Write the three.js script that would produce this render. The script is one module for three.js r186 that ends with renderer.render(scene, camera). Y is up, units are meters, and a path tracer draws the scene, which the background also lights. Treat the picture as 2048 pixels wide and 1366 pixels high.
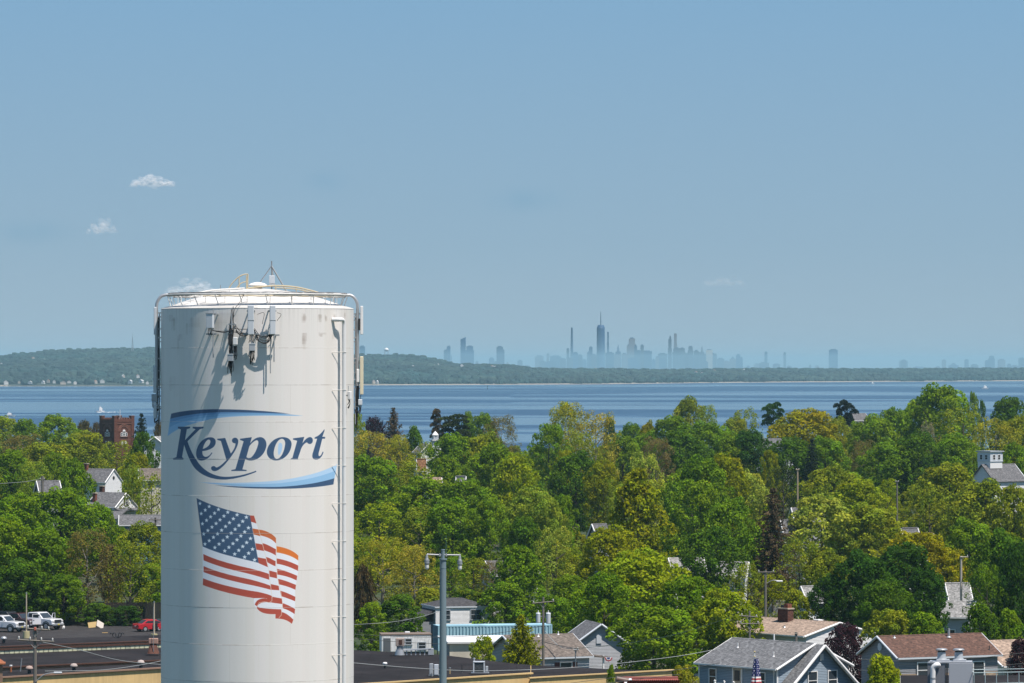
import * as THREE from 'three';
import { mergeGeometries } from 'three/addons/utils/BufferGeometryUtils.js';
import { RoundedBoxGeometry } from 'three/addons/geometries/RoundedBoxGeometry.js';

// ---------------------------------------------------------------- camera, sky, sun, air
const F = 9200, HC = 35, HY = 730;                 // focal length in photo pixels, eye height in metres, row of the horizon
const scene = new THREE.Scene();
const camera = new THREE.PerspectiveCamera(2 * Math.atan(683 / F) * 180 / Math.PI, 1024 / 683, 1, 90000);
camera.position.set(0, HC, 0);
camera.rotation.x = Math.atan((HY - 683) / F);
scene.add(camera);

const SUN = new THREE.Vector3(0.324, 0.906, 0.272).normalize();
const sun = new THREE.DirectionalLight(new THREE.Color(1, 0.915, 0.84), 4.75);
sun.position.copy(SUN).multiplyScalar(800).add(new THREE.Vector3(0, 0, -700));
sun.target.position.set(0, 0, -700);
sun.castShadow = true;
sun.shadow.mapSize.set(4096, 4096);
Object.assign(sun.shadow.camera, { left: -500, right: 500, top: 700, bottom: -700, near: 1, far: 2500 });
scene.add(sun, sun.target);

const EXPOSURE = 1.38;
scene.fog = new THREE.FogExp2(new THREE.Color().setRGB(0.49, 0.84, 1.0), 4.6e-5);

function rng(seed) {
  let a = seed >>> 0;
  return () => { a = (a + 0x6D2B79F5) >>> 0; let t = a; t = Math.imul(t ^ (t >>> 15), t | 1); t ^= t + Math.imul(t ^ (t >>> 7), t | 61); return ((t ^ (t >>> 14)) >>> 0) / 4294967296; };
}
const ORD = ['first', 'second', 'third', 'fourth', 'fifth', 'sixth', 'seventh', 'eighth', 'ninth', 'tenth', 'eleventh', 'twelfth', 'thirteenth', 'fourteenth', 'fifteenth', 'sixteenth', 'seventeenth', 'eighteenth', 'nineteenth', 'twentieth', 'twenty-first', 'twenty-second'];
const clamp = (v, a = 0, b = 1) => Math.min(b, Math.max(a, v));
const mix = (a, b, t) => a + (b - a) * t;
const smooth = (a, b, v) => { const t = clamp((v - a) / (b - a)); return t * t * (3 - 2 * t); };

// tileable value noise on a lattice
function lattice(n, seed) { const r = rng(seed), a = new Float32Array(n * n); for (let i = 0; i < a.length; i++) a[i] = r(); return (x, y) => { const x0 = Math.floor(x), y0 = Math.floor(y), fx = x - x0, fy = y - y0, u = fx * fx * (3 - 2 * fx), v = fy * fy * (3 - 2 * fy), g = (i, j) => a[(((j % n) + n) % n) * n + (((i % n) + n) % n)]; return mix(mix(g(x0, y0), g(x0 + 1, y0), u), mix(g(x0, y0 + 1), g(x0 + 1, y0 + 1), u), v); }; }

{ // the sky: clear spring air, a few small fair-weather clouds low over the bay and others all round
  const W = 4096, Hh = 2048, data = new Float32Array(W * Hh * 4);
  const stops = [[-90, [0.34, 0.455, 0.55]], [0, [0.37, 0.48, 0.565]], [1.5, [0.30, 0.442, 0.566]], [4.5, [0.230, 0.411, 0.603]], [12, [0.17, 0.335, 0.56]], [30, [0.12, 0.255, 0.47]], [60, [0.085, 0.195, 0.39]], [90, [0.075, 0.175, 0.36]]];
  const n1 = lattice(64, 5), n2 = lattice(128, 6);
  for (let j = 0; j < Hh; j++) {
    const el = ((j + 0.5) / Hh - 0.5) * 180;
    let k = 0; while (k < stops.length - 2 && el > stops[k + 1][0]) k++;
    const t = clamp((el - stops[k][0]) / (stops[k + 1][0] - stops[k][0])), c = [0, 1, 2].map(i => mix(stops[k][1][i], stops[k + 1][1][i], t) / EXPOSURE);
    for (let i = 0; i < W; i++) { const o = (j * W + i) * 4; data[o] = c[0]; data[o + 1] = c[1]; data[o + 2] = c[2]; data[o + 3] = 1; }
  }
  const r = rng(77), clouds = [[1050, 400, 60, 9, -0.05], [650, 362, 34, 7, -0.04], [60, 465, 70, 9, -0.05]].map(([x, y, w, h, a]) => [Math.atan2(-F, x - 1024), Math.atan((HY - y) / F), w / F, h / F, a]);
  for (let i = 0; i < 160; i++) { const s = mix(0.6, 2.4, r()); clouds.push([(r() * 2 - 1) * Math.PI, mix(0.03, 0.5, r() ** 1.6), 0.012 * s, 0.005 * s, mix(0.06, 0.4, r())]); }
  for (const [az, el, w, h, a] of clouds.filter((c, i) => i < 3 || Math.abs(c[0] + Math.PI / 2) > 0.14 || c[1] > 0.12)) {
    const ci = (az / (2 * Math.PI) + 0.5) * W, cj = (el / Math.PI + 0.5) * Hh, ri = Math.max(2, w / (2 * Math.PI) * W), rj = Math.max(1.2, h / Math.PI * Hh);
    for (let j = Math.floor(cj - 4 * rj); j <= cj + 4 * rj; j++) for (let i = Math.floor(ci - 4 * ri); i <= ci + 4 * ri; i++) {
      const e = Math.exp(-(((i + 0.5 - ci) / ri) ** 2) - (((j + 0.5 - cj) / rj) ** 2)) * (0.55 + 0.9 * n1(i * 0.9, j * 1.1));
      const o = (clamp(j, 0, Hh - 1) * W + ((i % W) + W) % W) * 4, q = a * clamp(e);
      data[o] += q * 0.55; data[o + 1] += q * 0.36; data[o + 2] += q * 0.24;
    }
  }
  const sky = new THREE.DataTexture(data, W, Hh, THREE.RGBAFormat, THREE.FloatType);
  sky.mapping = THREE.EquirectangularReflectionMapping; sky.magFilter = THREE.LinearFilter; sky.minFilter = THREE.LinearFilter; sky.wrapS = THREE.RepeatWrapping; sky.needsUpdate = true;
  scene.background = sky; scene.environment = sky;
}

// ---------------------------------------------------------------- helpers
const V3 = (x, y, z) => new THREE.Vector3(x, y, z);
const R = a => a * Math.PI / 180;
const P = (px, py, d) => V3((px - 1024) / F * d, HC + (HY - py) / F * d, -d);      // the point of the town that a photo pixel shows at distance d
const X = (px, d) => (px - 1024) / F * d;
const YY = (py, d) => HC + (HY - py) / F * d;
const flatD = (py, h) => F * (HC - h) / (py - HY);                                // distance of a level surface of height h seen at row py
function ground(d) {                                                              // the town's ground: low by the lots, a gentle rise, then down to the bay
  if (d < 600) return 3.2;
  if (d < 850) return mix(3.2, 6.8, smooth(600, 850, d));
  if (d < 1150) return 6.8;
  return mix(6.8, -3, smooth(1150, 1750, d));
}
const taken = {};
function numbered(name) { const k = taken[name] = (taken[name] ?? -1) + 1; return k ? `${name}_${String(k).padStart(3, '0')}` : name; }
function tag(o, label, category, group) { o.userData.label = label; o.userData.category = category; if (group) o.userData.group = group; return o; }
function thing(name, label, category, pos = [0, 0, 0], turn = 0, group) {
  const o = new THREE.Group(); o.name = numbered(name); scene.add(o);
  o.position.set(...(pos.isVector3 ? pos.toArray() : pos)); o.rotation.y = turn;
  return tag(o, label, category, group);
}
function plain(g) { const q = g.index ? g.toNonIndexed() : g; for (const k of Object.keys(q.attributes)) if (!['position', 'normal', 'uv'].includes(k)) q.deleteAttribute(k); if (!q.attributes.normal) q.computeVertexNormals(); if (!q.attributes.uv) q.setAttribute('uv', new THREE.BufferAttribute(new Float32Array(q.attributes.position.count * 2), 2)); return q; }
const join = list => list.length === 1 ? list[0] : mergeGeometries(list.map(plain));
function metreUV(g) {                                                             // uv in metres: along the level line of a face, and up its slope
  const q = plain(g), p = q.attributes.position, uv = new Float32Array(p.count * 2), a = V3(), b = V3(), c = V3(), n = V3(), t = V3(), s = V3();
  for (let i = 0; i < p.count; i += 3) {
    a.fromBufferAttribute(p, i); b.fromBufferAttribute(p, i + 1); c.fromBufferAttribute(p, i + 2);
    n.copy(b).sub(a).cross(s.copy(c).sub(a)).normalize();
    if (Math.abs(n.y) > 0.995) { t.set(1, 0, 0); s.set(0, 0, 1); } else { t.set(0, 1, 0).cross(n).normalize(); s.copy(n).cross(t); }
    [a, b, c].forEach((v, k) => { uv[(i + k) * 2] = v.dot(t); uv[(i + k) * 2 + 1] = v.dot(s); });
  }
  q.setAttribute('uv', new THREE.BufferAttribute(uv, 2)); return q;
}
function part(name, geo, mat, parent, metre = false) {
  let g = Array.isArray(geo) ? join(geo) : geo; if (metre) g = metreUV(g);
  const m = new THREE.Mesh(g, mat); m.name = name; m.castShadow = m.receiveShadow = true; parent.add(m); return m;
}
function struct(name, geo, mat, kind = 'structure', metre = false) { const m = part(numbered(name), geo, mat, scene, metre); m.userData.kind = kind; return m; }
const bx = (w, h, d, x = 0, y = 0, z = 0, ry = 0, rx = 0, rz = 0) => { const g = new THREE.BoxGeometry(w, h, d); if (rx) g.rotateX(rx); if (rz) g.rotateZ(rz); if (ry) g.rotateY(ry); return g.translate(x, y, z); };
const rbx = (w, h, d, r, x = 0, y = 0, z = 0) => new RoundedBoxGeometry(w, h, d, 2, r).translate(x, y, z);
const cyl = (r0, r1, h, x = 0, y = 0, z = 0, n = 14) => new THREE.CylinderGeometry(r1, r0, h, n).translate(x, y + h / 2, z);   // r0 at the foot
function bar(a, b, r, n = 7, r2 = r) { const A = Array.isArray(a) ? V3(...a) : a, B = Array.isArray(b) ? V3(...b) : b, d = B.clone().sub(A), g = new THREE.CylinderGeometry(r2, r, d.length(), n); g.applyQuaternion(new THREE.Quaternion().setFromUnitVectors(V3(0, 1, 0), d.clone().normalize())); return g.translate((A.x + B.x) / 2, (A.y + B.y) / 2, (A.z + B.z) / 2); }
const tube = (pts, r, seg = 24, n = 7) => new THREE.TubeGeometry(new THREE.CatmullRomCurve3(pts.map(p => Array.isArray(p) ? V3(...p) : p)), seg, r, n);
const lathe = (pts, n = 24) => new THREE.LatheGeometry(pts.map(p => new THREE.Vector2(...p)), n);
function poly3(tris) { const g = new THREE.BufferGeometry(); g.setAttribute('position', new THREE.BufferAttribute(new Float32Array(tris.flat(2)), 3)); g.computeVertexNormals(); return g; }
function slab(a, b, c, d, t) {                                                    // a plate of thickness t under the quad a b c d (counter-clockwise from outside)
  const A = [a, b, c, d].map(p => V3(...p)), n = A[1].clone().sub(A[0]).cross(A[3].clone().sub(A[0])).normalize(), B = A.map(p => p.clone().addScaledVector(n, -t)), q = (i, j, k, l) => [i, j, k, i, k, l].map(v => v.toArray()), f = [q(A[0], A[1], A[2], A[3]), q(B[3], B[2], B[1], B[0])];
  for (let i = 0; i < 4; i++) { const j = (i + 1) % 4; f.push(q(A[j], A[i], B[i], B[j])); }
  return poly3(f);
}
function prism(pts, y0, y1) {                                                     // upright prism over a floor plan [[x, z], ...]
  const sh = new THREE.Shape(pts.map(([x, z]) => new THREE.Vector2(x, -z))), g = new THREE.ExtrudeGeometry(sh, { depth: y1 - y0, bevelEnabled: false }); g.rotateX(-Math.PI / 2); return g.translate(0, y0, 0);
}

// ---------------------------------------------------------------- textures and materials
function dataTex(n, fn, srgb = true) {
  const d = new Uint8Array(n * n * 4);
  for (let j = 0; j < n; j++) for (let i = 0; i < n; i++) { const c = fn(i / n, j / n, i, j), o = (j * n + i) * 4; d[o] = clamp(c[0]) * 255; d[o + 1] = clamp(c[1]) * 255; d[o + 2] = clamp(c[2]) * 255; d[o + 3] = 255; }
  const t = new THREE.DataTexture(d, n, n); t.wrapS = t.wrapT = THREE.RepeatWrapping; t.magFilter = THREE.LinearFilter; t.minFilter = THREE.LinearFilter; if (srgb) t.colorSpace = THREE.SRGBColorSpace; t.needsUpdate = true; return t;
}
const rep = (t, s, s2 = s) => { const c = t.clone(); c.repeat.set(1 / s, 1 / s2); c.needsUpdate = true; return c; };
const N8 = lattice(8, 1), N16 = lattice(16, 2), N32 = lattice(32, 3), N64 = lattice(64, 4), N128 = lattice(128, 9), N256 = lattice(256, 10);
const fbm = (u, v) => 0.4 * N8(u * 8, v * 8) + 0.3 * N16(u * 16, v * 16) + 0.18 * N32(u * 32, v * 32) + 0.12 * N64(u * 64, v * 64);
const grey = v => [v, v, v];
const texGrain = dataTex(512, (u, v) => grey(0.78 + 0.3 * (fbm(u, v) - 0.5) + 0.16 * (N256(u * 256, v * 256) - 0.5)));
const texSpeck = dataTex(512, (u, v) => grey(0.76 + 0.26 * (fbm(u, v) - 0.5) + 0.4 * (N256(u * 256, v * 256) - 0.5)));
const texShingle = dataTex(512, (u, v, i, j) => { const row = Math.floor(v * 24), k = v * 24 - row, cell = Math.floor(u * 18 + (row % 2) * 0.5 + row * 0.37), h = N64(cell * 1.7 + 0.5, row * 2.3 + 0.5); return grey((0.72 + 0.34 * (h - 0.5) + 0.22 * (fbm(u, v) - 0.5) + 0.18 * (N256(u * 256, v * 256) - 0.5)) * (k < 0.13 ? 0.72 : 1)); });
const texSiding = dataTex(512, (u, v) => { const k = v * 16 % 1; return grey((0.94 + 0.06 * (fbm(u, v) - 0.5) + 0.05 * (N16(u * 2, v * 16) - 0.5)) * (k < 0.14 ? 0.62 : 1)); });
const bumpSiding = dataTex(256, (u, v) => grey(1 - (v * 16 % 1)), false);
const texBrick = dataTex(512, (u, v) => { const row = Math.floor(v * 24), x = u * 8 + (row % 2) * 0.5, kx = x % 1, ky = v * 24 % 1, h = N64(Math.floor(x) * 3.1 + 0.5, row * 1.9 + 0.5), m = kx < 0.05 || ky < 0.14; return m ? [0.62, 0.57, 0.52] : [0.80 + 0.3 * (h - 0.5), 0.72 + 0.3 * (h - 0.5), 0.68 + 0.26 * (h - 0.5)].map(c => c + 0.15 * (fbm(u, v) - 0.5)); });
const texStreak = dataTex(512, (u, v) => grey(0.86 + 0.16 * (N64(u * 64, v * 2) - 0.5) + 0.18 * (fbm(u, v) - 0.5)));
const texRoof = dataTex(1024, (u, v) => { const seam = Math.abs((u * 8) % 1 - 0.5) > 0.485 ? 0.9 : 1; return grey((0.74 + 0.42 * (fbm(u, v) - 0.5) + 0.12 * (N128(u * 128, v * 128) - 0.5)) * seam); });
const texWall = dataTex(512, (u, v) => grey(0.9 + 0.14 * (fbm(u, v) - 0.5) + 0.06 * (N64(u * 64, v * 3) - 0.5)));
const lin = (r, g, b) => new THREE.Color().setRGB(r, g, b);
const M = (c, rough = 0.8, o = {}) => new THREE.MeshStandardMaterial({ color: lin(...c), roughness: rough, metalness: 0, ...o });
const shingle = c => M(c.map(v => v * 2), 0.95, { map: rep(texShingle, 3.4) });
const siding = c => M(c.map(v => v * 1.12), 0.7, { map: rep(texSiding, 2.2), bumpMap: rep(bumpSiding, 2.2), bumpScale: 0.02 });
const grain = (c, s = 4, rough = 0.9) => M(c.map(v => v * 1.7), rough, { map: rep(texGrain, s) });
const streak = (c, s = 5, rough = 0.7) => M(c.map(v => v * 1.35), rough, { map: rep(texStreak, s) });
const mat = {
  white: M([0.74, 0.74, 0.73], 0.5), offwhite: M([0.62, 0.61, 0.58], 0.6), galv: M([0.42, 0.43, 0.44], 0.45, { metalness: 0.5 }), steel: M([0.30, 0.32, 0.33], 0.5, { metalness: 0.4 }),
  dark: M([0.018, 0.019, 0.022], 0.6), black: M([0.01, 0.01, 0.011], 0.5), cable: M([0.012, 0.012, 0.013], 0.65), antenna: M([0.56, 0.60, 0.64], 0.4), radio: M([0.36, 0.39, 0.42], 0.5), cream: M([0.66, 0.60, 0.44], 0.5), railTan: M([0.52, 0.44, 0.29], 0.6),
  glass: new THREE.MeshPhysicalMaterial({ color: lin(0.035, 0.045, 0.055), roughness: 0.06, metalness: 0, specularIntensity: 1 }),
  poleWood: streak([0.17, 0.155, 0.135], 3, 0.9), rust: grain([0.075, 0.032, 0.02], 2.5), wire: M([0.05, 0.055, 0.055], 0.6), wirePale: M([0.32, 0.34, 0.34], 0.5), chimney: M([0.30, 0.12, 0.075], 0.9, { map: rep(texBrick, 1.8) }), chimneyDark: M([0.17, 0.085, 0.065], 0.9, { map: rep(texBrick, 1.8) }),
  rubber: grain([0.015, 0.015, 0.015], 1), tan: M([0.42, 0.36, 0.27], 0.8), porcelain: M([0.6, 0.6, 0.58], 0.3),
};

// ---------------------------------------------------------------- ground, water, far shore
{
  const rows = [], xs = []; for (let d = -120; d <= 1800; d += 40) rows.push(d); for (let x = -1500; x <= 1500; x += 60) xs.push(x);
  const pos = [], uv = [], idx = [], nx = xs.length; for (const d of rows) for (const x of xs) { pos.push(x, ground(d), -d); uv.push(x, d); }
  for (let j = 0; j < rows.length - 1; j++) for (let i = 0; i < nx - 1; i++) { const a = j * nx + i; idx.push(a, a + 1, a + nx + 1, a, a + nx + 1, a + nx); }
  const g = new THREE.BufferGeometry(); g.setAttribute('position', new THREE.Float32BufferAttribute(pos, 3)); g.setAttribute('uv', new THREE.Float32BufferAttribute(uv, 2)); g.setIndex(idx); g.computeVertexNormals();
  const t = dataTex(512, (u, v) => { const f = fbm(u, v), k = smooth(0.42, 0.6, f), s = 0.2 * (N256(u * 256, v * 256) - 0.5); return [mix(0.19, 0.25, k) + s, mix(0.25, 0.25, k) + s, mix(0.11, 0.16, k) + s]; });
  struct('ground', g, new THREE.MeshStandardMaterial({ map: rep(t, 60), roughness: 1 }));
}
{ // the bay: ruffled and calmer stretches
  const N = 1024, r = dataTex(N, (u, v) => { const a = fbm(u, v) + 0.30 * (N64(u * 8, v * 64) - 0.5); const k = smooth(0.42, 0.58, a); return [0, mix(0.13, 0.38, k), 0]; }, false);
  const c = dataTex(N, (u, v) => { const a = fbm(u, v) + 0.30 * (N64(u * 8, v * 64) - 0.5); const k = 1 - smooth(0.40, 0.60, a); return [mix(0.6, 1, k), mix(0.68, 1, k), mix(0.76, 1, k)]; }, false);
  const g = new THREE.PlaneGeometry(16000, 13000, 40, 40); g.rotateX(-Math.PI / 2); g.translate(0, 0, -1400 - 6500);
  const p = g.attributes.position, uv = g.attributes.uv; for (let i = 0; i < p.count; i++) uv.setXY(i, p.getX(i) / 6200, p.getZ(i) / 5600);
  r.repeat.set(1, 1); c.repeat.set(1, 1);
  struct('water', g, new THREE.MeshPhysicalMaterial({ color: lin(0.028, 0.072, 0.135), map: c, roughness: 1, roughnessMap: r, ior: 1.33 }));
}
const lerpTable = (t, x) => { let k = 0; while (k < t.length - 2 && x > t[k + 1][0]) k++; return mix(t[k][1], t[k + 1][1], clamp((x - t[k][0]) / (t[k + 1][0] - t[k][0]), -0.4, 1.4)); };
const ridgeT = [[-700, 718], [-200, 722], [0, 713], [40, 706], [130, 700], [200, 698], [310, 697], [500, 698], [650, 706], [727, 710], [800, 709], [850, 714], [880, 722], [920, 729], [1000, 731], [1030, 733], [1060, 737], [1100, 739], [1200, 739], [1350, 740.5], [1500, 738], [1600, 738.5], [1700, 739], [1900, 738], [2048, 738], [2700, 738]];
const shoreT = [[-700, 773], [0, 772.5], [320, 772], [730, 770.5], [900, 770], [1200, 768.5], [1400, 766], [1600, 764.5], [2048, 762], [2700, 761]];
const nearD = px => flatD(lerpTable(shoreT, px), 0), farD = px => nearD(px) + mix(2600, 1900, smooth(600, 1000, px));
const WOOD = 11;                                                                   // height of the far woods
const hillTop = px => Math.max(4, HC + (HY - lerpTable(ridgeT, px)) / F * farD(px) - WOOD);
const hillProfile = (px, s) => { const t = hillTop(px); return mix(1.2, t, (t > 25 ? s ** 0.85 : smooth(0.05, 0.8, s))); };
{
  const cols = [], nS = 14; for (let px = -700; px <= 2700; px += 20) cols.push(px);
  const pos = [], idx = [], n = nS + 3; cols.forEach(px => { for (let k = 0; k < n; k++) { const s = Math.min(1, k / nS), d = k <= nS ? mix(nearD(px), farD(px), s) : k === nS + 1 ? farD(px) + 1500 : 40000; pos.push(X(px, d), k === 0 ? -0.3 : k <= nS ? hillProfile(px, s) : 3, -d); } });
  for (let i = 0; i < cols.length - 1; i++) for (let k = 0; k < n - 1; k++) { const a = i * n + k; idx.push(a, a + n, a + n + 1, a, a + n + 1, a + 1); }
  const g = new THREE.BufferGeometry(); g.setAttribute('position', new THREE.Float32BufferAttribute(pos, 3)); g.setIndex(idx); g.computeVertexNormals();
  struct('hills', g, M([0.02, 0.03, 0.015], 1));
  // a strip of pale sand along the far water's edge, broken where woods come down to it
  const sp = [], si = [], wd = px => { const n = N64(px / 34, 3.3), k = px < 330 ? 0.8 : px < 720 ? 0.5 : px < 860 ? 0.35 : px < 960 ? 0.05 : 0.9; return 20 + 170 * k * smooth(0.25, 0.8, n); };
  for (let px = -700, i = 0; px <= 2700; px += 6, i++) { const d = nearD(px) - 15; sp.push(X(px, d), 0.06, -d, X(px, d + wd(px)), 1.7, -d - wd(px)); if (i) { const a = i * 2; si.push(a - 2, a, a + 1, a - 2, a + 1, a - 1); } }
  const sg = new THREE.BufferGeometry(); sg.setAttribute('position', new THREE.Float32BufferAttribute(sp, 3)); sg.setIndex(si); sg.computeVertexNormals();
  struct('beach', sg, M([0.30, 0.255, 0.20], 1));
}
function blob(seed, detail, amp) { const g = new THREE.IcosahedronGeometry(1, detail), p = g.attributes.position, n = lattice(16, seed), v = V3(); for (let i = 0; i < p.count; i++) { v.fromBufferAttribute(p, i); const k = 1 + amp * (n(v.x * 2.1 + 5, v.y * 2.1 + v.z * 1.7 + 5) - 0.5) * 2; p.setXYZ(i, v.x * k, v.y * k, v.z * k); } g.computeVertexNormals(); return g; }
{ // the far woods: crowns nobody could count
  const r = rng(31), N = 34000, mesh = new THREE.InstancedMesh(blob(8, 1, 0.35), new THREE.MeshStandardMaterial({ roughness: 1 }), N), m = new THREE.Matrix4(), c = new THREE.Color();
  let k = 0; while (k < N) {
    const px = mix(-420, 2460, r()), s = Math.pow(r(), 0.9) * 1.04, d = mix(nearD(px), farD(px), s) + 40, y = hillProfile(px, Math.min(1, s));
    if (s < 0.02 && r() < 0.6) continue;
    const big = mix(0.7, 1.35, r()) * (s < 0.1 ? 0.75 : 1), w = 7.5 * big, h = WOOD * 0.62 * big * mix(0.8, 1.15, r());
    m.makeRotationY(r() * 6.28); m.scale(V3(w, h, w)); m.setPosition(X(px, d), y + h * 0.55, -d); mesh.setMatrixAt(k, m);
    const t = clamp(0.5 * r() + N32(px / 70, s * 9 + 3) - 0.25), v = mix(0.55, 1.35, r()) * mix(0.65, 1.4, N32(px / 45 + 9, s * 12)); c.setRGB(mix(0.010, 0.028, t) * v, mix(0.034, 0.048, t) * v, mix(0.030, 0.034, t) * v); mesh.setColorAt(k, c); k++;
  }
  mesh.name = 'distant_woods'; mesh.userData.kind = 'stuff'; mesh.userData.label = 'hazy green woods covering the land across the bay'; mesh.castShadow = mesh.receiveShadow = true; scene.add(mesh);
}
{ // pale buildings among the far woods and along the beach
  const wl = [M([0.52, 0.52, 0.50], 0.8), M([0.42, 0.37, 0.31], 0.8), M([0.36, 0.40, 0.43], 0.8)], rf = [M([0.22, 0.20, 0.19], 0.9), M([0.36, 0.19, 0.13], 0.9), M([0.55, 0.55, 0.55], 0.8)];
  const wg = join([bx(1, 1, 1, 0, 0.5, 0), poly3([[[-0.5, 1, 0.5], [0.5, 1, 0.5], [0, 1.45, 0.5]], [[0.5, 1, -0.5], [-0.5, 1, -0.5], [0, 1.45, -0.5]]])]);
  const rg = join([slab([-0.56, 0.95, 0.56], [0, 1.5, 0.56], [0, 1.5, -0.56], [-0.56, 0.95, -0.56], 0.03), slab([0.56, 0.95, -0.56], [0, 1.5, -0.56], [0, 1.5, 0.56], [0.56, 0.95, 0.56], 0.03)]);
  const r = rng(9), list = [[14, 769, 14], [40, 767, 8], [62, 768, 12], [88, 767, 10], [98, 765, 9], [110, 766, 9], [128, 768, 18], [140, 766, 12], [152, 768, 10], [193, 767, 9], [206, 766, 14], [248, 764, 9], [262, 767, 11], [277, 764, 10], [284, 766, 13], [296, 768, 8], [68, 726, 9], [78, 727, 11], [90, 727, 9], [4, 738, 9], [826, 743, 7], [837, 742, 7], [869, 739, 6], [876, 738, 6], [924, 741, 9], [929, 740, 6], [977, 740, 8], [985, 741, 8], [990, 743, 6], [1191, 745, 8], [1221, 745, 6], [1234, 747, 9], [1248, 747, 14], [1262, 748, 12], [1391, 753, 9], [1404, 755, 9], [1411, 754, 14], [1427, 749, 16], [1433, 756, 24], [1440, 755, 8], [1411, 747, 5], [1474, 749, 7], [1488, 748, 8], [1595, 747, 6], [1675, 747, 9], [1832, 745, 9], [1902, 748, 6], [1985, 746, 6], [755, 768, 7], [748, 768, 9]];
  const zones = [[(x, y) => x < 310 && y > 760, 'pale shore house from the left edge of the picture at the far waterline'], [(x, y) => x < 310, 'pale house from the left high on the left hill across the bay'], [(x, y) => x < 770, 'pale beach house from the left beside the right tower flank'], [(x, y) => x < 1000, 'pale house from the left on the slope below the far left towers'], [(x, y) => x < 1300, 'pale house from the left in the woods below the tallest skyscraper'], [(x, y) => x < 1500, 'pale house from the left in the cluster below the pyramid-roofed skyscraper'], [() => true, 'pale house from the left in the far woods at the right']].map(z => [...z, 0]); list.sort((p, q) => p[0] - q[0]);
  for (const [px, py, w] of list) {
    const d0 = nearD(px), d1 = farD(px); let s = 0.01; while (s < 1) { const d = mix(d0, d1, s); if (HY + F * (HC - hillProfile(px, s)) / d <= py + 1.5) break; s += 0.01; }
    const d = mix(d0, d1, s), sc = d / F, W = w * sc, k = Math.floor(r() * 3);
    const o = thing('shore_house', (z => `${ORD[z[2]++]} ${z[1]}`)(zones.find(z => z[0](px, py))), 'house', [X(px, d), hillProfile(px, s) + (s > 0.04 ? 7 : 0.4), -d + 14], (r() - 0.5) * 1.2, 'small pale houses on the far shore');
    part('wall', wg, wl[r() < 0.65 ? 0 : r() < 0.6 ? 1 : 2], o); part('roof', rg, rf[k], o); o.scale.set(W * 0.62, 2.8 + 2 * r(), W * 0.5);
  }
}
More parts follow.
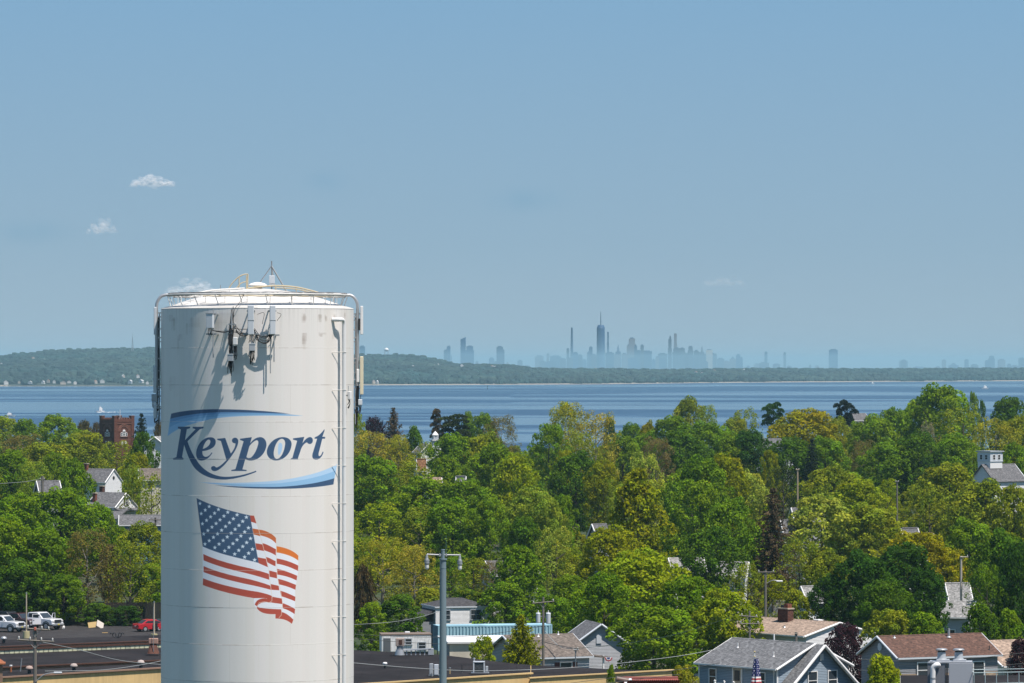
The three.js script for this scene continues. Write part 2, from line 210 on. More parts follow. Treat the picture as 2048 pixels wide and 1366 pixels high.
{ // city skyline, each tower a thing of its own, 30 km and more away
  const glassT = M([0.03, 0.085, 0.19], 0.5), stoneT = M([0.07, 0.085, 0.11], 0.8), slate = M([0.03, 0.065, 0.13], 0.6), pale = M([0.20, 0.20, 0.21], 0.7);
  const G = 'towers of the hazy city skyline', L = 'plain hazy tower block among many in the far city skyline';
  function tower(x0, x1, top, d, m, label, shape, name = 'skyscraper', turn) {
    const o = thing(name, label || L, 'skyscraper', [X((x0 + x1) / 2, d), 2, -d], turn ?? 0, undefined), w = (x1 - x0) * d / F, h = YY(top, d) - 2, dp = Math.min(w, 60);
    shape = shape || (h > 130 && w > 40 ? 'step' : 'flat');
    if (shape === 'flat') { part('shaft', bx(w, h - 6, dp, 0, (h - 6) / 2, 0), m, o); part('roof_plant', bx(w * 0.6, 6, dp * 0.6, 0, h - 3, 0), slate, o); }
    if (shape === 'step') { part('shaft', bx(w, h * 0.8, dp, 0, h * 0.4, 0), m, o); part('setback', bx(w * 0.78, h * 0.17, dp * 0.78, 0, h * 0.885, 0), m, o); part('roof_plant', bx(w * 0.4, h * 0.03, dp * 0.4, 0, h * 0.985, 0), slate, o); }
    if (shape === 'slim') { part('shaft', bx(w, h * 0.7, dp, 0, h * 0.35, 0), m, o); part('setback', bx(w * 0.82, h * 0.3, dp * 0.82, 0, h * 0.85, 0), m, o); }
    if (shape === 'taper') part('shaft', new THREE.CylinderGeometry(w * 0.32, w * 0.66, h, 4, 1).rotateY(Math.PI / 4).translate(0, h / 2, 0), m, o);
    if (shape === 'spire') { part('shaft', bx(w, h * 0.72, dp, 0, h * 0.36, 0), m, o); part('spire', new THREE.CylinderGeometry(0.5, w * 0.4, h * 0.28, 4).rotateY(Math.PI / 4).translate(0, h * 0.86, 0), m, o); }
    if (shape === 'slant') part('shaft', new THREE.ExtrudeGeometry(new THREE.Shape([[-w / 2, 0], [w / 2, 0], [w / 2, h], [-w / 2, h - w * 0.45]].map(p => new THREE.Vector2(...p))), { depth: dp, bevelEnabled: false }).translate(0, 0, -dp / 2), m, o);
    return o;
  }
  const a = 30000, b = 34500, c = 37000;
  // the tallest: square foot turning to an octagon, flat top and a mast
  { const d = b, o = thing('skyscraper', 'tallest glass skyscraper of the far skyline, with a needle mast', 'skyscraper', [X(1201.5, d), 2, -d]), w = 17 * d / F, h = YY(650, d) - 2;
    part('shaft', new THREE.CylinderGeometry(w * 0.5, w * 0.54, h * 0.93, 8).rotateY(Math.PI / 8).translate(0, h * 0.465, 0), glassT, o);
    part('crown', new THREE.CylinderGeometry(w * 0.37, w * 0.5, h * 0.07, 8).rotateY(Math.PI / 8).translate(0, h * 0.965, 0), glassT, o);
    part('mast', cyl(3.4, 1.6, (650 - 623) * d / F, 0, h, 0, 8), slate, o); }
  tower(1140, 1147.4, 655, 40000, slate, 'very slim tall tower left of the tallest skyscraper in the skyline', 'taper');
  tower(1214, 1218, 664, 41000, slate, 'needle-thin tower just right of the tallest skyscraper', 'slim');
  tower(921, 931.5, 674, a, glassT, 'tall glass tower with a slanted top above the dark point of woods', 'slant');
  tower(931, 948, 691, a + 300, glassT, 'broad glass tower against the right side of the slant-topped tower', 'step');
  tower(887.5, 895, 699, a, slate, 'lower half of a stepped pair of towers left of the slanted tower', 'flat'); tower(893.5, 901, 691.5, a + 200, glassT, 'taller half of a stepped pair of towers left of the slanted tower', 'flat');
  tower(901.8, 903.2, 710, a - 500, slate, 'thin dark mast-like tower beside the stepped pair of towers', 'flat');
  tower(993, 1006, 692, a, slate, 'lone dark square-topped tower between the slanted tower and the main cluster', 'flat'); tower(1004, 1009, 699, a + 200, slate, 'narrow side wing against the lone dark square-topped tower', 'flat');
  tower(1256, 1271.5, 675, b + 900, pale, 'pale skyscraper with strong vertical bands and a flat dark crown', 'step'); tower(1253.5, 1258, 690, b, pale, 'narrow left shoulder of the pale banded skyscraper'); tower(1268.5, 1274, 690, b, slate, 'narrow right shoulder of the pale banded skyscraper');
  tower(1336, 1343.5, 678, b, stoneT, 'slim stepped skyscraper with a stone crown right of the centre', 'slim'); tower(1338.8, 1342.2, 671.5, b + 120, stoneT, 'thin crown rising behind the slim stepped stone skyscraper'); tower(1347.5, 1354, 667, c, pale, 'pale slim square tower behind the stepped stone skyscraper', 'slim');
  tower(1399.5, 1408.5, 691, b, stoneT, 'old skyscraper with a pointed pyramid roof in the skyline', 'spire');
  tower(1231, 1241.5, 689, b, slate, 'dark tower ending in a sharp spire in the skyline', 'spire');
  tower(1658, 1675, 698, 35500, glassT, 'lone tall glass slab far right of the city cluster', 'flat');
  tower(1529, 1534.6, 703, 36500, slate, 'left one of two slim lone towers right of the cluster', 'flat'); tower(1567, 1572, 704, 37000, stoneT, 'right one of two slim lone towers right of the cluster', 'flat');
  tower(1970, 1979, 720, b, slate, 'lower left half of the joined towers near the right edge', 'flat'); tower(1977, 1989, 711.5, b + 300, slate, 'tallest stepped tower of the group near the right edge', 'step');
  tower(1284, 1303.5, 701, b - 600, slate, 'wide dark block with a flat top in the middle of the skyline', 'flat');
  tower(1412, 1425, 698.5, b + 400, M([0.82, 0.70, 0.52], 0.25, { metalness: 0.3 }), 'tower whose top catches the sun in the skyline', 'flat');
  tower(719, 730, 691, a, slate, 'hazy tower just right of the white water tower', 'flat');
  const rest = [[951, 957, 722], [978, 988.5, 715], [988, 994, 722], [1013, 1017, 724], [1035, 1045, 720], [1070, 1087, 711], [1079, 1091, 721], [1093, 1098.5, 707], [1100, 1122, 711], [1120, 1132, 716], [1133, 1138.5, 696], [1146, 1156, 704], [1155, 1165, 709], [1164, 1173, 718], [1174, 1182, 703], [1178, 1185, 693], [1183, 1193, 708], [1211, 1228, 704], [1228, 1240, 707], [1243, 1254, 706], [1273, 1281, 700], [1281, 1287.5, 689], [1304, 1311, 718], [1311, 1318, 712], [1316, 1334.5, 706], [1313, 1332, 717], [1345, 1362, 695], [1359, 1370.5, 695], [1369, 1377, 706], [1375.5, 1386.5, 692], [1376, 1391, 711], [1388, 1397, 700], [1394, 1401, 704], [1409, 1433, 706], [1404, 1416, 722], [1434, 1448.5, 716], [1448, 1459, 721], [1459, 1472, 716], [1463, 1468, 713.5], [1472, 1480.5, 708], [1480, 1485.5, 714], [1508, 1521, 727], [1519, 1538, 724], [1546, 1560, 727], [1574, 1583, 731], [1618, 1622.5, 729], [1629, 1638, 731], [1799, 1815, 720], [1803, 1812, 719], [1826, 1850, 733], [1872, 1880, 732], [1884, 1892, 719], [1897, 1917, 729], [1903, 1911, 726], [1929, 1937, 718], [1942, 1956, 728], [1996, 2010, 718], [2014, 2022, 727], [2022, 2037, 730], [2037.5, 2049, 715], [1493, 1500, 731], [1048, 1060, 730], [2052, 2064, 722], [2070, 2080, 726], [1256, 1275, 715], [1090, 1112, 722], [1135, 1150, 715]];
  const marks = [[735, 'hazy tower beside the tank'], [926, 'slant-topped glass tower'], [1000, 'lone dark square-topped tower'], [1143, 'very slim tall tower'], [1201, 'tallest skyscraper'], [1263, 'pale banded skyscraper'], [1340, 'slim stepped stone skyscraper'], [1404, 'pyramid-roofed skyscraper'], [1531, 'left slim lone tower'], [1666, 'lone tall glass slab'], [1983, 'tallest stepped tower near the right edge']].map(m => [...m, 0]); rest.sort((p, q) => p[0] - q[0]);
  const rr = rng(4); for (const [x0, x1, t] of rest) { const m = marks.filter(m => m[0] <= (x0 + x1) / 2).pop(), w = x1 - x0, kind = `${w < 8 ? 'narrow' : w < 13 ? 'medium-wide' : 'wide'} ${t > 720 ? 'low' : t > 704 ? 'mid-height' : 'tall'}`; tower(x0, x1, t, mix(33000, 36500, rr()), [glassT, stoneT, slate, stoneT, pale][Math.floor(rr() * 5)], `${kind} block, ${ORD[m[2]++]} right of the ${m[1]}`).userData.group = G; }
  // masts and tanks on the far hills
  { const d = farD(265) - 200, o = thing('radio_mast', 'tapered lattice radio mast on the wooded hill across the bay', 'mast', [X(265, d), hillTop(265), -d]), h = YY(667, d) - hillTop(265), w = 2.6, legs = [];
    for (const [sx, sz] of [[1, 1], [1, -1], [-1, 1], [-1, -1]]) legs.push(bar([sx * w, 0, sz * w], [sx * 0.3, h * 0.8, sz * 0.3], 0.35, 5)); part('lattice_leg', legs[0], mat.steel, o); for (let i = 1; i < 4; i++) part('lattice_leg', legs[i], mat.steel, o);
    const br = []; for (let k = 0; k < 9; k++) { const y0 = h * 0.8 * k / 9, y1 = h * 0.8 * (k + 1) / 9, q = y => mix(w, 0.3, y / (h * 0.8)); for (const s of [1, -1]) { br.push(bar([-q(y0) * s, y0, q(y0)], [q(y1) * s, y1, q(y1)], 0.18, 4), bar([-q(y0) * s, y0, -q(y0)], [q(y1) * s, y1, -q(y1)], 0.18, 4)); } } part('bracing', br, mat.steel, o); part('whip', bar([0, h * 0.8, 0], [0, h, 0], 0.25, 5), mat.steel, o); }
  { const d = farD(772) - 100, o = thing('distant_water_tank', 'small white water tank on legs on the far wooded hill', 'water tank', [X(773, d), hillTop(773), -d]), h = YY(703, d) - hillTop(773), rd = 5;
    part('tank', lathe([[0.01, h], [3, h + 0.3], [rd, h + 2.2], [rd, h + 5], [2.6, h + 7.6], [0.01, h + 8.2]], 16), mat.white, o); for (const [x, z] of [[3.8, 3.8], [3.8, -3.8], [-3.8, 3.8], [-3.8, -3.8]]) part('leg', bar([x * 1.15, 0, z * 1.15], [x * 0.9, h + 2, z * 0.9], 0.5, 6), mat.steel, o); }
}
{ // boats on the bay
  const hullGeo = (L, W, H) => { const s = new THREE.Shape(); s.moveTo(-L / 2, -W / 2); s.lineTo(L * 0.18, -W / 2); s.quadraticCurveTo(L * 0.42, -W * 0.4, L / 2, 0); s.quadraticCurveTo(L * 0.42, W * 0.4, L * 0.18, W / 2); s.lineTo(-L / 2, W / 2); const g = new THREE.ExtrudeGeometry(s, { depth: H, bevelEnabled: false }); g.rotateX(-Math.PI / 2); const p = g.attributes.position; for (let i = 0; i < p.count; i++) if (p.getY(i) < H * 0.5) p.setXYZ(i, p.getX(i) * 0.86, p.getY(i), p.getZ(i) * 0.72); g.computeVertexNormals(); return g.translate(0, -0.25, 0); };
  function boat(px, py, L, label, turn, high) {
    const d = flatD(py, 0), o = thing('motor_boat', label, 'boat', [X(px, d), 0, -d], turn);
    part('hull', hullGeo(L, L * 0.32, L * 0.16), mat.white, o); part('cabin', [rbx(L * 0.34, high, L * 0.24, 0.2, L * 0.02, L * 0.13 + high / 2, 0)], mat.white, o); part('windscreen', bx(L * 0.05, high * 0.4, L * 0.22, L * 0.2, L * 0.13 + high * 0.7, 0, 0, 0, 0.35), mat.glass, o); part('flybridge', rbx(L * 0.2, high * 0.45, L * 0.2, 0.15, -L * 0.02, L * 0.13 + high * 1.22, 0), mat.white, o); part('mast', bar([-L * 0.02, L * 0.13 + high, 0], [-L * 0.05, L * 0.13 + high * 2.3, 0], 0.09), mat.white, o);
    return o;
  }
  boat(201, 823.8, 7.2, 'white cabin cruiser with a foaming wake above the brick church tower', 0.3, 1.9); boat(19, 834, 9, 'white motor boat on the water at the left edge of the picture', -0.2, 1.1); boat(1970, 778, 12, 'small white boat alone on the far right of the bay', 0.4, 2.4); boat(1745, 768.5, 10, 'tiny white boat near the far shore on the right', 0, 2);
  const foam = M([0.52, 0.56, 0.60], 0.9), wake = (px0, px1, py, th, seed, label) => { const r = rng(seed), list = []; for (let i = 0; i < 46; i++) { const f = r() ** 1.8, px = mix(px0, px1, f), d = flatD(py + (r() - 0.5) * th, 0), k = mix(0.35, 1.0, r()) * (1 - 0.5 * f); list.push(blob(3, 0, 0.4).scale(1.5 * k, 0.16 * k, 2.4 * k).translate(X(px, d), 0.1, -d)); } const o = struct('boat_wake', list, foam, 'stuff'); o.userData.label = label; };
  wake(196, 238, 824.5, 2, 3, 'white foam of the cabin cruiser wake'); wake(8, 18, 835, 1.4, 5, 'foam behind the motor boat at the left edge');
  const d = flatD(779, 0), o = thing('channel_marker', 'dark channel marker pile standing in the bay below the skyline', 'buoy', [X(975, d), 0, -d]); part('pile', cyl(0.45, 0.35, 5), mat.dark, o); part('daymark', bx(1.3, 1.3, 0.12, 0, 4.6, 0.4), M([0.05, 0.09, 0.05]), o);
}

{ // small fair-weather clouds low over the bay: loose heaps of thin vapour
  function cloud(px, py, wpx, hpx, n, opacity, seed, label) {
    const d = 21000, r = rng(seed), list = [], p = P(px, py, d), k = d / F, g2 = () => (r() + r() + r() - 1.5) / 1.5, hump = [r() * 6, r() * 6];
    for (let i = 0; i < n; i++) { const x = (((i + 0.5) / n) - 0.5) * 0.98 + 0.05 * g2(), top = (1 - (2 * x) ** 2) * (0.75 + 0.35 * Math.sin(x * 9 + hump[0]) * Math.sin(x * 17 + hump[1])), y = Math.max(0, top) * r() ** 1.15, s = mix(0.05, 0.155, r() ** 1.4) * wpx * (1 - 0.9 * Math.abs(x)) * (1 - 0.3 * y), g = blob(seed * 31 + i, 2, 0.3); g.scale(s * k * mix(0.9, 1.3, r()), s * k * mix(0.5, 0.8, r()) * hpx / wpx * 2, s * k); list.push(g.translate(x * wpx * 0.86 * k, (y * hpx * 0.72 - hpx * 0.4 + g2() * 2) * k, (r() - 0.5) * wpx * 0.5 * k)); }
    const o = part(numbered('cloud'), list, new THREE.MeshStandardMaterial({ color: lin(0.9, 0.9, 0.9), roughness: 1, transparent: true, opacity, depthWrite: false }), scene); o.position.copy(p); o.castShadow = false; tag(o, label, 'cloud');
  }
  cloud(305, 355, 100, 40, 46, 0.075, 3, 'brightest small white cloud, upper left of the water tower'); cloud(204, 443, 66, 50, 38, 0.055, 8, 'small ragged cloud below and left of the brightest cloud'); cloud(386, 566, 112, 46, 40, 0.07, 5, 'faint cloud just left above the water tower roof'); cloud(1448, 557, 90, 30, 34, 0.02, 6, 'very faint cloud right above the city skyline');
}

// ---------------------------------------------------------------- the water tower
const TD = 287, TR = 6, TB = 3.2, TH = 38.5 - TB, TX = X(515, TD), TTURN = Math.atan2(1024 - 515, F), TP = TD / F;
const tankTex = (() => {
  const W = 2048, H = 2048, cv = document.createElement('canvas'); cv.width = W; cv.height = H; const g = cv.getContext('2d');
  const toC = (px, py) => { const t = clamp((px - 515) / 192, -1, 1), ph = Math.asin(t), y = HC + (HY - py) / F * (TD - TR * Math.cos(ph)) - TB; return [(ph / (2 * Math.PI) + 0.5) * W, (1 - y / TH) * H]; };
  g.fillStyle = 'rgb(227,223,218)'; g.fillRect(0, 0, W, H);
  const r = rng(12), band = (px) => (Math.asin(clamp((px - 515) / 192, -1, 1)) / (2 * Math.PI) + 0.5) * W;
  const seams = []; for (let y = TH - 2.44; y > 0; y -= 2.27) seams.push((1 - y / TH) * H);
  // weathering: run-off streaks from each weld, darker near the top, patches where old fittings were painted out
  for (let i = 0; i < 1500; i++) { const x = r() * W, s = seams[Math.floor(r() * seams.length)], L = mix(30, 230, r() * r()), w = mix(0.6, 3.2, r() * r()), a = mix(0.02, 0.10, r() * r()), q = g.createLinearGradient(0, s, 0, s + L); q.addColorStop(0, `rgba(120,108,96,${a})`); q.addColorStop(1, 'rgba(120,108,96,0)'); g.fillStyle = q; g.fillRect(x, s, w, L); }
  for (let i = 0; i < 130; i++) { const x = r() * W, w = mix(14, 70, r()), a = mix(0.008, 0.028, r()); g.fillStyle = `rgba(${r() < 0.5 ? '150,140,125' : '245,243,240'},${a})`; g.fillRect(x, 0, w, H); }
  for (let i = 0; i < 260; i++) { const x = r() * W, L = mix(30, 300, r() * r()), w = mix(1, 7, r() * r()), q = g.createLinearGradient(0, 0, 0, L); q.addColorStop(0, `rgba(120,118,112,${mix(0.03, 0.12, r())})`); q.addColorStop(1, 'rgba(120,118,112,0)'); g.fillStyle = q; g.fillRect(x, 0, w, L); }
  const patch = (px, py, w, h, a, n = 8) => { for (let i = 0; i < n; i++) { const [x, y] = toC(px + (r() - 0.5) * w * 0.7, py + (r() - 0.5) * h * 0.7); g.fillStyle = `rgba(150,140,128,${a * mix(0.3, 1, r())})`; g.fillRect(x, y, mix(3, w * 2.2, r()), mix(3, h * 2.4, r())); } };
  patch(603, 630, 9, 12, 0.16); patch(636, 631, 10, 11, 0.2); patch(648, 631, 4, 9, 0.2); patch(664, 630, 7, 9, 0.14); patch(687, 628, 5, 10, 0.16); patch(603, 672, 8, 20, 0.16); patch(637, 667, 12, 9, 0.17); patch(662, 666, 8, 8, 0.1); patch(345, 632, 16, 22, 0.16); patch(380, 640, 20, 26, 0.12); patch(360, 672, 9, 26, 0.12); patch(428, 634, 30, 30, 0.10); patch(345, 760, 16, 30, 0.08);
  for (const y of seams) { g.fillStyle = 'rgba(246,244,240,0.30)'; g.fillRect(0, y - 2.4, W, 2); g.fillStyle = 'rgba(120,112,104,0.14)'; g.fillRect(0, y, W, 1.4); for (let i = 0; i < 60; i++) { g.fillStyle = `rgba(110,86,68,${mix(0.03, 0.2, r())})`; g.fillRect(r() * W, y - 1, mix(4, 60, r()), 2.4); } }
  for (let i = 0; i < seams.length; i++) for (let k = 0; k < 5; k++) { g.fillStyle = 'rgba(128,120,112,0.13)'; g.fillRect(W * ((k + (i % 2) * 0.5 + 0.27) / 5), seams[i], 1.6, 134); }
  // ---- paint: paths given in the coordinates of a look at the photograph, brought onto the shell
  const draw = (look, d, fill) => {
    const tok = d.match(/[MLQCZ]|-?\d+(?:\.\d+)?/g), pts = []; let i = 0, c = [0, 0]; const num = () => +tok[i++], pt = () => [num(), num()];
    g.beginPath(); let first = true; const put = p => { const q = toC(...look(p)); first ? g.moveTo(...q) : g.lineTo(...q); first = false; };
    let cmd = ''; while (i < tok.length) { if (/[A-Z]/.test(tok[i])) cmd = tok[i++]; if (cmd === 'Z') { g.closePath(); first = true; continue; }
      if (cmd === 'M') { first = true; c = pt(); put(c); cmd = 'L'; } else if (cmd === 'L') { const e = pt(); for (let k = 1; k <= 4; k++) put([mix(c[0], e[0], k / 4), mix(c[1], e[1], k / 4)]); c = e; }
      else if (cmd === 'Q') { const a = pt(), e = pt(); for (let k = 1; k <= 14; k++) { const t = k / 14, u = 1 - t; put([u * u * c[0] + 2 * u * t * a[0] + t * t * e[0], u * u * c[1] + 2 * u * t * a[1] + t * t * e[1]]); } c = e; }
      else { const a = pt(), b = pt(), e = pt(); for (let k = 1; k <= 16; k++) { const t = k / 16, u = 1 - t; put([u ** 3 * c[0] + 3 * u * u * t * a[0] + 3 * u * t * t * b[0] + t ** 3 * e[0], u ** 3 * c[1] + 3 * u * u * t * a[1] + 3 * u * t * t * b[1] + t ** 3 * e[1]]); } c = e; } }
    g.fillStyle = fill; g.fill('evenodd');
  };
  const A = ([x, y]) => [310 + x / 4.876, 800 + y / 4.876], B = ([x, y]) => [310 + x / 3.364, 960 + y / 3.364];
  const navy = 'rgb(60,87,120)', mid = 'rgb(104,150,196)', lite = 'rgb(146,190,226)', pale = 'rgb(178,210,238)';
  // upper swoosh
  draw(A, 'M 165 136 L 135 352 C 250 255 400 225 560 185 C 800 145 1100 152 1440 155 C 1200 128 900 112 640 116 C 430 122 300 150 162 182 Z', lite);
  draw(A, 'M 162 180 L 152 268 C 260 200 450 172 640 158 C 850 146 1100 146 1400 151 C 1150 124 900 112 640 116 C 430 122 300 150 162 180 Z', 'rgb(124,172,212)');
  draw(A, 'M 162 180 L 158 222 C 260 172 450 148 640 136 C 850 128 1000 128 1280 138 C 1100 122 900 112 640 116 C 430 122 300 150 162 180 Z', mid);
  draw(A, 'M 170 133 C 300 98 480 88 640 90 C 900 92 1150 112 1310 135 C 1150 128 900 117 640 119 C 450 124 300 148 161 182 Z', navy);
  // lower swoosh
  draw(A, 'M 1766 626 L 1740 768 C 1600 805 1400 835 1150 838 C 900 838 650 825 440 800 C 650 812 900 812 1200 785 C 1420 755 1620 710 1766 626 Z', pale);
  draw(A, 'M 1748 690 L 1738 768 C 1600 812 1400 845 1150 850 C 900 850 700 838 470 803 C 700 822 950 828 1200 812 C 1420 790 1600 750 1748 690 Z', lite);
  draw(A, 'M 1738 764 L 1729 824 C 1600 852 1380 868 1150 866 C 900 864 720 850 590 829 C 800 846 1000 850 1180 848 C 1400 840 1600 808 1738 764 Z', navy);
  // the word
  draw(A, 'M 236 260 L 356 260 L 354 274 L 324 284 L 277 556 L 291 566 L 290 580 L 189 580 L 191 567 L 222 556 L 266 286 L 237 275 Z', navy);                         // K stem
  draw(A, 'M 381 261 L 486 261 L 483 275 L 450 284 L 330 402 C 352 470 384 540 420 590 C 470 670 560 742 690 749 C 800 750 900 722 985 690 L 989 700 C 900 740 800 768 690 776 C 560 778 450 730 390 650 C 340 575 316 490 292 418 L 300 398 L 408 284 L 380 275 Z', navy);
  draw(A, 'M 570 514 C 545 560 505 590 462 590 C 424 588 410 552 415 504 C 424 432 482 364 548 363 C 592 362 608 392 600 424 C 588 470 536 490 474 498 C 470 530 484 556 510 554 C 532 550 550 534 562 512 Z M 478 476 C 520 466 546 440 551 408 C 552 386 536 380 520 392 C 496 414 484 446 478 476 Z', navy);   // e
  draw(A, 'M 616 378 L 692 370 L 746 522 C 774 488 792 450 790 422 C 764 424 752 404 758 386 C 768 362 804 360 815 388 C 826 430 784 506 738 566 C 700 618 660 664 618 686 C 590 700 558 692 557 662 C 560 642 592 636 602 656 C 622 664 660 630 704 586 L 652 400 L 617 388 Z', navy);   // y
  draw(A, 'M 834 378 L 946 362 L 930 424 C 960 382 990 364 1024 362 C 1066 362 1090 404 1084 448 C 1072 530 1002 592 934 590 C 914 590 896 584 884 574 L 856 676 L 896 682 L 895 692 L 750 692 L 752 682 L 790 674 L 868 402 L 834 390 Z M 922 452 L 894 556 C 906 568 926 570 942 558 C 976 526 1000 466 1008 420 C 1010 392 994 386 976 398 C 952 412 932 436 922 452 Z', navy);   // p
  draw(A, 'M 1322 450 C 1310 530 1244 592 1172 590 C 1112 586 1082 540 1090 490 C 1104 418 1170 362 1242 362 C 1304 364 1334 404 1322 450 Z M 1262 440 C 1268 400 1252 378 1230 378 C 1186 384 1158 460 1154 512 C 1152 550 1164 574 1186 574 C 1228 570 1256 490 1262 440 Z', navy);   // o
  draw(A, 'M 1205 420 C 1225 410 1240 430 1236 460 C 1230 510 1212 540 1200 536 C 1190 520 1194 450 1205 420 Z', 'rgb(176,208,238)');
  draw(A, 'M 1338 374 L 1446 360 L 1428 424 C 1452 386 1478 362 1504 362 C 1528 366 1534 394 1524 414 C 1510 436 1484 434 1474 414 C 1452 416 1428 446 1416 476 L 1386 566 L 1388 580 L 1316 580 L 1318 570 L 1332 566 L 1378 398 L 1338 386 Z', navy);   // r
  draw(A, 'M 1640 284 L 1642 298 L 1620 360 L 1648 360 L 1646 378 L 1620 378 L 1584 520 C 1580 552 1594 556 1610 534 L 1624 504 L 1632 508 C 1618 556 1592 582 1558 582 C 1526 580 1518 556 1526 524 L 1570 378 L 1544 378 L 1548 364 C 1586 350 1612 324 1640 284 Z', navy);   // t
  // ---- the flag
  const red = 'rgb(184,82,64)', orange = 'rgb(200,106,58)', blue = 'rgb(68,94,124)', ice = 'rgb(236,239,246)';
  draw(B, 'M 287 120 C 400 180 540 215 640 238 L 668 240 L 697 333 C 740 338 790 362 812 392 L 813 445 C 880 455 930 478 959 510 L 958 612 L 938 738 L 937 868 L 917 968 C 890 945 860 932 808 932 L 808 902 C 740 905 690 885 672 845 C 664 830 664 805 668 792 C 560 775 440 748 330 705 L 328 445 Z', ice);
  for (const [d, c] of [
    ['M 640 238 L 668 240 L 683 292 L 646 280 Z', red], ['M 657 326 L 698 333 L 708 378 L 665 366 Z', orange], ['M 676 425 L 722 433 L 734 478 L 683 468 Z', red], ['M 690 520 L 745 530 L 758 586 L 698 560 Z', red],
    ['M 697 333 C 745 338 790 362 812 392 L 812 428 C 785 395 750 382 707 372 Z', orange], ['M 722 425 C 755 432 780 450 811 466 L 810 508 C 785 490 760 482 733 472 Z', red], ['M 745 518 C 770 522 790 540 809 545 L 808 580 C 785 572 770 562 753 552 Z', red], ['M 765 608 L 816 622 L 818 662 L 768 650 Z', red], ['M 777 700 L 829 712 L 833 742 L 780 738 Z', red], ['M 788 785 L 851 798 L 853 835 L 780 824 Z', red],
    ['M 813 445 C 880 455 930 478 959 510 L 958 542 C 920 512 870 496 815 487 Z', 'rgb(222,120,48)'], ['M 815 528 C 870 536 920 556 958 576 L 957 613 C 915 590 870 572 815 563 Z', red], ['M 817 598 C 860 606 910 626 951 645 L 947 676 C 900 652 860 642 819 636 Z', red], ['M 823 665 C 860 672 900 688 943 706 L 939 739 C 900 720 860 708 829 702 Z', red], ['M 838 745 C 870 752 900 768 939 786 L 937 816 C 900 800 870 790 846 782 Z', red], ['M 853 828 C 885 838 910 852 937 868 L 934 902 C 905 882 885 872 857 863 Z', red], ['M 849 888 C 880 896 905 918 926 940 L 916 968 C 890 945 860 932 808 932 L 809 872 L 845 874 Z', red],
    ['M 333 497 C 430 545 560 575 640 594 C 700 610 740 622 765 632 L 767 671 C 700 648 640 632 600 622 C 500 600 410 572 335 539 Z', red], ['M 335 578 C 430 622 560 650 640 668 C 700 684 750 700 776 712 L 779 739 C 720 722 660 708 600 696 C 500 672 410 648 335 618 Z', red], ['M 332 660 C 430 702 560 728 640 744 C 700 752 750 764 784 780 L 786 815 C 780 826 768 826 762 822 L 752 797 C 720 790 690 796 666 794 C 560 776 440 748 330 705 Z', red],
    ['M 672 838 C 680 812 700 796 740 796 L 775 806 L 768 824 C 735 818 700 824 688 850 Z', red], ['M 686 850 C 705 862 740 866 845 870 L 847 905 C 838 922 830 930 808 930 L 809 902 C 740 905 705 890 686 862 Z', red],
    ['M 287 120 C 400 180 540 215 640 238 L 698 558 C 600 530 450 505 328 445 Z', blue]]) draw(B, d, c);
  g.strokeStyle = 'rgba(236,220,205,0.9)'; g.lineWidth = 1.6; const line = list => { g.beginPath(); list.forEach((p, i) => { const q = toC(...B(p)); i ? g.lineTo(...q) : g.moveTo(...q); }); g.stroke(); };
  line([[668, 240], [700, 340], [735, 480], [765, 600], [770, 672], [785, 780], [785, 812], [765, 826]]); line([[812, 392], [814, 460], [815, 540], [820, 650], [845, 760], [855, 830], [846, 910], [830, 928]]); line([[287, 120], [328, 445]]); line([[688, 850], [700, 826], [735, 818], [770, 826]]);
  const q4 = (u, v) => { const s = 6 * 4 * u * (1 - u); return [mix(mix(311, 617, u), mix(344, 671, u), v), mix(mix(157, 250, u), mix(430, 537, u), v) + s * 0.6]; };
  g.fillStyle = 'rgb(222,236,246)';
  for (let rw = 0; rw < 9; rw++) for (let c = 0; c < 11; c++) if ((rw + c) % 2 === 0) { const [cx, cy] = toC(...B(q4(c / 10, rw / 8))); g.beginPath(); for (let k = 0; k < 10; k++) { const a = -Math.PI / 2 + k * Math.PI / 5 + 0.05, rr = k % 2 ? 3.4 : 8.2; k ? g.lineTo(cx + Math.cos(a) * rr, cy + Math.sin(a) * rr) : g.moveTo(cx + Math.cos(a) * rr, cy + Math.sin(a) * rr); } g.closePath(); g.fill(); }
  for (let i = 0; i < 500; i++) { const [x, y] = toC(mix(395, 600, r()), mix(985, 1250, r())); g.fillStyle = `rgba(240,238,232,${mix(0.02, 0.07, r())})`; g.fillRect(x, y, mix(6, 40, r()), 1.4); }
  const t = new THREE.CanvasTexture(cv); t.colorSpace = THREE.SRGBColorSpace; t.wrapS = THREE.RepeatWrapping; t.magFilter = THREE.LinearFilter; return t;
})();
const tower = thing('water_tower', 'tall white steel water tower with a blue town name and a painted flag', 'water tower', [TX, TB, -TD], TTURN);
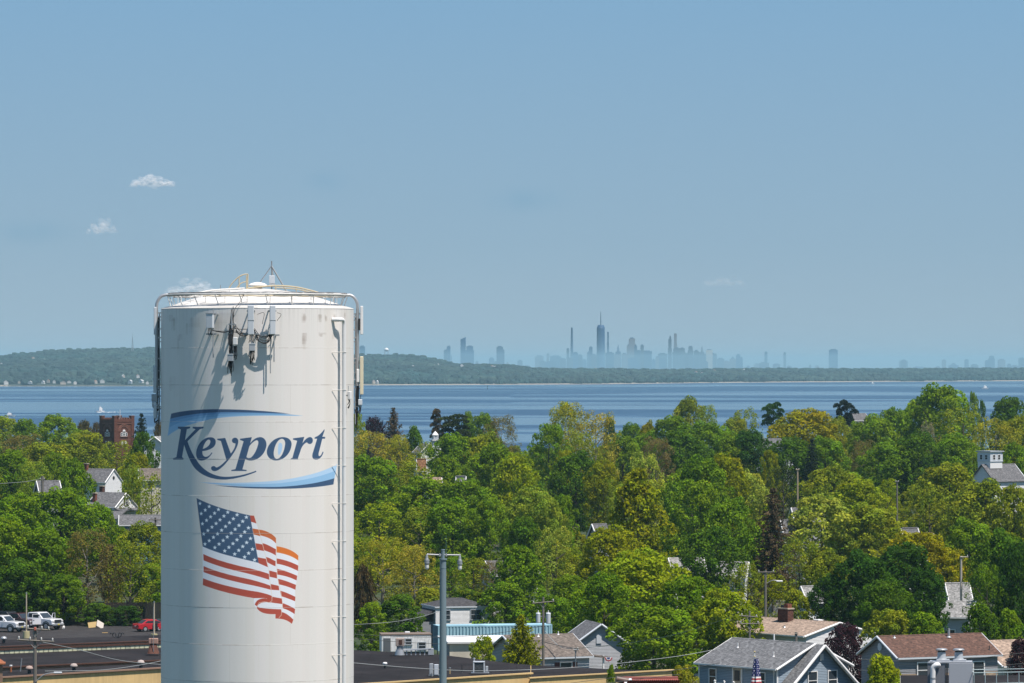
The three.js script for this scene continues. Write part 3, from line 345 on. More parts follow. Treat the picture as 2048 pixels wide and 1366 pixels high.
{
  const paint = new THREE.MeshStandardMaterial({ map: tankTex, roughness: 0.5 }), plainPaint = streak([0.72, 0.70, 0.66], 6, 0.5), roofPaint = grain([0.60, 0.585, 0.55], 7, 0.55);
  const levels = [TH]; for (let y = TH - 2.44; y > 0; y -= 2.27) levels.push(y); levels.push(0);
  for (let i = 0; i < levels.length - 1; i++) {
    const y1 = levels[i], y0 = levels[i + 1], n = 128, pos = [], nor = [], uv = [], idx = [], rad = TR + (i % 2 ? 0.004 : 0);
    for (let k = 0; k <= n; k++) { const a = -Math.PI + 2 * Math.PI * k / n, s = Math.sin(a), c = Math.cos(a); for (const [y, q] of [[y0, 0.006], [y0 + 0.012, 0], [y1 - 0.012, 0], [y1, 0.006]]) { pos.push(s * (rad - q), y, c * (rad - q)); nor.push(s, 0, c); uv.push(k / n, y / TH); } }
    for (let k = 0; k < n; k++) for (let m = 0; m < 3; m++) { const a = k * 4 + m, b = a + 4; idx.push(a, b, b + 1, a, b + 1, a + 1); }
    const g = new THREE.BufferGeometry(); g.setAttribute('position', new THREE.Float32BufferAttribute(pos, 3)); g.setAttribute('normal', new THREE.Float32BufferAttribute(nor, 3)); g.setAttribute('uv', new THREE.Float32BufferAttribute(uv, 2)); g.setIndex(idx);
    part('steel_course', g, paint, tower);
    if (i) part('weld_seam', new THREE.TorusGeometry(TR - 0.001, 0.0065, 5, 128).rotateX(Math.PI / 2).translate(0, y1, 0), plainPaint, tower);
  }
  const prof = [[TR + 0.012, TH - 0.03], [TR + 0.02, TH + 0.0], [TR - 0.06, TH + 0.035], [5.55, TH + 0.15], [5.3, TH + 0.20]]; for (let i = 1; i <= 10; i++) { const r = 5.3 * (1 - i / 10); prof.push([Math.max(r, 0.01), TH + 0.22 + 1.06 * (1 - (r / 5.3) ** 1.8)]); }
  part('roof_dome', lathe(prof, 96), roofPaint, tower);
  const dome = r => TH + (r > 5.3 ? 0.2 : 0.22 + 1.06 * (1 - (r / 5.3) ** 1.8)), at = (deg, r, y) => V3(Math.sin(R(deg)) * r, y, Math.cos(R(deg)) * r);
  // cable tray ring on brackets round the roof edge
  part('tray_ring', [new THREE.TorusGeometry(5.66, 0.05, 6, 96).rotateX(Math.PI / 2).translate(0, TH + 0.86, 0), new THREE.TorusGeometry(5.36, 0.045, 6, 96).rotateX(Math.PI / 2).translate(0, TH + 0.84, 0), new THREE.TorusGeometry(5.52, 0.035, 6, 96).rotateX(Math.PI / 2).translate(0, TH + 0.91, 0)], mat.offwhite, tower);
  for (let k = 0; k < 22; k++) { const a = k * 360 / 22 + 5; part('tray_bracket', [bar(at(a, 5.62, TH + 0.84), at(a + 1.6, 5.42, TH + 0.19), 0.028), bar(at(a, 5.66, TH + 0.84), at(a + 4, 4.95, TH + 0.74), 0.028), bar(at(a + 4, 4.95, TH + 0.74), at(a + 4, 4.95, TH + 0.3), 0.022)], mat.offwhite, tower); }
  for (const [a0, a1, rr, y, w, m] of [[-82, -46, 5.6, 0.82, 0.07, mat.steel], [-30, 26, 5.58, 0.90, 0.03, mat.galv], [10, 70, 5.6, 0.80, 0.06, mat.offwhite], [-40, 60, 5.2, 0.74, 0.04, mat.railTan], [100, 250, 5.55, 0.8, 0.08, mat.galv]]) part('cable_tray', tube(Array.from({ length: 25 }, (_, i) => at(mix(a0, a1, i / 24), rr, TH + y + 0.012 * Math.sin(i * 1.7))), w, 72, 6), m, tower);
  { const rr = rng(41), l = []; for (let k = 0; k < 6; k++) { const p = []; for (let i = 0; i <= 40; i++) { const a = -95 + i * 190 / 40; p.push(at(a, 5.5 + 0.13 * (rr() - 0.5), TH + 0.93 + 0.05 * rr())); } l.push(tube(p, 0.022, 120, 5)); } const o = part('tray_cables', l, M([0.20, 0.20, 0.20], 0.6), tower); o.userData.kind = 'stuff'; }
  // handrails over the dome, the stepped hoop, the vent, the tripod mast
  const L = (zx, zy, z) => { const d = TD - z; return V3((290 + zx / 4.017 - 515) * d / F, HC + (HY - 510 - zy / 4.017) * d / F - TB, z); };
  part('roof_handrail', [tube([L(365, 322, 2.2), L(450, 300, 1.8), L(545, 284, 1.3), L(680, 274, 0.8), L(800, 268, 0.5)], 0.055, 40), tube([L(365, 336, 1.6), L(545, 298, 0.8), L(800, 280, 0.1)], 0.035, 30), ...[[450, 300], [545, 284], [680, 274]].map(([x, y]) => bar(L(x, y, 1.4), L(x, y + 34, 1.4), 0.03))], mat.offwhite, tower);
  part('roof_handrail', [tube([L(830, 266, 0.5), L(930, 256, 0.6), L(1050, 247, 0.7), L(1210, 258, 1.0), L(1330, 285, 1.5), L(1432, 314, 2)], 0.055, 40), tube([L(1040, 262, 0.4), L(1210, 274, 0.7), L(1430, 326, 1.6)], 0.035, 30), ...[[1050, 247], [1215, 259], [1285, 275]].map(([x, y]) => bar(L(x, y, 0.9), L(x, y + 40, 0.9), 0.03))], mat.railTan, tower);
  part('ladder_hoop', [tube([L(675, 266, 0.3), L(705, 222, 0.3), L(760, 172, 0.3), L(800, 156, 0.3), L(826, 154, 0.3)], 0.04, 24), bar(L(826, 152, 0.3), L(822, 276, 0.3), 0.045), bar(L(757, 172, 0.3), L(755, 278, 0.3), 0.035), tube([L(735, 266, 0.6), L(770, 228, 0.6), L(826, 210, 0.6)], 0.035, 16), bar(L(815, 165, 0.9), L(815, 276, 0.9), 0.035)], mat.railTan, tower);
  { const b = L(905, 284, 0), y = b.y; part('vent_cap', lathe([[0.26, y - 0.15], [0.26, y + 0.27], [0.58, y + 0.27], [0.6, y + 0.33], [0.45, y + 0.43], [0.2, y + 0.5], [0.01, y + 0.52]], 24).translate(b.x, 0, 0), mat.white, tower); part('vent_neck', lathe([[0.28, y - 0.2], [0.28, y + 0.22]], 20).translate(b.x, 0, 0), mat.tan, tower); }
  { const top = L(1017, 88, 0); part('tripod_leg', bar(top, L(925, 218, -0.8), 0.035), mat.galv, tower); part('tripod_leg', bar(top, L(1136, 290, 0.3), 0.05), mat.steel, tower); part('tripod_leg', bar(top, L(1040, 240, -1.6), 0.035), mat.galv, tower); part('mast', bar(L(1017, 48, 0), L(1018, 285, 0), 0.042), mat.steel, tower);
    const b = L(1019, 198, 0.12); part('mast_box', [rbx(0.36, 0.52, 0.3, 0.03, b.x, b.y, b.z), bx(0.3, 0.1, 0.26, b.x, b.y - 0.33, b.z)], mat.antenna, tower); const q = L(607, 240, 0); part('lightning_rod', bar(q, [q.x, q.y - 0.5, q.z], 0.022), mat.steel, tower); }
  // overflow pipe with its brackets
  { const ph = Math.asin(173 / 32.06 / 6.5), c = a => V3(Math.sin(ph) * (TR + a), 0, Math.cos(ph) * (TR + a)), E = 0.42, yT = TH - (531 - 440) / 4.017 * TP, o = c(E), i = c(-0.1);
    const side = V3(-Math.cos(ph), 0, Math.sin(ph)).multiplyScalar(0.62), inn = c(-0.05).add(side.clone().multiplyScalar(1));
    part('overflow_pipe', tube([inn.clone().setY(yT), c(0.32).add(side.clone().multiplyScalar(0.75)).setY(yT), c(E).add(side.clone().multiplyScalar(0.34)).setY(yT), c(E).add(side.clone().multiplyScalar(0.14)).setY(yT - 0.07), c(E).add(side.clone().multiplyScalar(0.03)).setY(yT - 0.22), o.clone().setY(yT - 0.42), o.clone().setY(yT - 0.9), o.clone().setY(yT - 1.6), o.clone().setY(yT - 3), o.clone().setY(12), o.clone().setY(0)], 0.125, 400, 14), mat.white, tower);
    for (let y = yT - 2.0; y > 1; y -= 2.33) { const a = c(0).add(side.clone().multiplyScalar(1.1)).setY(y), s2 = side.clone().multiplyScalar(-0.25); part('pipe_bracket', [bar(a, o.clone().setY(y), 0.02), bar(c(0).add(s2).setY(y), o.clone().setY(y), 0.02), new THREE.TorusGeometry(0.135, 0.018, 5, 16).rotateX(Math.PI / 2).translate(o.x, y, o.z)], mat.offwhite, tower); } }
  // galvanised conduits bending over the rim on both flanks
  const conduit = (s, x) => part('conduit', tube([[s * 5.4, TH + 0.86, 0.1], [s * 5.75, TH + 0.86, 0.1], [s * (x - 0.25), TH + 0.74, 0.1], [s * (x - 0.03), TH + 0.38, 0.1], [s * x, TH - 0.2, 0.1], [s * x, TH - 2, 0.1], [s * x, TH - 4.8, 0.1]], 0.10, 60, 10), mat.galv, tower);
  conduit(-1, 6.28); conduit(1, 6.24);
  for (const s of [-1, 1]) for (let k = 0; k < 4; k++) part('conduit_clamp', bx(0.34, 0.08, 0.12, s * 6.13, TH - 0.5 - k * 1.3, 0.1), mat.galv, tower);
}
// fittings bolted to the shell: placed by the photograph's column and row, standing off the steel by so much
function onTank(name, label, category, px, py, off, group) {
  const ph = Math.asin(clamp((px - 515) / 32.06 / (TR + off), -1, 1)), y = HC + (HY - py) / F * (TD - (TR + off) * Math.cos(ph)), a = TTURN + ph;
  const o = thing(name, label, category, [TX + Math.sin(a) * TR, y, -TD + Math.cos(a) * TR], a, group); return o;
}
{
  const clampBar = (o, y, off, w = 0.5) => part('bracket', [bx(0.07, 0.07, off + 0.1, -w / 3, y, off / 2), bx(0.07, 0.07, off + 0.1, w / 3, y, off / 2), bx(w, 0.09, 0.09, 0, y, off)], mat.steel, o);
  const pole = (o, y0, y1, off, x = 0, r = 0.038) => part('mounting_pole', bar([x, y0, off], [x, y1, off], r, 9), mat.galv, o);
  function drops(o, x0, x1, y, len, z, n, seed) { const r = rng(seed), l = []; for (let i = 0; i < n; i++) { const x = mix(x0, x1, (i + 0.5) / n), k = len * mix(0.6, 1.1, r()); l.push(tube([[x, y, z], [x + (r() - 0.5) * 0.12, y - k * 0.5, z + 0.05], [x + (r() - 0.5) * 0.22, y - k, z * 0.8]], 0.022, 10, 5)); } return part('cable_tails', l, mat.cable, o); }
  let o = onTank('equipment_cabinet', 'small grey cabinet on a pole at the left of the tower front', 'cabinet', 423, 642, 0.62);
  part('box', rbx(0.44, 0.88, 0.26, 0.03, 0, 0, 0.66), mat.antenna, o); pole(o, -2.25, 0.72, 0.5, 0.13); clampBar(o, 0.42, 0.48, 0.6); clampBar(o, -0.8, 0.48, 0.7); drops(o, -0.12, 0.1, -0.42, 0.5, 0.64, 4, 2); part('lid', bx(0.48, 0.04, 0.3, 0, 0.45, 0.66), mat.steel, o);
  o = onTank('panel_antenna', 'left of two tall white panel antennas at the top centre of the tower', 'antenna', 502, 640, 0.62);
  part('panel', rbx(0.38, 1.80, 0.17, 0.05, 0, 0, 0.70), mat.antenna, o); part('joint_band', bx(0.40, 0.035, 0.19, 0, -0.02, 0.70), mat.steel, o); pole(o, -1.75, 0.8, 0.52, 0.05); clampBar(o, 0.55, 0.5, 0.5); clampBar(o, -0.85, 0.5, 0.95); drops(o, -0.1, 0.14, -0.9, 0.5, 0.62, 4, 5);
  o = onTank('panel_antenna', 'right of two tall white panel antennas at the top centre of the tower', 'antenna', 544, 640, 0.62);
  part('panel', rbx(0.36, 1.78, 0.17, 0.05, 0, 0, 0.70), mat.antenna, o); part('joint_band', bx(0.38, 0.035, 0.19, 0, -0.02, 0.70), mat.steel, o); pole(o, -2.55, 0.8, 0.52, 0.12); pole(o, -3.25, -0.75, 0.42, -0.09, 0.03); clampBar(o, 0.55, 0.5, 0.5); clampBar(o, -0.92, 0.5, 0.9);
  o = onTank('radio_unit', 'small grey radio box with dangling cables under the left panel antenna', 'radio box', 504.5, 695, 0.6);
  part('box', rbx(0.36, 0.42, 0.2, 0.03, 0, 0, 0.64), mat.radio, o); part('lid', bx(0.4, 0.05, 0.24, 0, 0.22, 0.64), mat.antenna, o); pole(o, -0.3, 0.85, 0.5); drops(o, -0.16, 0.16, -0.2, 0.85, 0.64, 9, 7);
  o = onTank('radio_unit', 'white radio box on the dark crowded pole left of the panel antennas', 'radio box', 471.5, 682, 0.62);
  part('box', rbx(0.26, 0.46, 0.2, 0.03, 0.02, 0, 0.68), mat.white, o); part('heat_sink', [0, 1, 2, 3, 4].map(i => bx(0.03, 0.4, 0.1, -0.08 + i * 0.045, -0.5, 0.66)), mat.dark, o); drops(o, -0.12, 0.1, -0.6, 0.55, 0.64, 5, 9);
  o = onTank('antenna_pole', 'dark mounting pole crowded with gear and cables left of the panel antennas', 'pole', 464.5, 660, 0.5);
  pole(o, -1.75, 1.0, 0.5, 0, 0.05); clampBar(o, 0.35, 0.48, 0.4); clampBar(o, -0.5, 0.48, 0.5); { const r = rng(15), l = []; for (let i = 0; i < 9; i++) { const x = (r() - 0.5) * 0.2; l.push(tube([[x, mix(0.5, 1.5, r()), 0.25], [x + (r() - 0.5) * 0.2, -0.3, 0.5], [x + (r() - 0.5) * 0.22, -1.2, 0.56], [x * 1.2, -2.0 - r() * 0.4, 0.5]], 0.024, 20, 5)); } part('cable_tails', l, mat.cable, o); } part('gear', [rbx(0.22, 0.7, 0.2, 0.02, -0.06, -0.55, 0.6), rbx(0.3, 0.16, 0.22, 0.02, 0, -0.05, 0.58)], mat.dark, o);
  o = onTank('radio_unit', 'grey radio box low on the crowded pole left of the panel antennas', 'radio box', 463, 715.5, 0.6);
  part('box', rbx(0.36, 0.42, 0.22, 0.03, 0, 0, 0.66), mat.radio, o); part('lid', bx(0.4, 0.05, 0.26, 0, 0.22, 0.66), mat.antenna, o); drops(o, -0.15, 0.15, -0.2, 0.85, 0.62, 11, 13);
  // loops of cable slung between the poles
  o = onTank('cable_bundle', 'loops of black cable slung between the poles at the tower top', 'cables', 505, 668, 0.4);
  { const r = rng(23), l = []; const sag = (x0, y0, x1, y1, s) => l.push(tube([[x0, y0, 0.45], [mix(x0, x1, 0.3), Math.min(y0, y1) - s * 0.8, 0.5], [mix(x0, x1, 0.7), Math.min(y0, y1) - s, 0.5], [x1, y1, 0.45]], 0.02, 24, 5));
    for (let i = 0; i < 7; i++) sag(-1.15 + r() * 0.15, 0.1 + r() * 0.5, -0.1 + r() * 0.2, 0.05 + r() * 0.3, r() * 0.4); for (let i = 0; i < 8; i++) sag(-0.05 + r() * 0.2, r() * 0.35, 1.15 + r() * 0.15, r() * 0.35, 0.2 + r() * 0.6); for (let i = 0; i < 3; i++) sag(-2.5, 0.25, -1.2, 0.2 + r() * 0.2, r() * 0.2); l.push(tube([[-1.15, 1.0, 0.3], [-1.1, 1.5, 0.12], [-0.75, 2.0, 0.08], [-0.55, 2.45, -0.3]], 0.016, 16, 5), tube([[0.3, 1.2, 0.3], [0.7, 1.3, 0.4], [0.6, 0.6, 0.4]], 0.015, 16, 5), tube([[1.5, 1.3, 0.3], [1.75, 1.2, 0.4], [1.5, 0.8, 0.4]], 0.015, 16, 5)); part('cable', l, mat.cable, o).userData.kind = 'stuff'; }
  // the flanks
  const flank = (name, label, cat, px, py, fn) => { const a = TTURN, s = px < 515 ? -1 : 1, dx = Math.abs(px - 515) / 32.06, o = thing(name, label, cat, [TX + s * TR * Math.cos(a), YY(py, TD), -TD - s * TR * Math.sin(a)], a); fn(o, s, dx - TR); return o; };   // fn builds with x outward
  const fp = (o, s, off, w, h, d, m, y = 0) => part('panel', rbx(w, h, d, 0.04, s * off, y, 0.15), m, o), arm = (o, s, off, y) => part('bracket', bx(off + 0.06, 0.07, 0.07, s * off / 2, y, 0.1), mat.steel, o);
  flank('panel_antenna', 'upper panel antenna hanging off the left flank of the tower', 'antenna', 311, 642, (o, s, k) => { fp(o, s, k, 0.17, 1.72, 0.3, mat.antenna); arm(o, s, k, 0.5); arm(o, s, k, -0.5); });
  flank('panel_antenna', 'long grey panel antenna halfway down the left flank of the tower', 'antenna', 310.5, 759, (o, s, k) => { fp(o, s, k, 0.2, 1.66, 0.3, mat.antenna); arm(o, s, k, 0.55); arm(o, s, k, -0.5); });
  flank('radio_unit', 'boxy grey radio with looping cables on the left flank of the tower', 'radio box', 309.5, 795, (o, s, k) => { fp(o, s, k, 0.36, 0.44, 0.3, mat.radio); arm(o, s, k, 0.1); part('cable_tails', [0, 1, 2, 3, 4].map(i => tube([[s * (k + 0.12 - i * 0.06), -0.2, 0.1], [s * (k + 0.08 - i * 0.05), -0.62 - 0.05 * i, 0.12], [s * (k - 0.3), -0.75, 0.1]], 0.02, 14, 5)), mat.cable, o); });
  flank('panel_antenna', 'lowest short panel antenna on the left flank of the tower', 'antenna', 310.8, 823, (o, s, k) => { fp(o, s, k, 0.2, 0.84, 0.3, mat.antenna); arm(o, s, k, 0.2); part('cable_tails', [0, 1, 2].map(i => tube([[s * (k - 0.05 + i * 0.05), -0.4, 0.1], [s * (k + 0.02), -0.62 - 0.05 * i, 0.1], [s * 0.14, -0.5, 0.1]], 0.018, 12, 5)), mat.cable, o); });
  flank('panel_antenna', 'white panel antenna at the top of the right flank of the tower', 'antenna', 723.2, 640.5, (o, s, k) => { fp(o, s, k, 0.18, 1.78, 0.3, mat.white); part('radio_back', rbx(0.14, 0.72, 0.24, 0.02, s * (k - 0.15), -0.25, 0.15), mat.dark, o); arm(o, s, k, 0.4); arm(o, s, k, -0.6); });
  flank('panel_antenna', 'cream panel antenna lower on the right flank of the tower', 'antenna', 723.2, 751, (o, s, k) => { fp(o, s, k, 0.22, 2.38, 0.3, mat.cream); arm(o, s, k, 0.8); arm(o, s, k, -0.8); });
  flank('equipment_cabinet', 'narrow white box on the conduit of the right tower flank', 'cabinet', 715.6, 751.5, (o, s, k) => { fp(o, s, k, 0.17, 0.82, 0.22, mat.white); arm(o, s, k, 0.2); part('cable_tails', [0, 1, 2, 3].map(i => tube([[s * (k - 0.06 + i * 0.04), -0.4, 0.15], [s * (k + (i - 2) * 0.05), -1.1, 0.15], [s * (k - 0.1 + i * 0.05), -1.9, 0.14]], 0.022, 14, 5)), mat.cable, o); });
  flank('radio_unit', 'small white radio with loose cables at the foot of the right flank gear', 'radio box', 720.3, 804.5, (o, s, k) => { fp(o, s, k, 0.26, 0.36, 0.2, mat.antenna); arm(o, s, k, 0); part('cable_tails', [tube([[s * k, 0.2, 0.15], [s * (k + 0.05), 0.6, 0.15], [s * k, 0.9, 0.15]], 0.02, 10, 5), ...[0, 1, 2, 3].map(i => tube([[s * (k - 0.1 + i * 0.06), -0.18, 0.15], [s * (k - 0.05), -0.5 - i * 0.07, 0.15], [s * (k - 0.35), -0.6 + i * 0.06, 0.12], [s * 0.12, -0.5 - i * 0.1, 0.1]], 0.02, 16, 5))], mat.cable, o); });
  o = onTank('equipment_cabinet', 'small white box beside the overflow pipe high on the tower', 'cabinet', 697.5, 791, 0.35);
  part('box', rbx(0.3, 0.5, 0.2, 0.03, 0, 0, 0.34), mat.white, o); clampBar(o, 0, 0.25, 0.3); drops(o, -0.1, 0.1, -0.2, 0.6, 0.3, 4, 19); pole(o, -0.3, 0.6, 0.22, 0.08, 0.025);
  // vertical runs of dark cable on each flank
  for (const [s, label, seed] of [[-1, 'dark cable run down the left edge of the tower', 3], [1, 'dark cable run down the right edge of the tower', 4]]) {
    const q = thing('cable_run', label, 'cables', [TX + s * TR * Math.cos(TTURN), 30, -TD - s * TR * Math.sin(TTURN)], TTURN), r = rng(seed), l = [], top = TB + TH - 30;
    for (let i = 0; i < 7; i++) { const k = 0.08 + i * 0.028; l.push(tube([[s * k, top - 0.5, 0.05], [s * (k + 0.03 * (r() - 0.5)), top - 2, 0.1], [s * (k + 0.05 * (r() - 0.5)), top - 3.6, 0.1], [s * (k + 0.05 * r()), top - 5.2, 0.1], [s * (k - 0.02), top - 6.6 - r() * 0.9, 0.05]], 0.02, 40, 5)); }
    for (let i = 0; i < 5; i++) { const y = top - 2.5 - r() * 3.4; l.push(tube([[s * 0.12, y, 0.1], [s * (0.24 + 0.12 * r()), y - 0.25, 0.15], [s * 0.14, y - 0.6, 0.1]], 0.018, 14, 5)); }
    part('cable', l, mat.cable, q).userData.kind = 'stuff'; for (let k = 0; k < 5; k++) part('bracket', bx(0.32, 0.06, 0.06, s * 0.16, top - 0.7 - k * 1.35, 0.08), mat.steel, q); part('steel_rail', bar([s * 0.1, top - 0.3, 0.1], [s * 0.1, top - 7.2, 0.1], 0.035), mat.steel, q);
  }
}

// ---------------------------------------------------------------- houses and yards
const C = {
  shGrey: shingle([0.150, 0.153, 0.158]), shTan: shingle([0.33, 0.245, 0.185]), shRed: shingle([0.112, 0.060, 0.043]), shBrown: shingle([0.15, 0.125, 0.105]), shDark: shingle([0.055, 0.053, 0.055]), shLight: shingle([0.27, 0.268, 0.26]), shMid: shingle([0.125, 0.125, 0.13]),
  blueSide: siding([0.26, 0.33, 0.40]), whiteSide: siding([0.76, 0.77, 0.78]), greySide: siding([0.24, 0.25, 0.27]), paleSide: siding([0.45, 0.47, 0.50]), stone: M([0.62, 0.58, 0.47], 0.9, { map: rep(texBrick, 2.6) }), creamWall: streak([0.60, 0.55, 0.45], 5), tealSide: siding([0.10, 0.22, 0.33]),
  roofing: new THREE.MeshPhysicalMaterial({ color: lin(0.046, 0.040, 0.041), roughness: 1, specularIntensity: 0.25, map: rep(texRoof, 26) }), asphalt: new THREE.MeshPhysicalMaterial({ color: lin(0.082, 0.076, 0.076), roughness: 1, specularIntensity: 0.25, map: rep(texSpeck, 9) }), yellow: M([0.76, 0.54, 0.25], 0.85, { map: rep(texWall, 9) }), coping: grain([0.26, 0.16, 0.11], 3), orangeTile: M([0.50, 0.17, 0.065], 0.75, { map: rep(texGrain, 2) }), fenceWood: streak([0.022, 0.019, 0.017], 1.2, 0.9), brick: M([0.20, 0.082, 0.052], 0.9, { map: rep(texBrick, 2.4) }), brickTrim: grain([0.20, 0.085, 0.055], 2), paleGreen: streak([0.54, 0.55, 0.38], 2, 0.6),
};
function win(parent, w, h, x, y, z, ry, o = {}) {                                  // a window: frame, panes, muntins
  const f = 0.09, fr = part('window', [bx(w + 2 * f, f, 0.09, 0, h / 2 + f / 2, 0), bx(w + 2 * f + 0.08, f, 0.13, 0, -h / 2 - f / 2, 0.02), bx(f, h, 0.09, -w / 2 - f / 2, 0, 0), bx(f, h, 0.09, w / 2 + f / 2, 0, 0), bx(w, 0.06, 0.07, 0, 0, 0.005)], o.frame || mat.white, parent);
  fr.position.set(x, y, z); fr.rotation.y = ry;
  for (const s of [1, -1]) { part('pane', bx(w, h / 2 - 0.03, 0.02, 0, s * (h / 4 + 0.015), -0.012), mat.glass, fr); }
  if (o.cols) part('muntin', Array.from({ length: o.cols - 1 }, (_, i) => bx(0.05, h, 0.05, -w / 2 + w * (i + 1) / o.cols, 0, 0.012)), o.frame || mat.white, fr);
  if (o.shutter) for (const s of [1, -1]) part('shutter', bx(o.sw || 0.35, h + 0.1, 0.05, s * (w / 2 + f + (o.sw || 0.35) / 2 + 0.01), 0, 0.01), o.shutter, fr);
  return fr;
}
// gable house: ridge along local x, length L; half width a; walls to hw above its foot; roof rises by rise; eaves stand out by ov
function house(label, pos, turn, L, a, hw, rise, roofM, wallM, o = {}) {
  const t = thing(o.name || 'house', label, o.cat || 'house', pos, turn, o.group), ov = o.ov ?? 0.35, k = rise / a, e = a + ov, l = L / 2 + (o.rake ?? 0.3), yr = hw + rise, ye = yr - k * e, th = 0.16;
  const wall = [bx(L, hw, 2 * a, 0, hw / 2, 0)]; for (const s of [1, -1]) wall.push(slab([s * L / 2, hw, s * a], [s * L / 2, hw, -s * a], [s * L / 2, yr - 0.02, 0], [s * L / 2, yr - 0.02, 0], 0.12));
  const walls = part('wall', wall, wallM, t, true), roof = part('roof', [slab([-l, ye + th, e], [l, ye + th, e], [l, yr + th, 0], [-l, yr + th, 0], th), slab([l, ye + th, -e], [-l, ye + th, -e], [-l, yr + th, 0], [l, yr + th, 0], th)], roofM, t, true);
  part('ridge_cap', [slab([-l, yr + th + 0.015 - 0.18 * k, 0.18], [l, yr + th + 0.015 - 0.18 * k, 0.18], [l, yr + th + 0.015, 0], [-l, yr + th + 0.015, 0], 0.03), slab([l, yr + th + 0.015 - 0.18 * k, -0.18], [-l, yr + th + 0.015 - 0.18 * k, -0.18], [-l, yr + th + 0.015, 0], [l, yr + th + 0.015, 0], 0.03)], roofM, t, true);
  const tr = o.trim || mat.white; for (const s of [1, -1]) { part('rake_board', [bar([s * (l + 0.02), ye + 0.05, e], [s * (l + 0.02), yr + 0.06, 0], 0.12, 4), bar([s * (l + 0.02), ye + 0.05, -e], [s * (l + 0.02), yr + 0.06, 0], 0.12, 4)], tr, t); part('gutter', bx(2 * l, 0.14, 0.12, 0, ye + 0.06, s * (e + 0.06)), tr, t); }
  return Object.assign(t, { walls, roof, yr, ye, e, l, k, th });
}
function chimney(h, x, z, w, d, top, m = mat.chimney, foot) { const y0 = foot ?? h.yr - h.k * Math.abs(z) - 0.6, c = part('chimney', bx(w, top - y0, d, x, (top + y0) / 2, z), m, h, true); part('cap', bx(w + 0.16, 0.12, d + 0.16, x, top + 0.06, z), mat.tan, c); return c; }
function ventPipe(h, x, z, len, m = mat.galv, r = 0.07) { const y = h.yr + h.th - h.k * Math.abs(z); part('vent_pipe', [cyl(r, r, len + 0.25, x, y - 0.25, z, 10), cyl(r * 2.4, r * 1.3, 0.1, x, y - 0.02, z, 10)], m, h); }

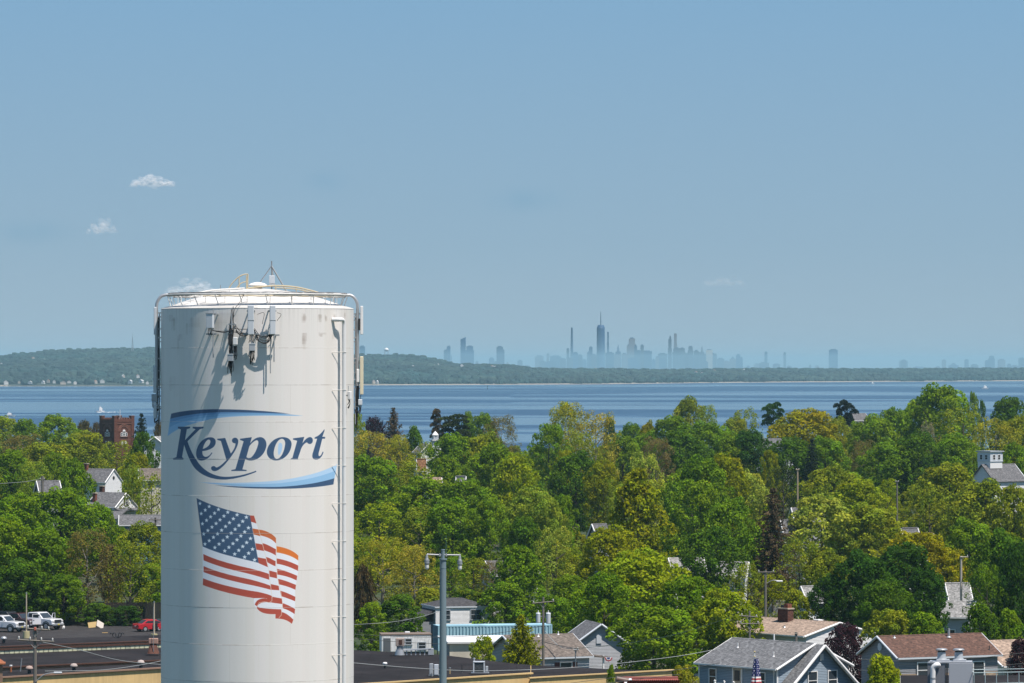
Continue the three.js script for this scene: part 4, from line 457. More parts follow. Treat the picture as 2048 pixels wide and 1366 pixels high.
{ // blue-grey house at the lower right; its ridge runs from the far left to the near right
  const d = 402, th = R(-52), ux = Math.cos(th), uz = -Math.sin(th), gr = 3.2, ap = P(1630, 1286, d - 4.5), Lm = 10.3, hw = 5.75, rise = ap.y - 0.16 - gr - hw;
  const h = house('blue-grey sided house with grey roof and white-trimmed gable at lower right', [ap.x - ux * (Lm / 2 + 0.3), gr, ap.z - uz * (Lm / 2 + 0.3)], th, Lm, 4.1, hw, rise, C.shGrey, C.blueSide, { ov: 0.35 });
  // the near gable wing
  const wl = 1.1, wa = 3.9, wr = 3.5, yR = h.yr - 0.05, e2 = wa + 0.45, k2 = wr / wa, x0 = Lm / 2 - 2.2, x1 = Lm / 2 + wl + 0.45, yE = yR - k2 * e2;
  part('wing_roof', [slab([x0, yE + 0.14, e2], [x1, yE + 0.14, e2], [x1, yR + 0.14, 0], [x0, yR + 0.14, 0], 0.14), slab([x1, yE + 0.14, -e2], [x0, yE + 0.14, -e2], [x0, yR + 0.14, 0], [x1, yR + 0.14, 0], 0.14)], C.shGrey, h, true);
  part('wing_wall', [bx(wl + 3, yR - wr, 2 * wa - 0.02, Lm / 2 + wl - (wl + 3) / 2, (yR - wr) / 2, 0), slab([Lm / 2 + wl, yR - wr, wa - 0.01], [Lm / 2 + wl, yR - wr, -wa + 0.01], [Lm / 2 + wl, yR - 0.05, 0], [Lm / 2 + wl, yR - 0.05, 0], 0.12)], C.blueSide, h, true);
  part('rake_board', [bar([x1 + 0.02, yE + 0.02, e2], [x1 + 0.02, yR + 0.04, 0], 0.16, 4), bar([x1 + 0.02, yE + 0.02, -e2], [x1 + 0.02, yR + 0.04, 0], 0.16, 4)], mat.white, h);
  const xf = Lm / 2 + wl + 0.05; for (const z of [1.05, -1.25]) win(h, 0.95, 1.5, xf, yR - 2.95, z, Math.PI / 2); part('attic_vent', bx(0.06, 0.55, 0.4, xf, yR - 0.95, 0), mat.offwhite, h);
  // the long wall: two windows and a white door beside the deck
  const zf = 4.15; for (const x of [-3.3, 3.2]) win(h, 0.85, 1.3, x, hw - 1.15, zf, 0); const dr = part('door', [bx(1.0, 2.1, 0.08, 0.0, hw - 1.35, zf)], mat.tan, h); part('door_frame', [bx(0.12, 2.2, 0.12, -0.58, hw - 1.3, zf), bx(0.12, 2.2, 0.12, 0.58, hw - 1.3, zf), bx(1.3, 0.12, 0.12, 0, hw - 0.2, zf)], mat.white, dr); part('pane', bx(0.7, 0.9, 0.03, 0, hw - 0.9, zf + 0.05), mat.glass, dr);
  part('downspout', [bar([h.l - 0.3, h.ye, h.e], [h.l - 0.6, hw - 0.7, 4.2], 0.05), bar([h.l - 0.6, hw - 0.7, 4.2], [h.l - 0.6, 0.2, 4.2], 0.05)], mat.white, h); part('corner_board', [bx(0.14, hw, 0.14, Lm / 2, hw / 2, 4.1), bx(0.14, hw, 0.14, -Lm / 2, hw / 2, 4.1)], mat.white, h);
  for (const [x, z] of [[-2.9, 1.6], [3.0, 2.6]]) { ventPipe(h, x, z, 0.42, mat.white, 0.05); } ventPipe(h, -0.6, -0.6, 0.75, mat.white, 0.07);
  // white deck railing
  const rail = part('deck_railing', [bx(2.6, 0.08, 0.1, 0, 0, 0), bx(2.6, 0.06, 0.08, 0, -0.75, 0), ...Array.from({ length: 18 }, (_, i) => bx(0.04, 0.72, 0.04, -1.2 + i * 0.141, -0.38, 0))], mat.white, h); rail.position.set(0.1, hw - 1.55, zf + 1.6); for (const x of [-1.25, 0, 1.25]) part('post', [bx(0.13, 1.1, 0.13, x, -0.35, 0), bx(0.18, 0.05, 0.18, x, 0.22, 0), lathe([[0.01, 0.32], [0.07, 0.24]], 8).translate(x, 0, 0)], mat.white, rail);
  part('deck', bx(3.2, 0.18, 2.0, 0.1, hw - 2.5, zf + 0.9), mat.tan, h);
}
{ // tan-roofed house behind it
  const d = 455, th = R(-52), ux = Math.cos(th), uz = -Math.sin(th), ap = P(1682, 1244, d - 5), L = 13, hw = 5.4, gr = 3.2;
  const h = house('white-gabled house with a tan shingle roof and a brick chimney', [ap.x - ux * (L / 2 + 0.3), gr, ap.z - uz * (L / 2 + 0.3)], th, L, 4.3, hw, ap.y - 0.16 - gr - hw, C.shTan, C.whiteSide, { ov: 0.35, rake: 0.1 });
  const c = chimney(h, -0.6, 0.7, 1.5, 0.75, h.yr + 1.15, mat.chimneyDark); part('flue', cyl(0.28, 0.26, 0.35, -0.9, h.yr + 1.2, 0.7), mat.dark, c); part('flue', bx(0.55, 0.55, 0.55, -0.25, h.yr + 1.4, 0.7), mat.chimney, c); win(h, 0.9, 1.3, L / 2 + 0.05, hw - 0.4, 0, Math.PI / 2); part('skylight', rbx(0.8, 0.2, 0.6, 0.05, 3.2, h.yr + 0.16, -0.2), mat.white, h);
  ventPipe(h, 1.4, 2.6, 0.2);
}
{ // house with the red-brown roof
  const th = R(26), L = 10.3, a = 3.15, hw = 4.3, gr = 3.2, d = 392, c = P((1755 + 1962) / 2, 1268, d), h = house('low house with a long red-brown shingle roof at the right', [c.x, gr, c.z], th, L - 0.6, a, c.y - 0.16 - gr - 1.55, 1.55, C.shRed, C.greySide, { ov: 0.25, trim: mat.antenna });
  const wy = c.y - 0.16 - gr - 1.55; part('stone_facing', bx(L - 0.7, wy - 1.4, 0.1, 0, (wy - 1.4) / 2, a + 0.04), C.stone, h, true); win(h, 1.0, 1.3, 2.9, wy - 1.2, a + 0.1, 0); win(h, 1.0, 1.2, -2.6, wy - 1.1, a + 0.1, 0); part('gable_vent', new THREE.CylinderGeometry(0.35, 0.35, 0.06, 8).rotateZ(Math.PI / 2).translate(-L / 2 + 0.26, wy + 0.75, 0), mat.antenna, h); win(h, 0.9, 1.2, -L / 2 + 0.26, wy - 1.3, 0.4, -Math.PI / 2);
  ventPipe(h, 1.6, 0.55, 0.75, mat.galv, 0.1); ventPipe(h, 4.3, 2.7, 0.4, mat.dark, 0.04); ventPipe(h, -3.7, 0.4, 0.2);
}
{ const c = P(2000, 1278, 425); const h = house('second tan-roofed house half hidden by the right plum tree', [c.x + 1, 3.2, c.z], R(28), 7, 4, c.y - 5.3, 1.9, C.shTan, C.creamWall); win(h, 0.9, 1.2, 0, c.y - 6.6, 4.05, 0); }
{ const c = P(1908, 1200, 520); const h = house('small shed with a pale grey roof behind the right red roof', [c.x, 3.2, c.z], R(-20), 4.4, 2.6, c.y - 4.9, 1.5, C.shLight, C.paleSide, { name: 'shed', cat: 'shed' }); win(h, 0.7, 0.8, 0.4, 1.6, 2.65, 0); }
{ // grey-brown roofed house beyond the yellow building
  const th = R(24), L = 6.6, a = 4.3, gr = 3.2, d = 432, c = P(1076, 1268, d), rise = 1.75, hw = c.y - 0.16 - gr - rise, h = house('low house with a weathered brown roof behind the transformer pole', [c.x, gr, c.z], th, L, a, hw, rise, C.shBrown, C.paleSide, { ov: 0.3, trim: mat.antenna });
  win(h, 1.1, 1.1, 0.9, hw - 1.1, a + 0.05, 0, { frame: mat.offwhite, shutter: M([0.10, 0.025, 0.02], 0.7), sw: 0.5 }); ventPipe(h, -0.2, 0.5, 0.3, mat.white, 0.06); ventPipe(h, 2.0, 0.2, 0.3, mat.white, 0.05); part('porch_post', bx(0.14, hw, 0.14, L / 2 + 1.6, hw / 2, a - 0.3), mat.white, h); part('porch_roof', slab([L / 2, hw + 0.1, a], [L / 2 + 2.2, hw - 0.1, a], [L / 2 + 2.2, hw - 0.1, -1], [L / 2, hw + 0.1, -1], 0.15), C.shBrown, h, true); part('air_conditioner', bx(1.4, 0.3, 0.6, 2.6, hw - 2.6, a + 0.5), mat.white, h);
  const c2 = P(1164, 1246, 448); const g2 = house('grey gabled house partly hidden by the big bright tree', [c2.x + 1.2, gr, c2.z - 2.4], R(-78), 6, 3.3, c2.y - 0.16 - gr - 2.3, 2.3, C.shMid, C.paleSide, { ov: 0.35, trim: mat.antenna }); part('wall_vent', bx(0.05, 0.9, 0.5, 3.06, c2.y - gr - 1.5, 0.2), mat.antenna, g2);
  // red, white and blue fan bunting hung on the porch side
  const b = P(1217, 1320, 418), o = thing('bunting', 'red white and blue half-round bunting behind the yellow wall', 'bunting', [b.x, b.y, b.z]); [[0.36, [0.45, 0.04, 0.05]], [0.25, [0.75, 0.75, 0.75]], [0.15, [0.04, 0.06, 0.22]]].forEach(([r, col], i) => { const g = new THREE.CylinderGeometry(r, r, 0.05, 20, 1, false, Math.PI / 2, Math.PI); g.rotateX(-Math.PI / 2); part('band', g.translate(0, 0.25, i * 0.012), M(col), o); }); part('cord', bar([-0.36, 0.25, 0], [0.36, 0.25, 0], 0.015), mat.white, o); part('wall_hook', bar([0, 0.25, -0.02], [0, -3, -0.1], 0.02), mat.white, o);
}
{ // white house with a dark hipped roof, container, trailer, flat shed
  const gr = 3.2, d = 520, x0 = X(855, d), x1 = X(966, d), yT = YY(1213, d), o = thing('house', 'white two-storey house with a dark hipped roof and a double window', 'house', [(x0 + x1) / 2, gr, -d - 3.4], R(15)), w = x1 - x0, hh = yT - gr;
  part('wall', bx(w, hh, 6.4, 0, hh / 2, 0), C.whiteSide, o, true); const e = 0.1, rx = w / 2 + e, rz = 3.2 + e, ry = hh + 0.85, q = w / 2 - 2.4;
  part('roof', [slab([-rx, hh, rz], [rx, hh, rz], [q, ry, 0], [-q, ry, 0], 0.12), slab([rx, hh, -rz], [-rx, hh, -rz], [-q, ry, 0], [q, ry, 0], 0.12), slab([rx, hh, rz], [rx, hh, -rz], [q, ry, 0], [q, ry, 0], 0.12), slab([-rx, hh, -rz], [-rx, hh, rz], [-q, ry, 0], [-q, ry, 0], 0.12)], C.shDark, o, true); part('fascia', [bx(2 * rx, 0.16, 0.06, 0, hh - 0.06, rz), bx(0.06, 0.16, 2 * rz, rx, hh - 0.06, 0), bx(0.06, 0.16, 2 * rz, -rx, hh - 0.06, 0)], mat.antenna, o);
  win(o, 1.15, 1.05, 1.55, hh - 0.95, 3.24, 0, { cols: 2, frame: mat.radio }); win(o, 0.8, 1.0, -1.9, hh - 0.95, 3.24, 0, { frame: mat.radio }); part('lean_to', prism([[-w / 2 - 2.2, -2.5], [-w / 2 - 0.01, -2.5], [-w / 2 - 0.01, 2.6], [-w / 2 - 2.2, 2.6]], 0, hh * 0.62), C.greySide, o, true); part('lean_to_roof', slab([-w / 2 - 2.4, hh * 0.6, 2.8], [-w / 2 + 0.0, hh * 0.92, 2.8], [-w / 2 + 0.0, hh * 0.92, -2.8], [-w / 2 - 2.4, hh * 0.6, -2.8], 0.12), C.shDark, o, true);
}
{ const d = 478, gr = 3.2, p0 = P(876, 1252, d), L = 12.2, H = 2.6, W = 2.44, yb = p0.y - H, th = R(13), o = thing('shipping_container', 'long light blue corrugated shipping container behind the lamp pole', 'container', [p0.x, yb, p0.z], th);
  const rib = [], m = M([0.42, 0.70, 0.82], 0.6, { map: rep(texStreak, 4) }), n = 34; for (let i = 0; i < n; i++) { const x = 0.12 + (L - 0.24) * (i + 0.5) / n; rib.push(bx((L - 0.24) / n * 0.5, H - 0.3, 0.13, x, H / 2, 0.02)); }
  part('side_panel', bx(L, H - 0.1, 0.06, L / 2, H / 2, -0.045), m, o); part('corrugation', rib, m, o).userData.kind = 'stuff'; part('top_rail', bx(L, 0.12, 0.12, L / 2, H - 0.06, -0.02), m, o); part('bottom_rail', bx(L, 0.16, 0.14, L / 2, 0.08, -0.02), m, o); part('corner_post', bx(0.16, H, 0.16, 0.08, H / 2, -0.02), m, o); part('corner_post', bx(0.16, H, 0.16, L - 0.08, H / 2, -0.02), m, o); part('end_door', bx(0.08, H - 0.1, W, 0.04, H / 2, -W / 2 - 0.05), M([0.06, 0.16, 0.23], 0.6), o); part('roof_sheet', bx(L, 0.05, W, L / 2, H + 0.01, -W / 2 - 0.05), m, o); part('back_panel', bx(L, H, 0.06, L / 2, H / 2, -W), m, o);
  for (const z of [-0.6, -1.2, -1.8]) part('lock_rod', bar([-0.02, 0.15, z], [-0.02, H - 0.15, z], 0.025), mat.steel, o); const r = bx(0.12, yb - gr, 0.12, 0, 0, 0); for (const [x, z] of [[0.4, -0.3], [L - 0.4, -0.3], [0.4, -2.1], [L - 0.4, -2.1]]) part('support_leg', r.clone().translate(x, -(yb - gr) / 2, z), mat.steel, o); }
{ const d = 456, gr = 3.2, yT = YY(1284, d), x0 = X(888, d), x1 = X(1012, d), o = thing('shed', 'low white flat-roofed shed in front of the blue container', 'shed', [(x0 + x1) / 2, gr, -d - 3], R(10)), w = x1 - x0, h = yT - gr; part('wall', bx(w, h, 6, 0, h / 2, 0), C.creamWall, o); part('roof', bx(w + 0.5, 0.18, 6.6, 0, h + 0.09, 0, 0, 0.035), mat.white, o); part('side_panel', bx(0.06, h, 5.8, -w / 2 - 0.03, h / 2, 0), M([0.26, 0.26, 0.27]), o); part('downspout', bar([w / 2 - 0.2, h, 3.06], [w / 2 - 0.2, 0, 3.06], 0.05), mat.white, o); part('door', bx(0.9, 1.9, 0.05, 0.6, 0.95, 3.02), mat.offwhite, o); }
{ const d = 452, gr = 3.2, x0 = X(760, d), x1 = X(860, d), yT = YY(1270, d), yB = YY(1304, d), o = thing('trailer', 'weathered white trailer with a brown roof beyond the dark flat roof', 'trailer', [(x0 + x1) / 2, gr, -d - 1.3], R(6)), w = x1 - x0, h = yT - gr; const wm = M([0.95, 0.95, 0.94], 0.7, { map: rep(texStreak, 2.4), bumpMap: rep(texStreak, 2.4), bumpScale: 0.01 });
  part('body', rbx(w, yT - yB, 2.5, 0.08, 0, (yT + yB) / 2 - gr, 0), wm, o, true); part('roof', bx(w + 0.1, 0.14, 2.56, 0, h + 0.05, 0), grain([0.20, 0.15, 0.12], 2), o); part('roof_hatch', rbx(0.5, 0.16, 0.4, 0.04, 0.2, h + 0.2, 0), mat.white, o); win(o, 0.55, 0.5, 0.2, h - 0.65, 1.28, 0, { frame: mat.radio }); win(o, 0.65, 0.6, 1.55, h - 1.05, 1.28, 0, { frame: mat.radio }); part('door', bx(0.7, 1.3, 0.05, -1.9, h - 0.95, 1.27), M([0.10, 0.11, 0.12]), o); part('skirt', bx(w - 0.3, h - (yT - yB), 2.2, 0, (h - yT + yB) / 2, 0), mat.dark, o); }
{ // small houses far back: two at the left with white gables, glimpses between the trees
  const h1p = P(225, 938, 765), g1 = ground(765), h1 = house('grey-roofed house with a bright white gable and round window at left', [h1p.x - 2.2, g1, h1p.z - 1], R(-30), 5.6, 2.4, h1p.y - g1 - 2.1, 2.0, C.shMid, C.whiteSide, { ov: 0.2, rake: 0.07 }); part('round_window', new THREE.CylinderGeometry(0.28, 0.28, 0.06, 14).rotateZ(Math.PI / 2).translate(2.84, h1p.y - g1 - 1.45, 0), mat.dark, h1); chimney(h1, -2.5, 0.3, 0.55, 0.55, h1.yr + 0.9);
  const h2p = P(252, 985, 692), g2 = ground(692), h2 = house('grey-roofed house with shuttered white gable and brick chimneys at left', [h2p.x - 2.3, g2, h2p.z - 1], R(-28), 5.2, 2.9, h2p.y - g2 - 2.1, 1.95, C.shMid, C.whiteSide, { ov: 0.2, rake: 0.07 }); win(h2, 0.45, 1.0, 2.65, h2.yr - 1.15, 0, Math.PI / 2, { shutter: M([0.05, 0.035, 0.035]), sw: 0.26 }); chimney(h2, -1.9, -0.4, 0.6, 0.6, h2.yr + 1.0, mat.chimneyDark); chimney(h2, -1.7, 1.9, 0.5, 0.5, h2.yr + 0.0); ventPipe(h2, -2.2, 1.2, 0.7, mat.white, 0.05);
  part('porch_roof', slab([0.5, h2.yr - 3.6, 5.6], [4.6, h2.yr - 3.6, 5.6], [4.6, h2.yr - 2.1, 2.2], [0.5, h2.yr - 2.1, 2.2], 0.14), C.shMid, h2, true); part('gable_shelf', slab([2.5, h2.yr - 2.15, 3.1], [3.9, h2.yr - 2.5, 3.1], [3.9, h2.yr - 2.5, -3.1], [2.5, h2.yr - 2.15, -3.1], 0.1), C.shMid, h2, true);
  const q = P(292, 1030, 655), gq = ground(655), h3 = house('blue-walled low house with a grey roof beside the tower left edge', [q.x, gq, q.z], R(4), 7, 2.6, q.y - gq - 1.3, 1.2, C.shMid, C.tealSide, { ov: 0.3 }); part('white_panel', bx(2.0, 0.9, 0.05, 1.0, q.y - gq - 2.5, 2.64), mat.white, h3); part('stone_corner', bx(1.6, 1.2, 0.1, -2.5, q.y - gq - 2.4, 2.62), C.stone, h3, true);
  const bits = [[96, 960, 700, 3, 'grey roof glimpsed between trees at far left behind the wooden pole', C.shMid, C.paleSide, 0.4], [316, 872, 900, 5, 'pale house half hidden by the left edge of the water tower', C.shLight, C.whiteSide, 1.4], [312, 936, 740, 5, 'brown roof beside the left edge of the water tower', C.shBrown, C.creamWall, 0.1], [1712, 826, 1160, 5, 'grey-brown roof against the bay beside the flat-topped pine', C.shMid, C.stone, 0.5], [1550, 876, 920, 6, 'grey roof glimpsed left of the large golden tree', C.shMid, C.paleSide, -0.4], [865, 954, 740, 2.4, 'sunlit cream house wall glimpsed below the steeple', C.shTan, C.creamWall, 0.3], [922, 951, 770, 1.1, 'white roof glimpsed behind dark limbs in the wood', C.shLight, C.whiteSide, -0.3], [1207, 1046, 620, 3, 'grey roof corner left of the pyramid tree', C.shMid, C.paleSide, 0.5], [1372, 1114, 585, 4, 'white house glimpsed through the leaves right of the pyramid tree', C.shLight, C.whiteSide, 0.2], [1466, 1122, 585, 3.4, 'white house glimpsed through the leaves left of the dark brown spruce', C.shLight, C.whiteSide, -0.2], [1582, 1038, 640, 2.6, 'grey roof between the dark brown spruce and the wide pale olive tree', C.shMid, C.whiteSide, 0.3], [1614, 1014, 650, 4, 'house with a brick chimney peeping over the wide pale olive tree', C.shMid, C.paleSide, 0.2], [1818, 1054, 640, 2.2, 'grey roof glimpsed below the second wooden pole', C.shMid, C.whiteSide, 0.5], [1848, 1064, 620, 2, 'white house with a red patch over the vivid golden tree', C.shRed, C.whiteSide, 0.2], [1914, 1164, 545, 2.4, 'white house with an orange door seen below the pale pole', C.shLight, C.whiteSide, 0.25], [1562, 1200, 520, 2.6, 'white gable seen through the trees above the tan roof', C.shLight, C.whiteSide, -1.1], [1020, 1120, 590, 6, 'grey roof behind the twiggy tree right of the lamp pole', C.shMid, C.paleSide, 0.3], [850, 886, 930, 4, 'white house front below the small steeple', C.shMid, C.whiteSide, -1.2], [843, 917, 880, 1.3, 'orange-roofed house left below the small steeple', shingle([0.26, 0.13, 0.06]), C.creamWall, 0.1], [1622, 1170, 560, 2.5, 'pale roof corner behind the dark green foreground trees', C.shLight, C.whiteSide, 0.6], [1440, 1258, 470, 5, 'white house wall in shade under the foreground trees', C.shMid, C.whiteSide, 0.1]];
  for (const [px, py, d, L, label, r, w, turn] of bits) { const p = P(px, py, d), g = ground(d), hh = Math.max(2.2, p.y - g - 1.8), h = house(label, [p.x, g, p.z], turn, L, L * 0.42, hh, 1.6, r, w, { ov: 0.25 }); win(h, 0.8, 1.1, -L * 0.2, hh - 1.0, L * 0.42 + 0.03, 0); win(h, 0.8, 1.1, L * 0.24, hh - 1.0, L * 0.42 + 0.03, 0); if (/brick chimney/.test(label)) chimney(h, 0.4, 0, 0.6, 0.6, h.yr + 0.9); if (/orange door/.test(label)) part('door', bx(0.9, 2, 0.06, 0, hh - 1.6, L * 0.42 + 0.03), C.orangeTile, h); }
}
{ // brick church tower with battlements
  const d = 1150, s = d / F, th = R(41.5), w = 5.9, p = P(232, 833, d), g = ground(d), H = p.y - g, o = thing('church_tower', 'square red brick church tower with battlements and arched windows', 'church tower', [p.x, g, p.z - w / 2 / Math.cos(R(41.5)) + 1.2], th);
  const b = 4.1 * s * 2; part('shaft', bx(w, H - 1.4, w, 0, (H - 1.4) / 2, 0), C.brick, o, true); part('string_course', bx(w + 0.25, 0.22, w + 0.25, 0, H - 1.72, 0), C.brickTrim, o); part('string_course', bx(w + 0.12, 0.16, w + 0.12, 0, H - 5.9, 0), C.brickTrim, o);
  part('parapet', [bx(w + 0.2, 0.7, 0.35, 0, H - 1.05, w / 2 - 0.06), bx(w + 0.2, 0.7, 0.35, 0, H - 1.05, -w / 2 + 0.06), bx(0.35, 0.7, w - 0.5, w / 2 - 0.06, H - 1.05, 0), bx(0.35, 0.7, w - 0.5, -w / 2 + 0.06, H - 1.05, 0)], C.brick, o, true);
  for (const [sx, sz] of [[1, 1], [1, -1], [-1, 1], [-1, -1]]) { part('corner_turret', [bx(0.95, H, 0.95, sx * (w / 2 - 0.3), H / 2, sz * (w / 2 - 0.3))], C.brick, o, true); part('turret_cap', bx(1.1, 0.2, 1.1, sx * (w / 2 - 0.3), H + 0.1, sz * (w / 2 - 0.3)), C.brickTrim, o); }
  for (let f = 0; f < 4; f++) { const q = new THREE.Group(); const rot = v => { v.rotateY(f * Math.PI / 2); return v; }; for (let i = 0; i < 5; i++) part('merlon', rot(bx(0.42, 0.42, 0.35, -1.62 + i * 0.81, H - 0.5, w / 2 - 0.06)), C.brickTrim, o);
    const arch = (ww, hh, x, y, z, t) => { const sh = new THREE.Shape(); sh.moveTo(-ww / 2, 0); sh.lineTo(ww / 2, 0); sh.lineTo(ww / 2, hh - ww / 2); sh.absarc(0, hh - ww / 2, ww / 2, 0, Math.PI); sh.lineTo(-ww / 2, 0); return new THREE.ExtrudeGeometry(sh, { depth: t, bevelEnabled: false, curveSegments: 10 }).translate(x, y, z); };
    const ring = (r0, r1, y, z) => { const sh = new THREE.Shape(); sh.absarc(0, 0, r1, 0, Math.PI); sh.absarc(0, 0, r0, Math.PI, 0, true); return new THREE.ExtrudeGeometry(sh, { depth: 0.12, bevelEnabled: false, curveSegments: 14 }).translate(0, y, z); };
    const fr = part('arched_window', rot(join([arch(0.62, 1.0, -0.72, H - 4.95, w / 2, 0.07), arch(0.8, 1.7, 0, H - 4.95, w / 2, 0.08), arch(0.62, 1.0, 0.72, H - 4.95, w / 2, 0.07)].map(plain))), mat.white, o); part('pane', rot(join([bx(0.4, 0.34, 0.03, -0.72, H - 4.65, w / 2 + 0.08), bx(0.4, 0.3, 0.03, -0.72, H - 4.23, w / 2 + 0.08), bx(0.24, 0.5, 0.03, -0.17, H - 4.55, w / 2 + 0.09), bx(0.24, 0.5, 0.03, 0.17, H - 4.55, w / 2 + 0.09), bx(0.24, 0.5, 0.03, -0.17, H - 3.95, w / 2 + 0.09), bx(0.24, 0.5, 0.03, 0.17, H - 3.95, w / 2 + 0.09), bx(0.4, 0.34, 0.03, 0.72, H - 4.65, w / 2 + 0.08), bx(0.4, 0.3, 0.03, 0.72, H - 4.23, w / 2 + 0.08)])), mat.glass, fr);
    part('brick_arch', rot(join([ring(1.25, 1.5, H - 3.75, w / 2), ring(1.65, 1.85, H - 3.75, w / 2)].map(plain))), C.brickTrim, o); part('sill', rot(bx(2.6, 0.14, 0.2, 0, H - 5.07, w / 2 + 0.08)), C.brickTrim, o); for (const x of [-0.5, 0.5]) part('small_window', rot(bx(0.45, 0.9, 0.06, x, H - 6.6, w / 2 + 0.02)), mat.white, o); }
  part('roof_deck', bx(w - 0.6, 0.1, w - 0.6, 0, H - 1.3, 0), C.roofing, o); part('pinnacle', bar([0.3, H - 1.3, 0.9], [0.3, H + 1.7, 0.9], 0.07), mat.white, o);
}
{ // white steeple, half hidden
  const d = 960, p = P(870.5, 862, d), g = ground(d), H = p.y - g, o = thing('steeple', 'small white steeple with stacked louvred stages among the trees', 'steeple', [p.x, g, p.z], R(20)); part('base', bx(1.9, H - 3.6, 1.9, 0, (H - 3.6) / 2, 0), mat.white, o); part('belfry', bx(1.5, 1.5, 1.5, 0, H - 2.7, 0), mat.antenna, o); part('cornice', bx(2.0, 0.2, 2.0, 0, H - 1.9, 0), mat.white, o); part('lantern', bx(1.1, 0.9, 1.1, 0, H - 1.3, 0), mat.radio, o); part('cap', lathe([[0.75, H - 0.85], [0.5, H - 0.5], [0.01, H]], 8), mat.white, o); for (const s of [1, -1]) part('louvre', bx(0.7, 0.9, 0.05, 0, H - 2.7, s * 0.77), mat.dark, o);
}
{ // house with the cupola
  const d = 800, s = d / F, p = P(1980, 902, d), g = ground(d), w = 3.0, th = R(40), H = p.y - g, o = thing('house', 'white house with a square window cupola on its grey roof at right', 'house', [p.x, g, p.z], th);
  part('cupola', bx(w, 3.0, w, 0, H - 1.5, 0), mat.white, o); part('cupola_band', bx(w + 0.1, 1.3, w + 0.1, 0, H - 1.05, 0), mat.antenna, o); part('cupola_roof', bx(w + 0.5, 0.18, w + 0.5, 0, H - 0.05, 0), mat.radio, o); part('cupola_sill', bx(w + 0.22, 0.12, w + 0.22, 0, H - 1.75, 0), mat.antenna, o);
  for (let f = 0; f < 4; f++) for (const x of [-0.62, 0.62]) { const g1 = bx(0.72, 0.95, 0.06, x, H - 1.05, w / 2 + 0.06), g2 = bx(0.52, 0.76, 0.03, x, H - 1.05, w / 2 + 0.09), g3 = bx(0.52, 0.05, 0.03, x, H - 1.05, w / 2 + 0.11); [g1, g2, g3].forEach(q => q.rotateY(f * Math.PI / 2)); const wn = part('window', g1, mat.white, o); part('pane', g2, mat.dark, wn); part('muntin', g3, mat.white, wn); }
  const y = H - 2.35, hw2 = y - 2.6; part('wall', [bx(7.6, hw2, 5.6, 1.4, hw2 / 2, 0.5), slab([5.2, hw2, 3.3], [5.2, hw2, -2.3], [5.2, y - 0.02, 0.5], [5.2, y - 0.02, 0.5], 0.12), slab([-2.4, hw2, -2.3], [-2.4, hw2, 3.3], [-2.4, y - 0.02, 0.5], [-2.4, y - 0.02, 0.5], 0.12)], C.whiteSide, o, true); part('roof', [slab([-2.7, hw2 - 0.3, 3.65], [5.6, hw2 - 0.3, 3.65], [5.6, y + 0.12, 0.5], [-2.7, y + 0.12, 0.5], 0.16), slab([5.6, hw2 - 0.3, -2.65], [-2.7, hw2 - 0.3, -2.65], [-2.7, y + 0.12, 0.5], [5.6, y + 0.12, 0.5], 0.16)], C.shMid, o, true); part('rake_board', [bar([5.62, hw2 - 0.35, 3.65], [5.62, y, 0.5], 0.12, 4), bar([5.62, hw2 - 0.35, -2.65], [5.62, y, 0.5], 0.12, 4)], mat.antenna, o); win(o, 0.6, 0.9, 5.26, y - 1.4, 0.5, Math.PI / 2);
}

// ---------------------------------------------------------------- yellow buildings, flat roofs, parking lot
const flat = (px, py, h) => { const d = flatD(py, h); return [X(px, d), -d]; };
function flatBuilding(label, plan, h, wallM, roofM, o = {}) {
  const cx = plan.reduce((s, p) => s + p[0], 0) / plan.length, cz = plan.reduce((s, p) => s + p[1], 0) / plan.length, lp = plan.map(([x, z]) => [x - cx, z - cz]), t = thing(o.name || 'commercial_building', label, 'building', [cx, 3.2, cz]), H = h - 3.2;
  const body = prism(lp, 0, H); part('wall', body, wallM, t, true); part('roof', prism(lp.map(([x, z]) => [x * 0.995, z * 0.995]), H + 0.001, H + 0.05), roofM, t, true);
  for (const [i, m, wd, ht, nm] of o.edges || []) { const a = lp[i], b = lp[(i + 1) % lp.length], L = Math.hypot(b[0] - a[0], b[1] - a[1]), g = bx(L + wd * 0.9, ht, wd, 0, 0, 0, -Math.atan2(b[1] - a[1], b[0] - a[0])); part(nm || 'coping', g.translate((a[0] + b[0]) / 2, H + ht / 2 + 0.055, (a[1] + b[1]) / 2), m, t); }
  return Object.assign(t, { c: [cx, cz], H });
}
// plan order: counter-clockwise seen from above is not needed; edge i runs from point i to i + 1
const yb1 = flatBuilding('dark-roofed yellow building in front, right of the water tower', [flat(640, 1376, 9), flat(1062, 1349, 9), flat(1062, 1331, 9), flat(1012, 1326, 9), flat(880, 1310, 9), flat(640, 1297, 9)], 9, C.yellow, C.roofing, { edges: [[0, C.yellow, 0.3, 0.12, 'parapet']] });
const yb2 = flatBuilding('yellow building with a dark wedge of roof beside the brown-roofed house', [flat(1060, 1358, 8.7), flat(1344, 1342, 8.7), flat(1290, 1342, 8.7), flat(1150, 1336, 8.7), flat(1063, 1331, 8.7)], 8.7, C.yellow, C.roofing, { edges: [[0, C.yellow, 0.3, 0.1, 'parapet']] });
const yb3 = flatBuilding('yellow building with a brown coping at the bottom left', [flat(-60, 1361, 9), flat(345, 1337, 9), flat(345, 1326, 9), flat(-60, 1346, 9)], 9, C.yellow, C.roofing, { edges: [[0, C.coping, 0.34, 0.12]] });
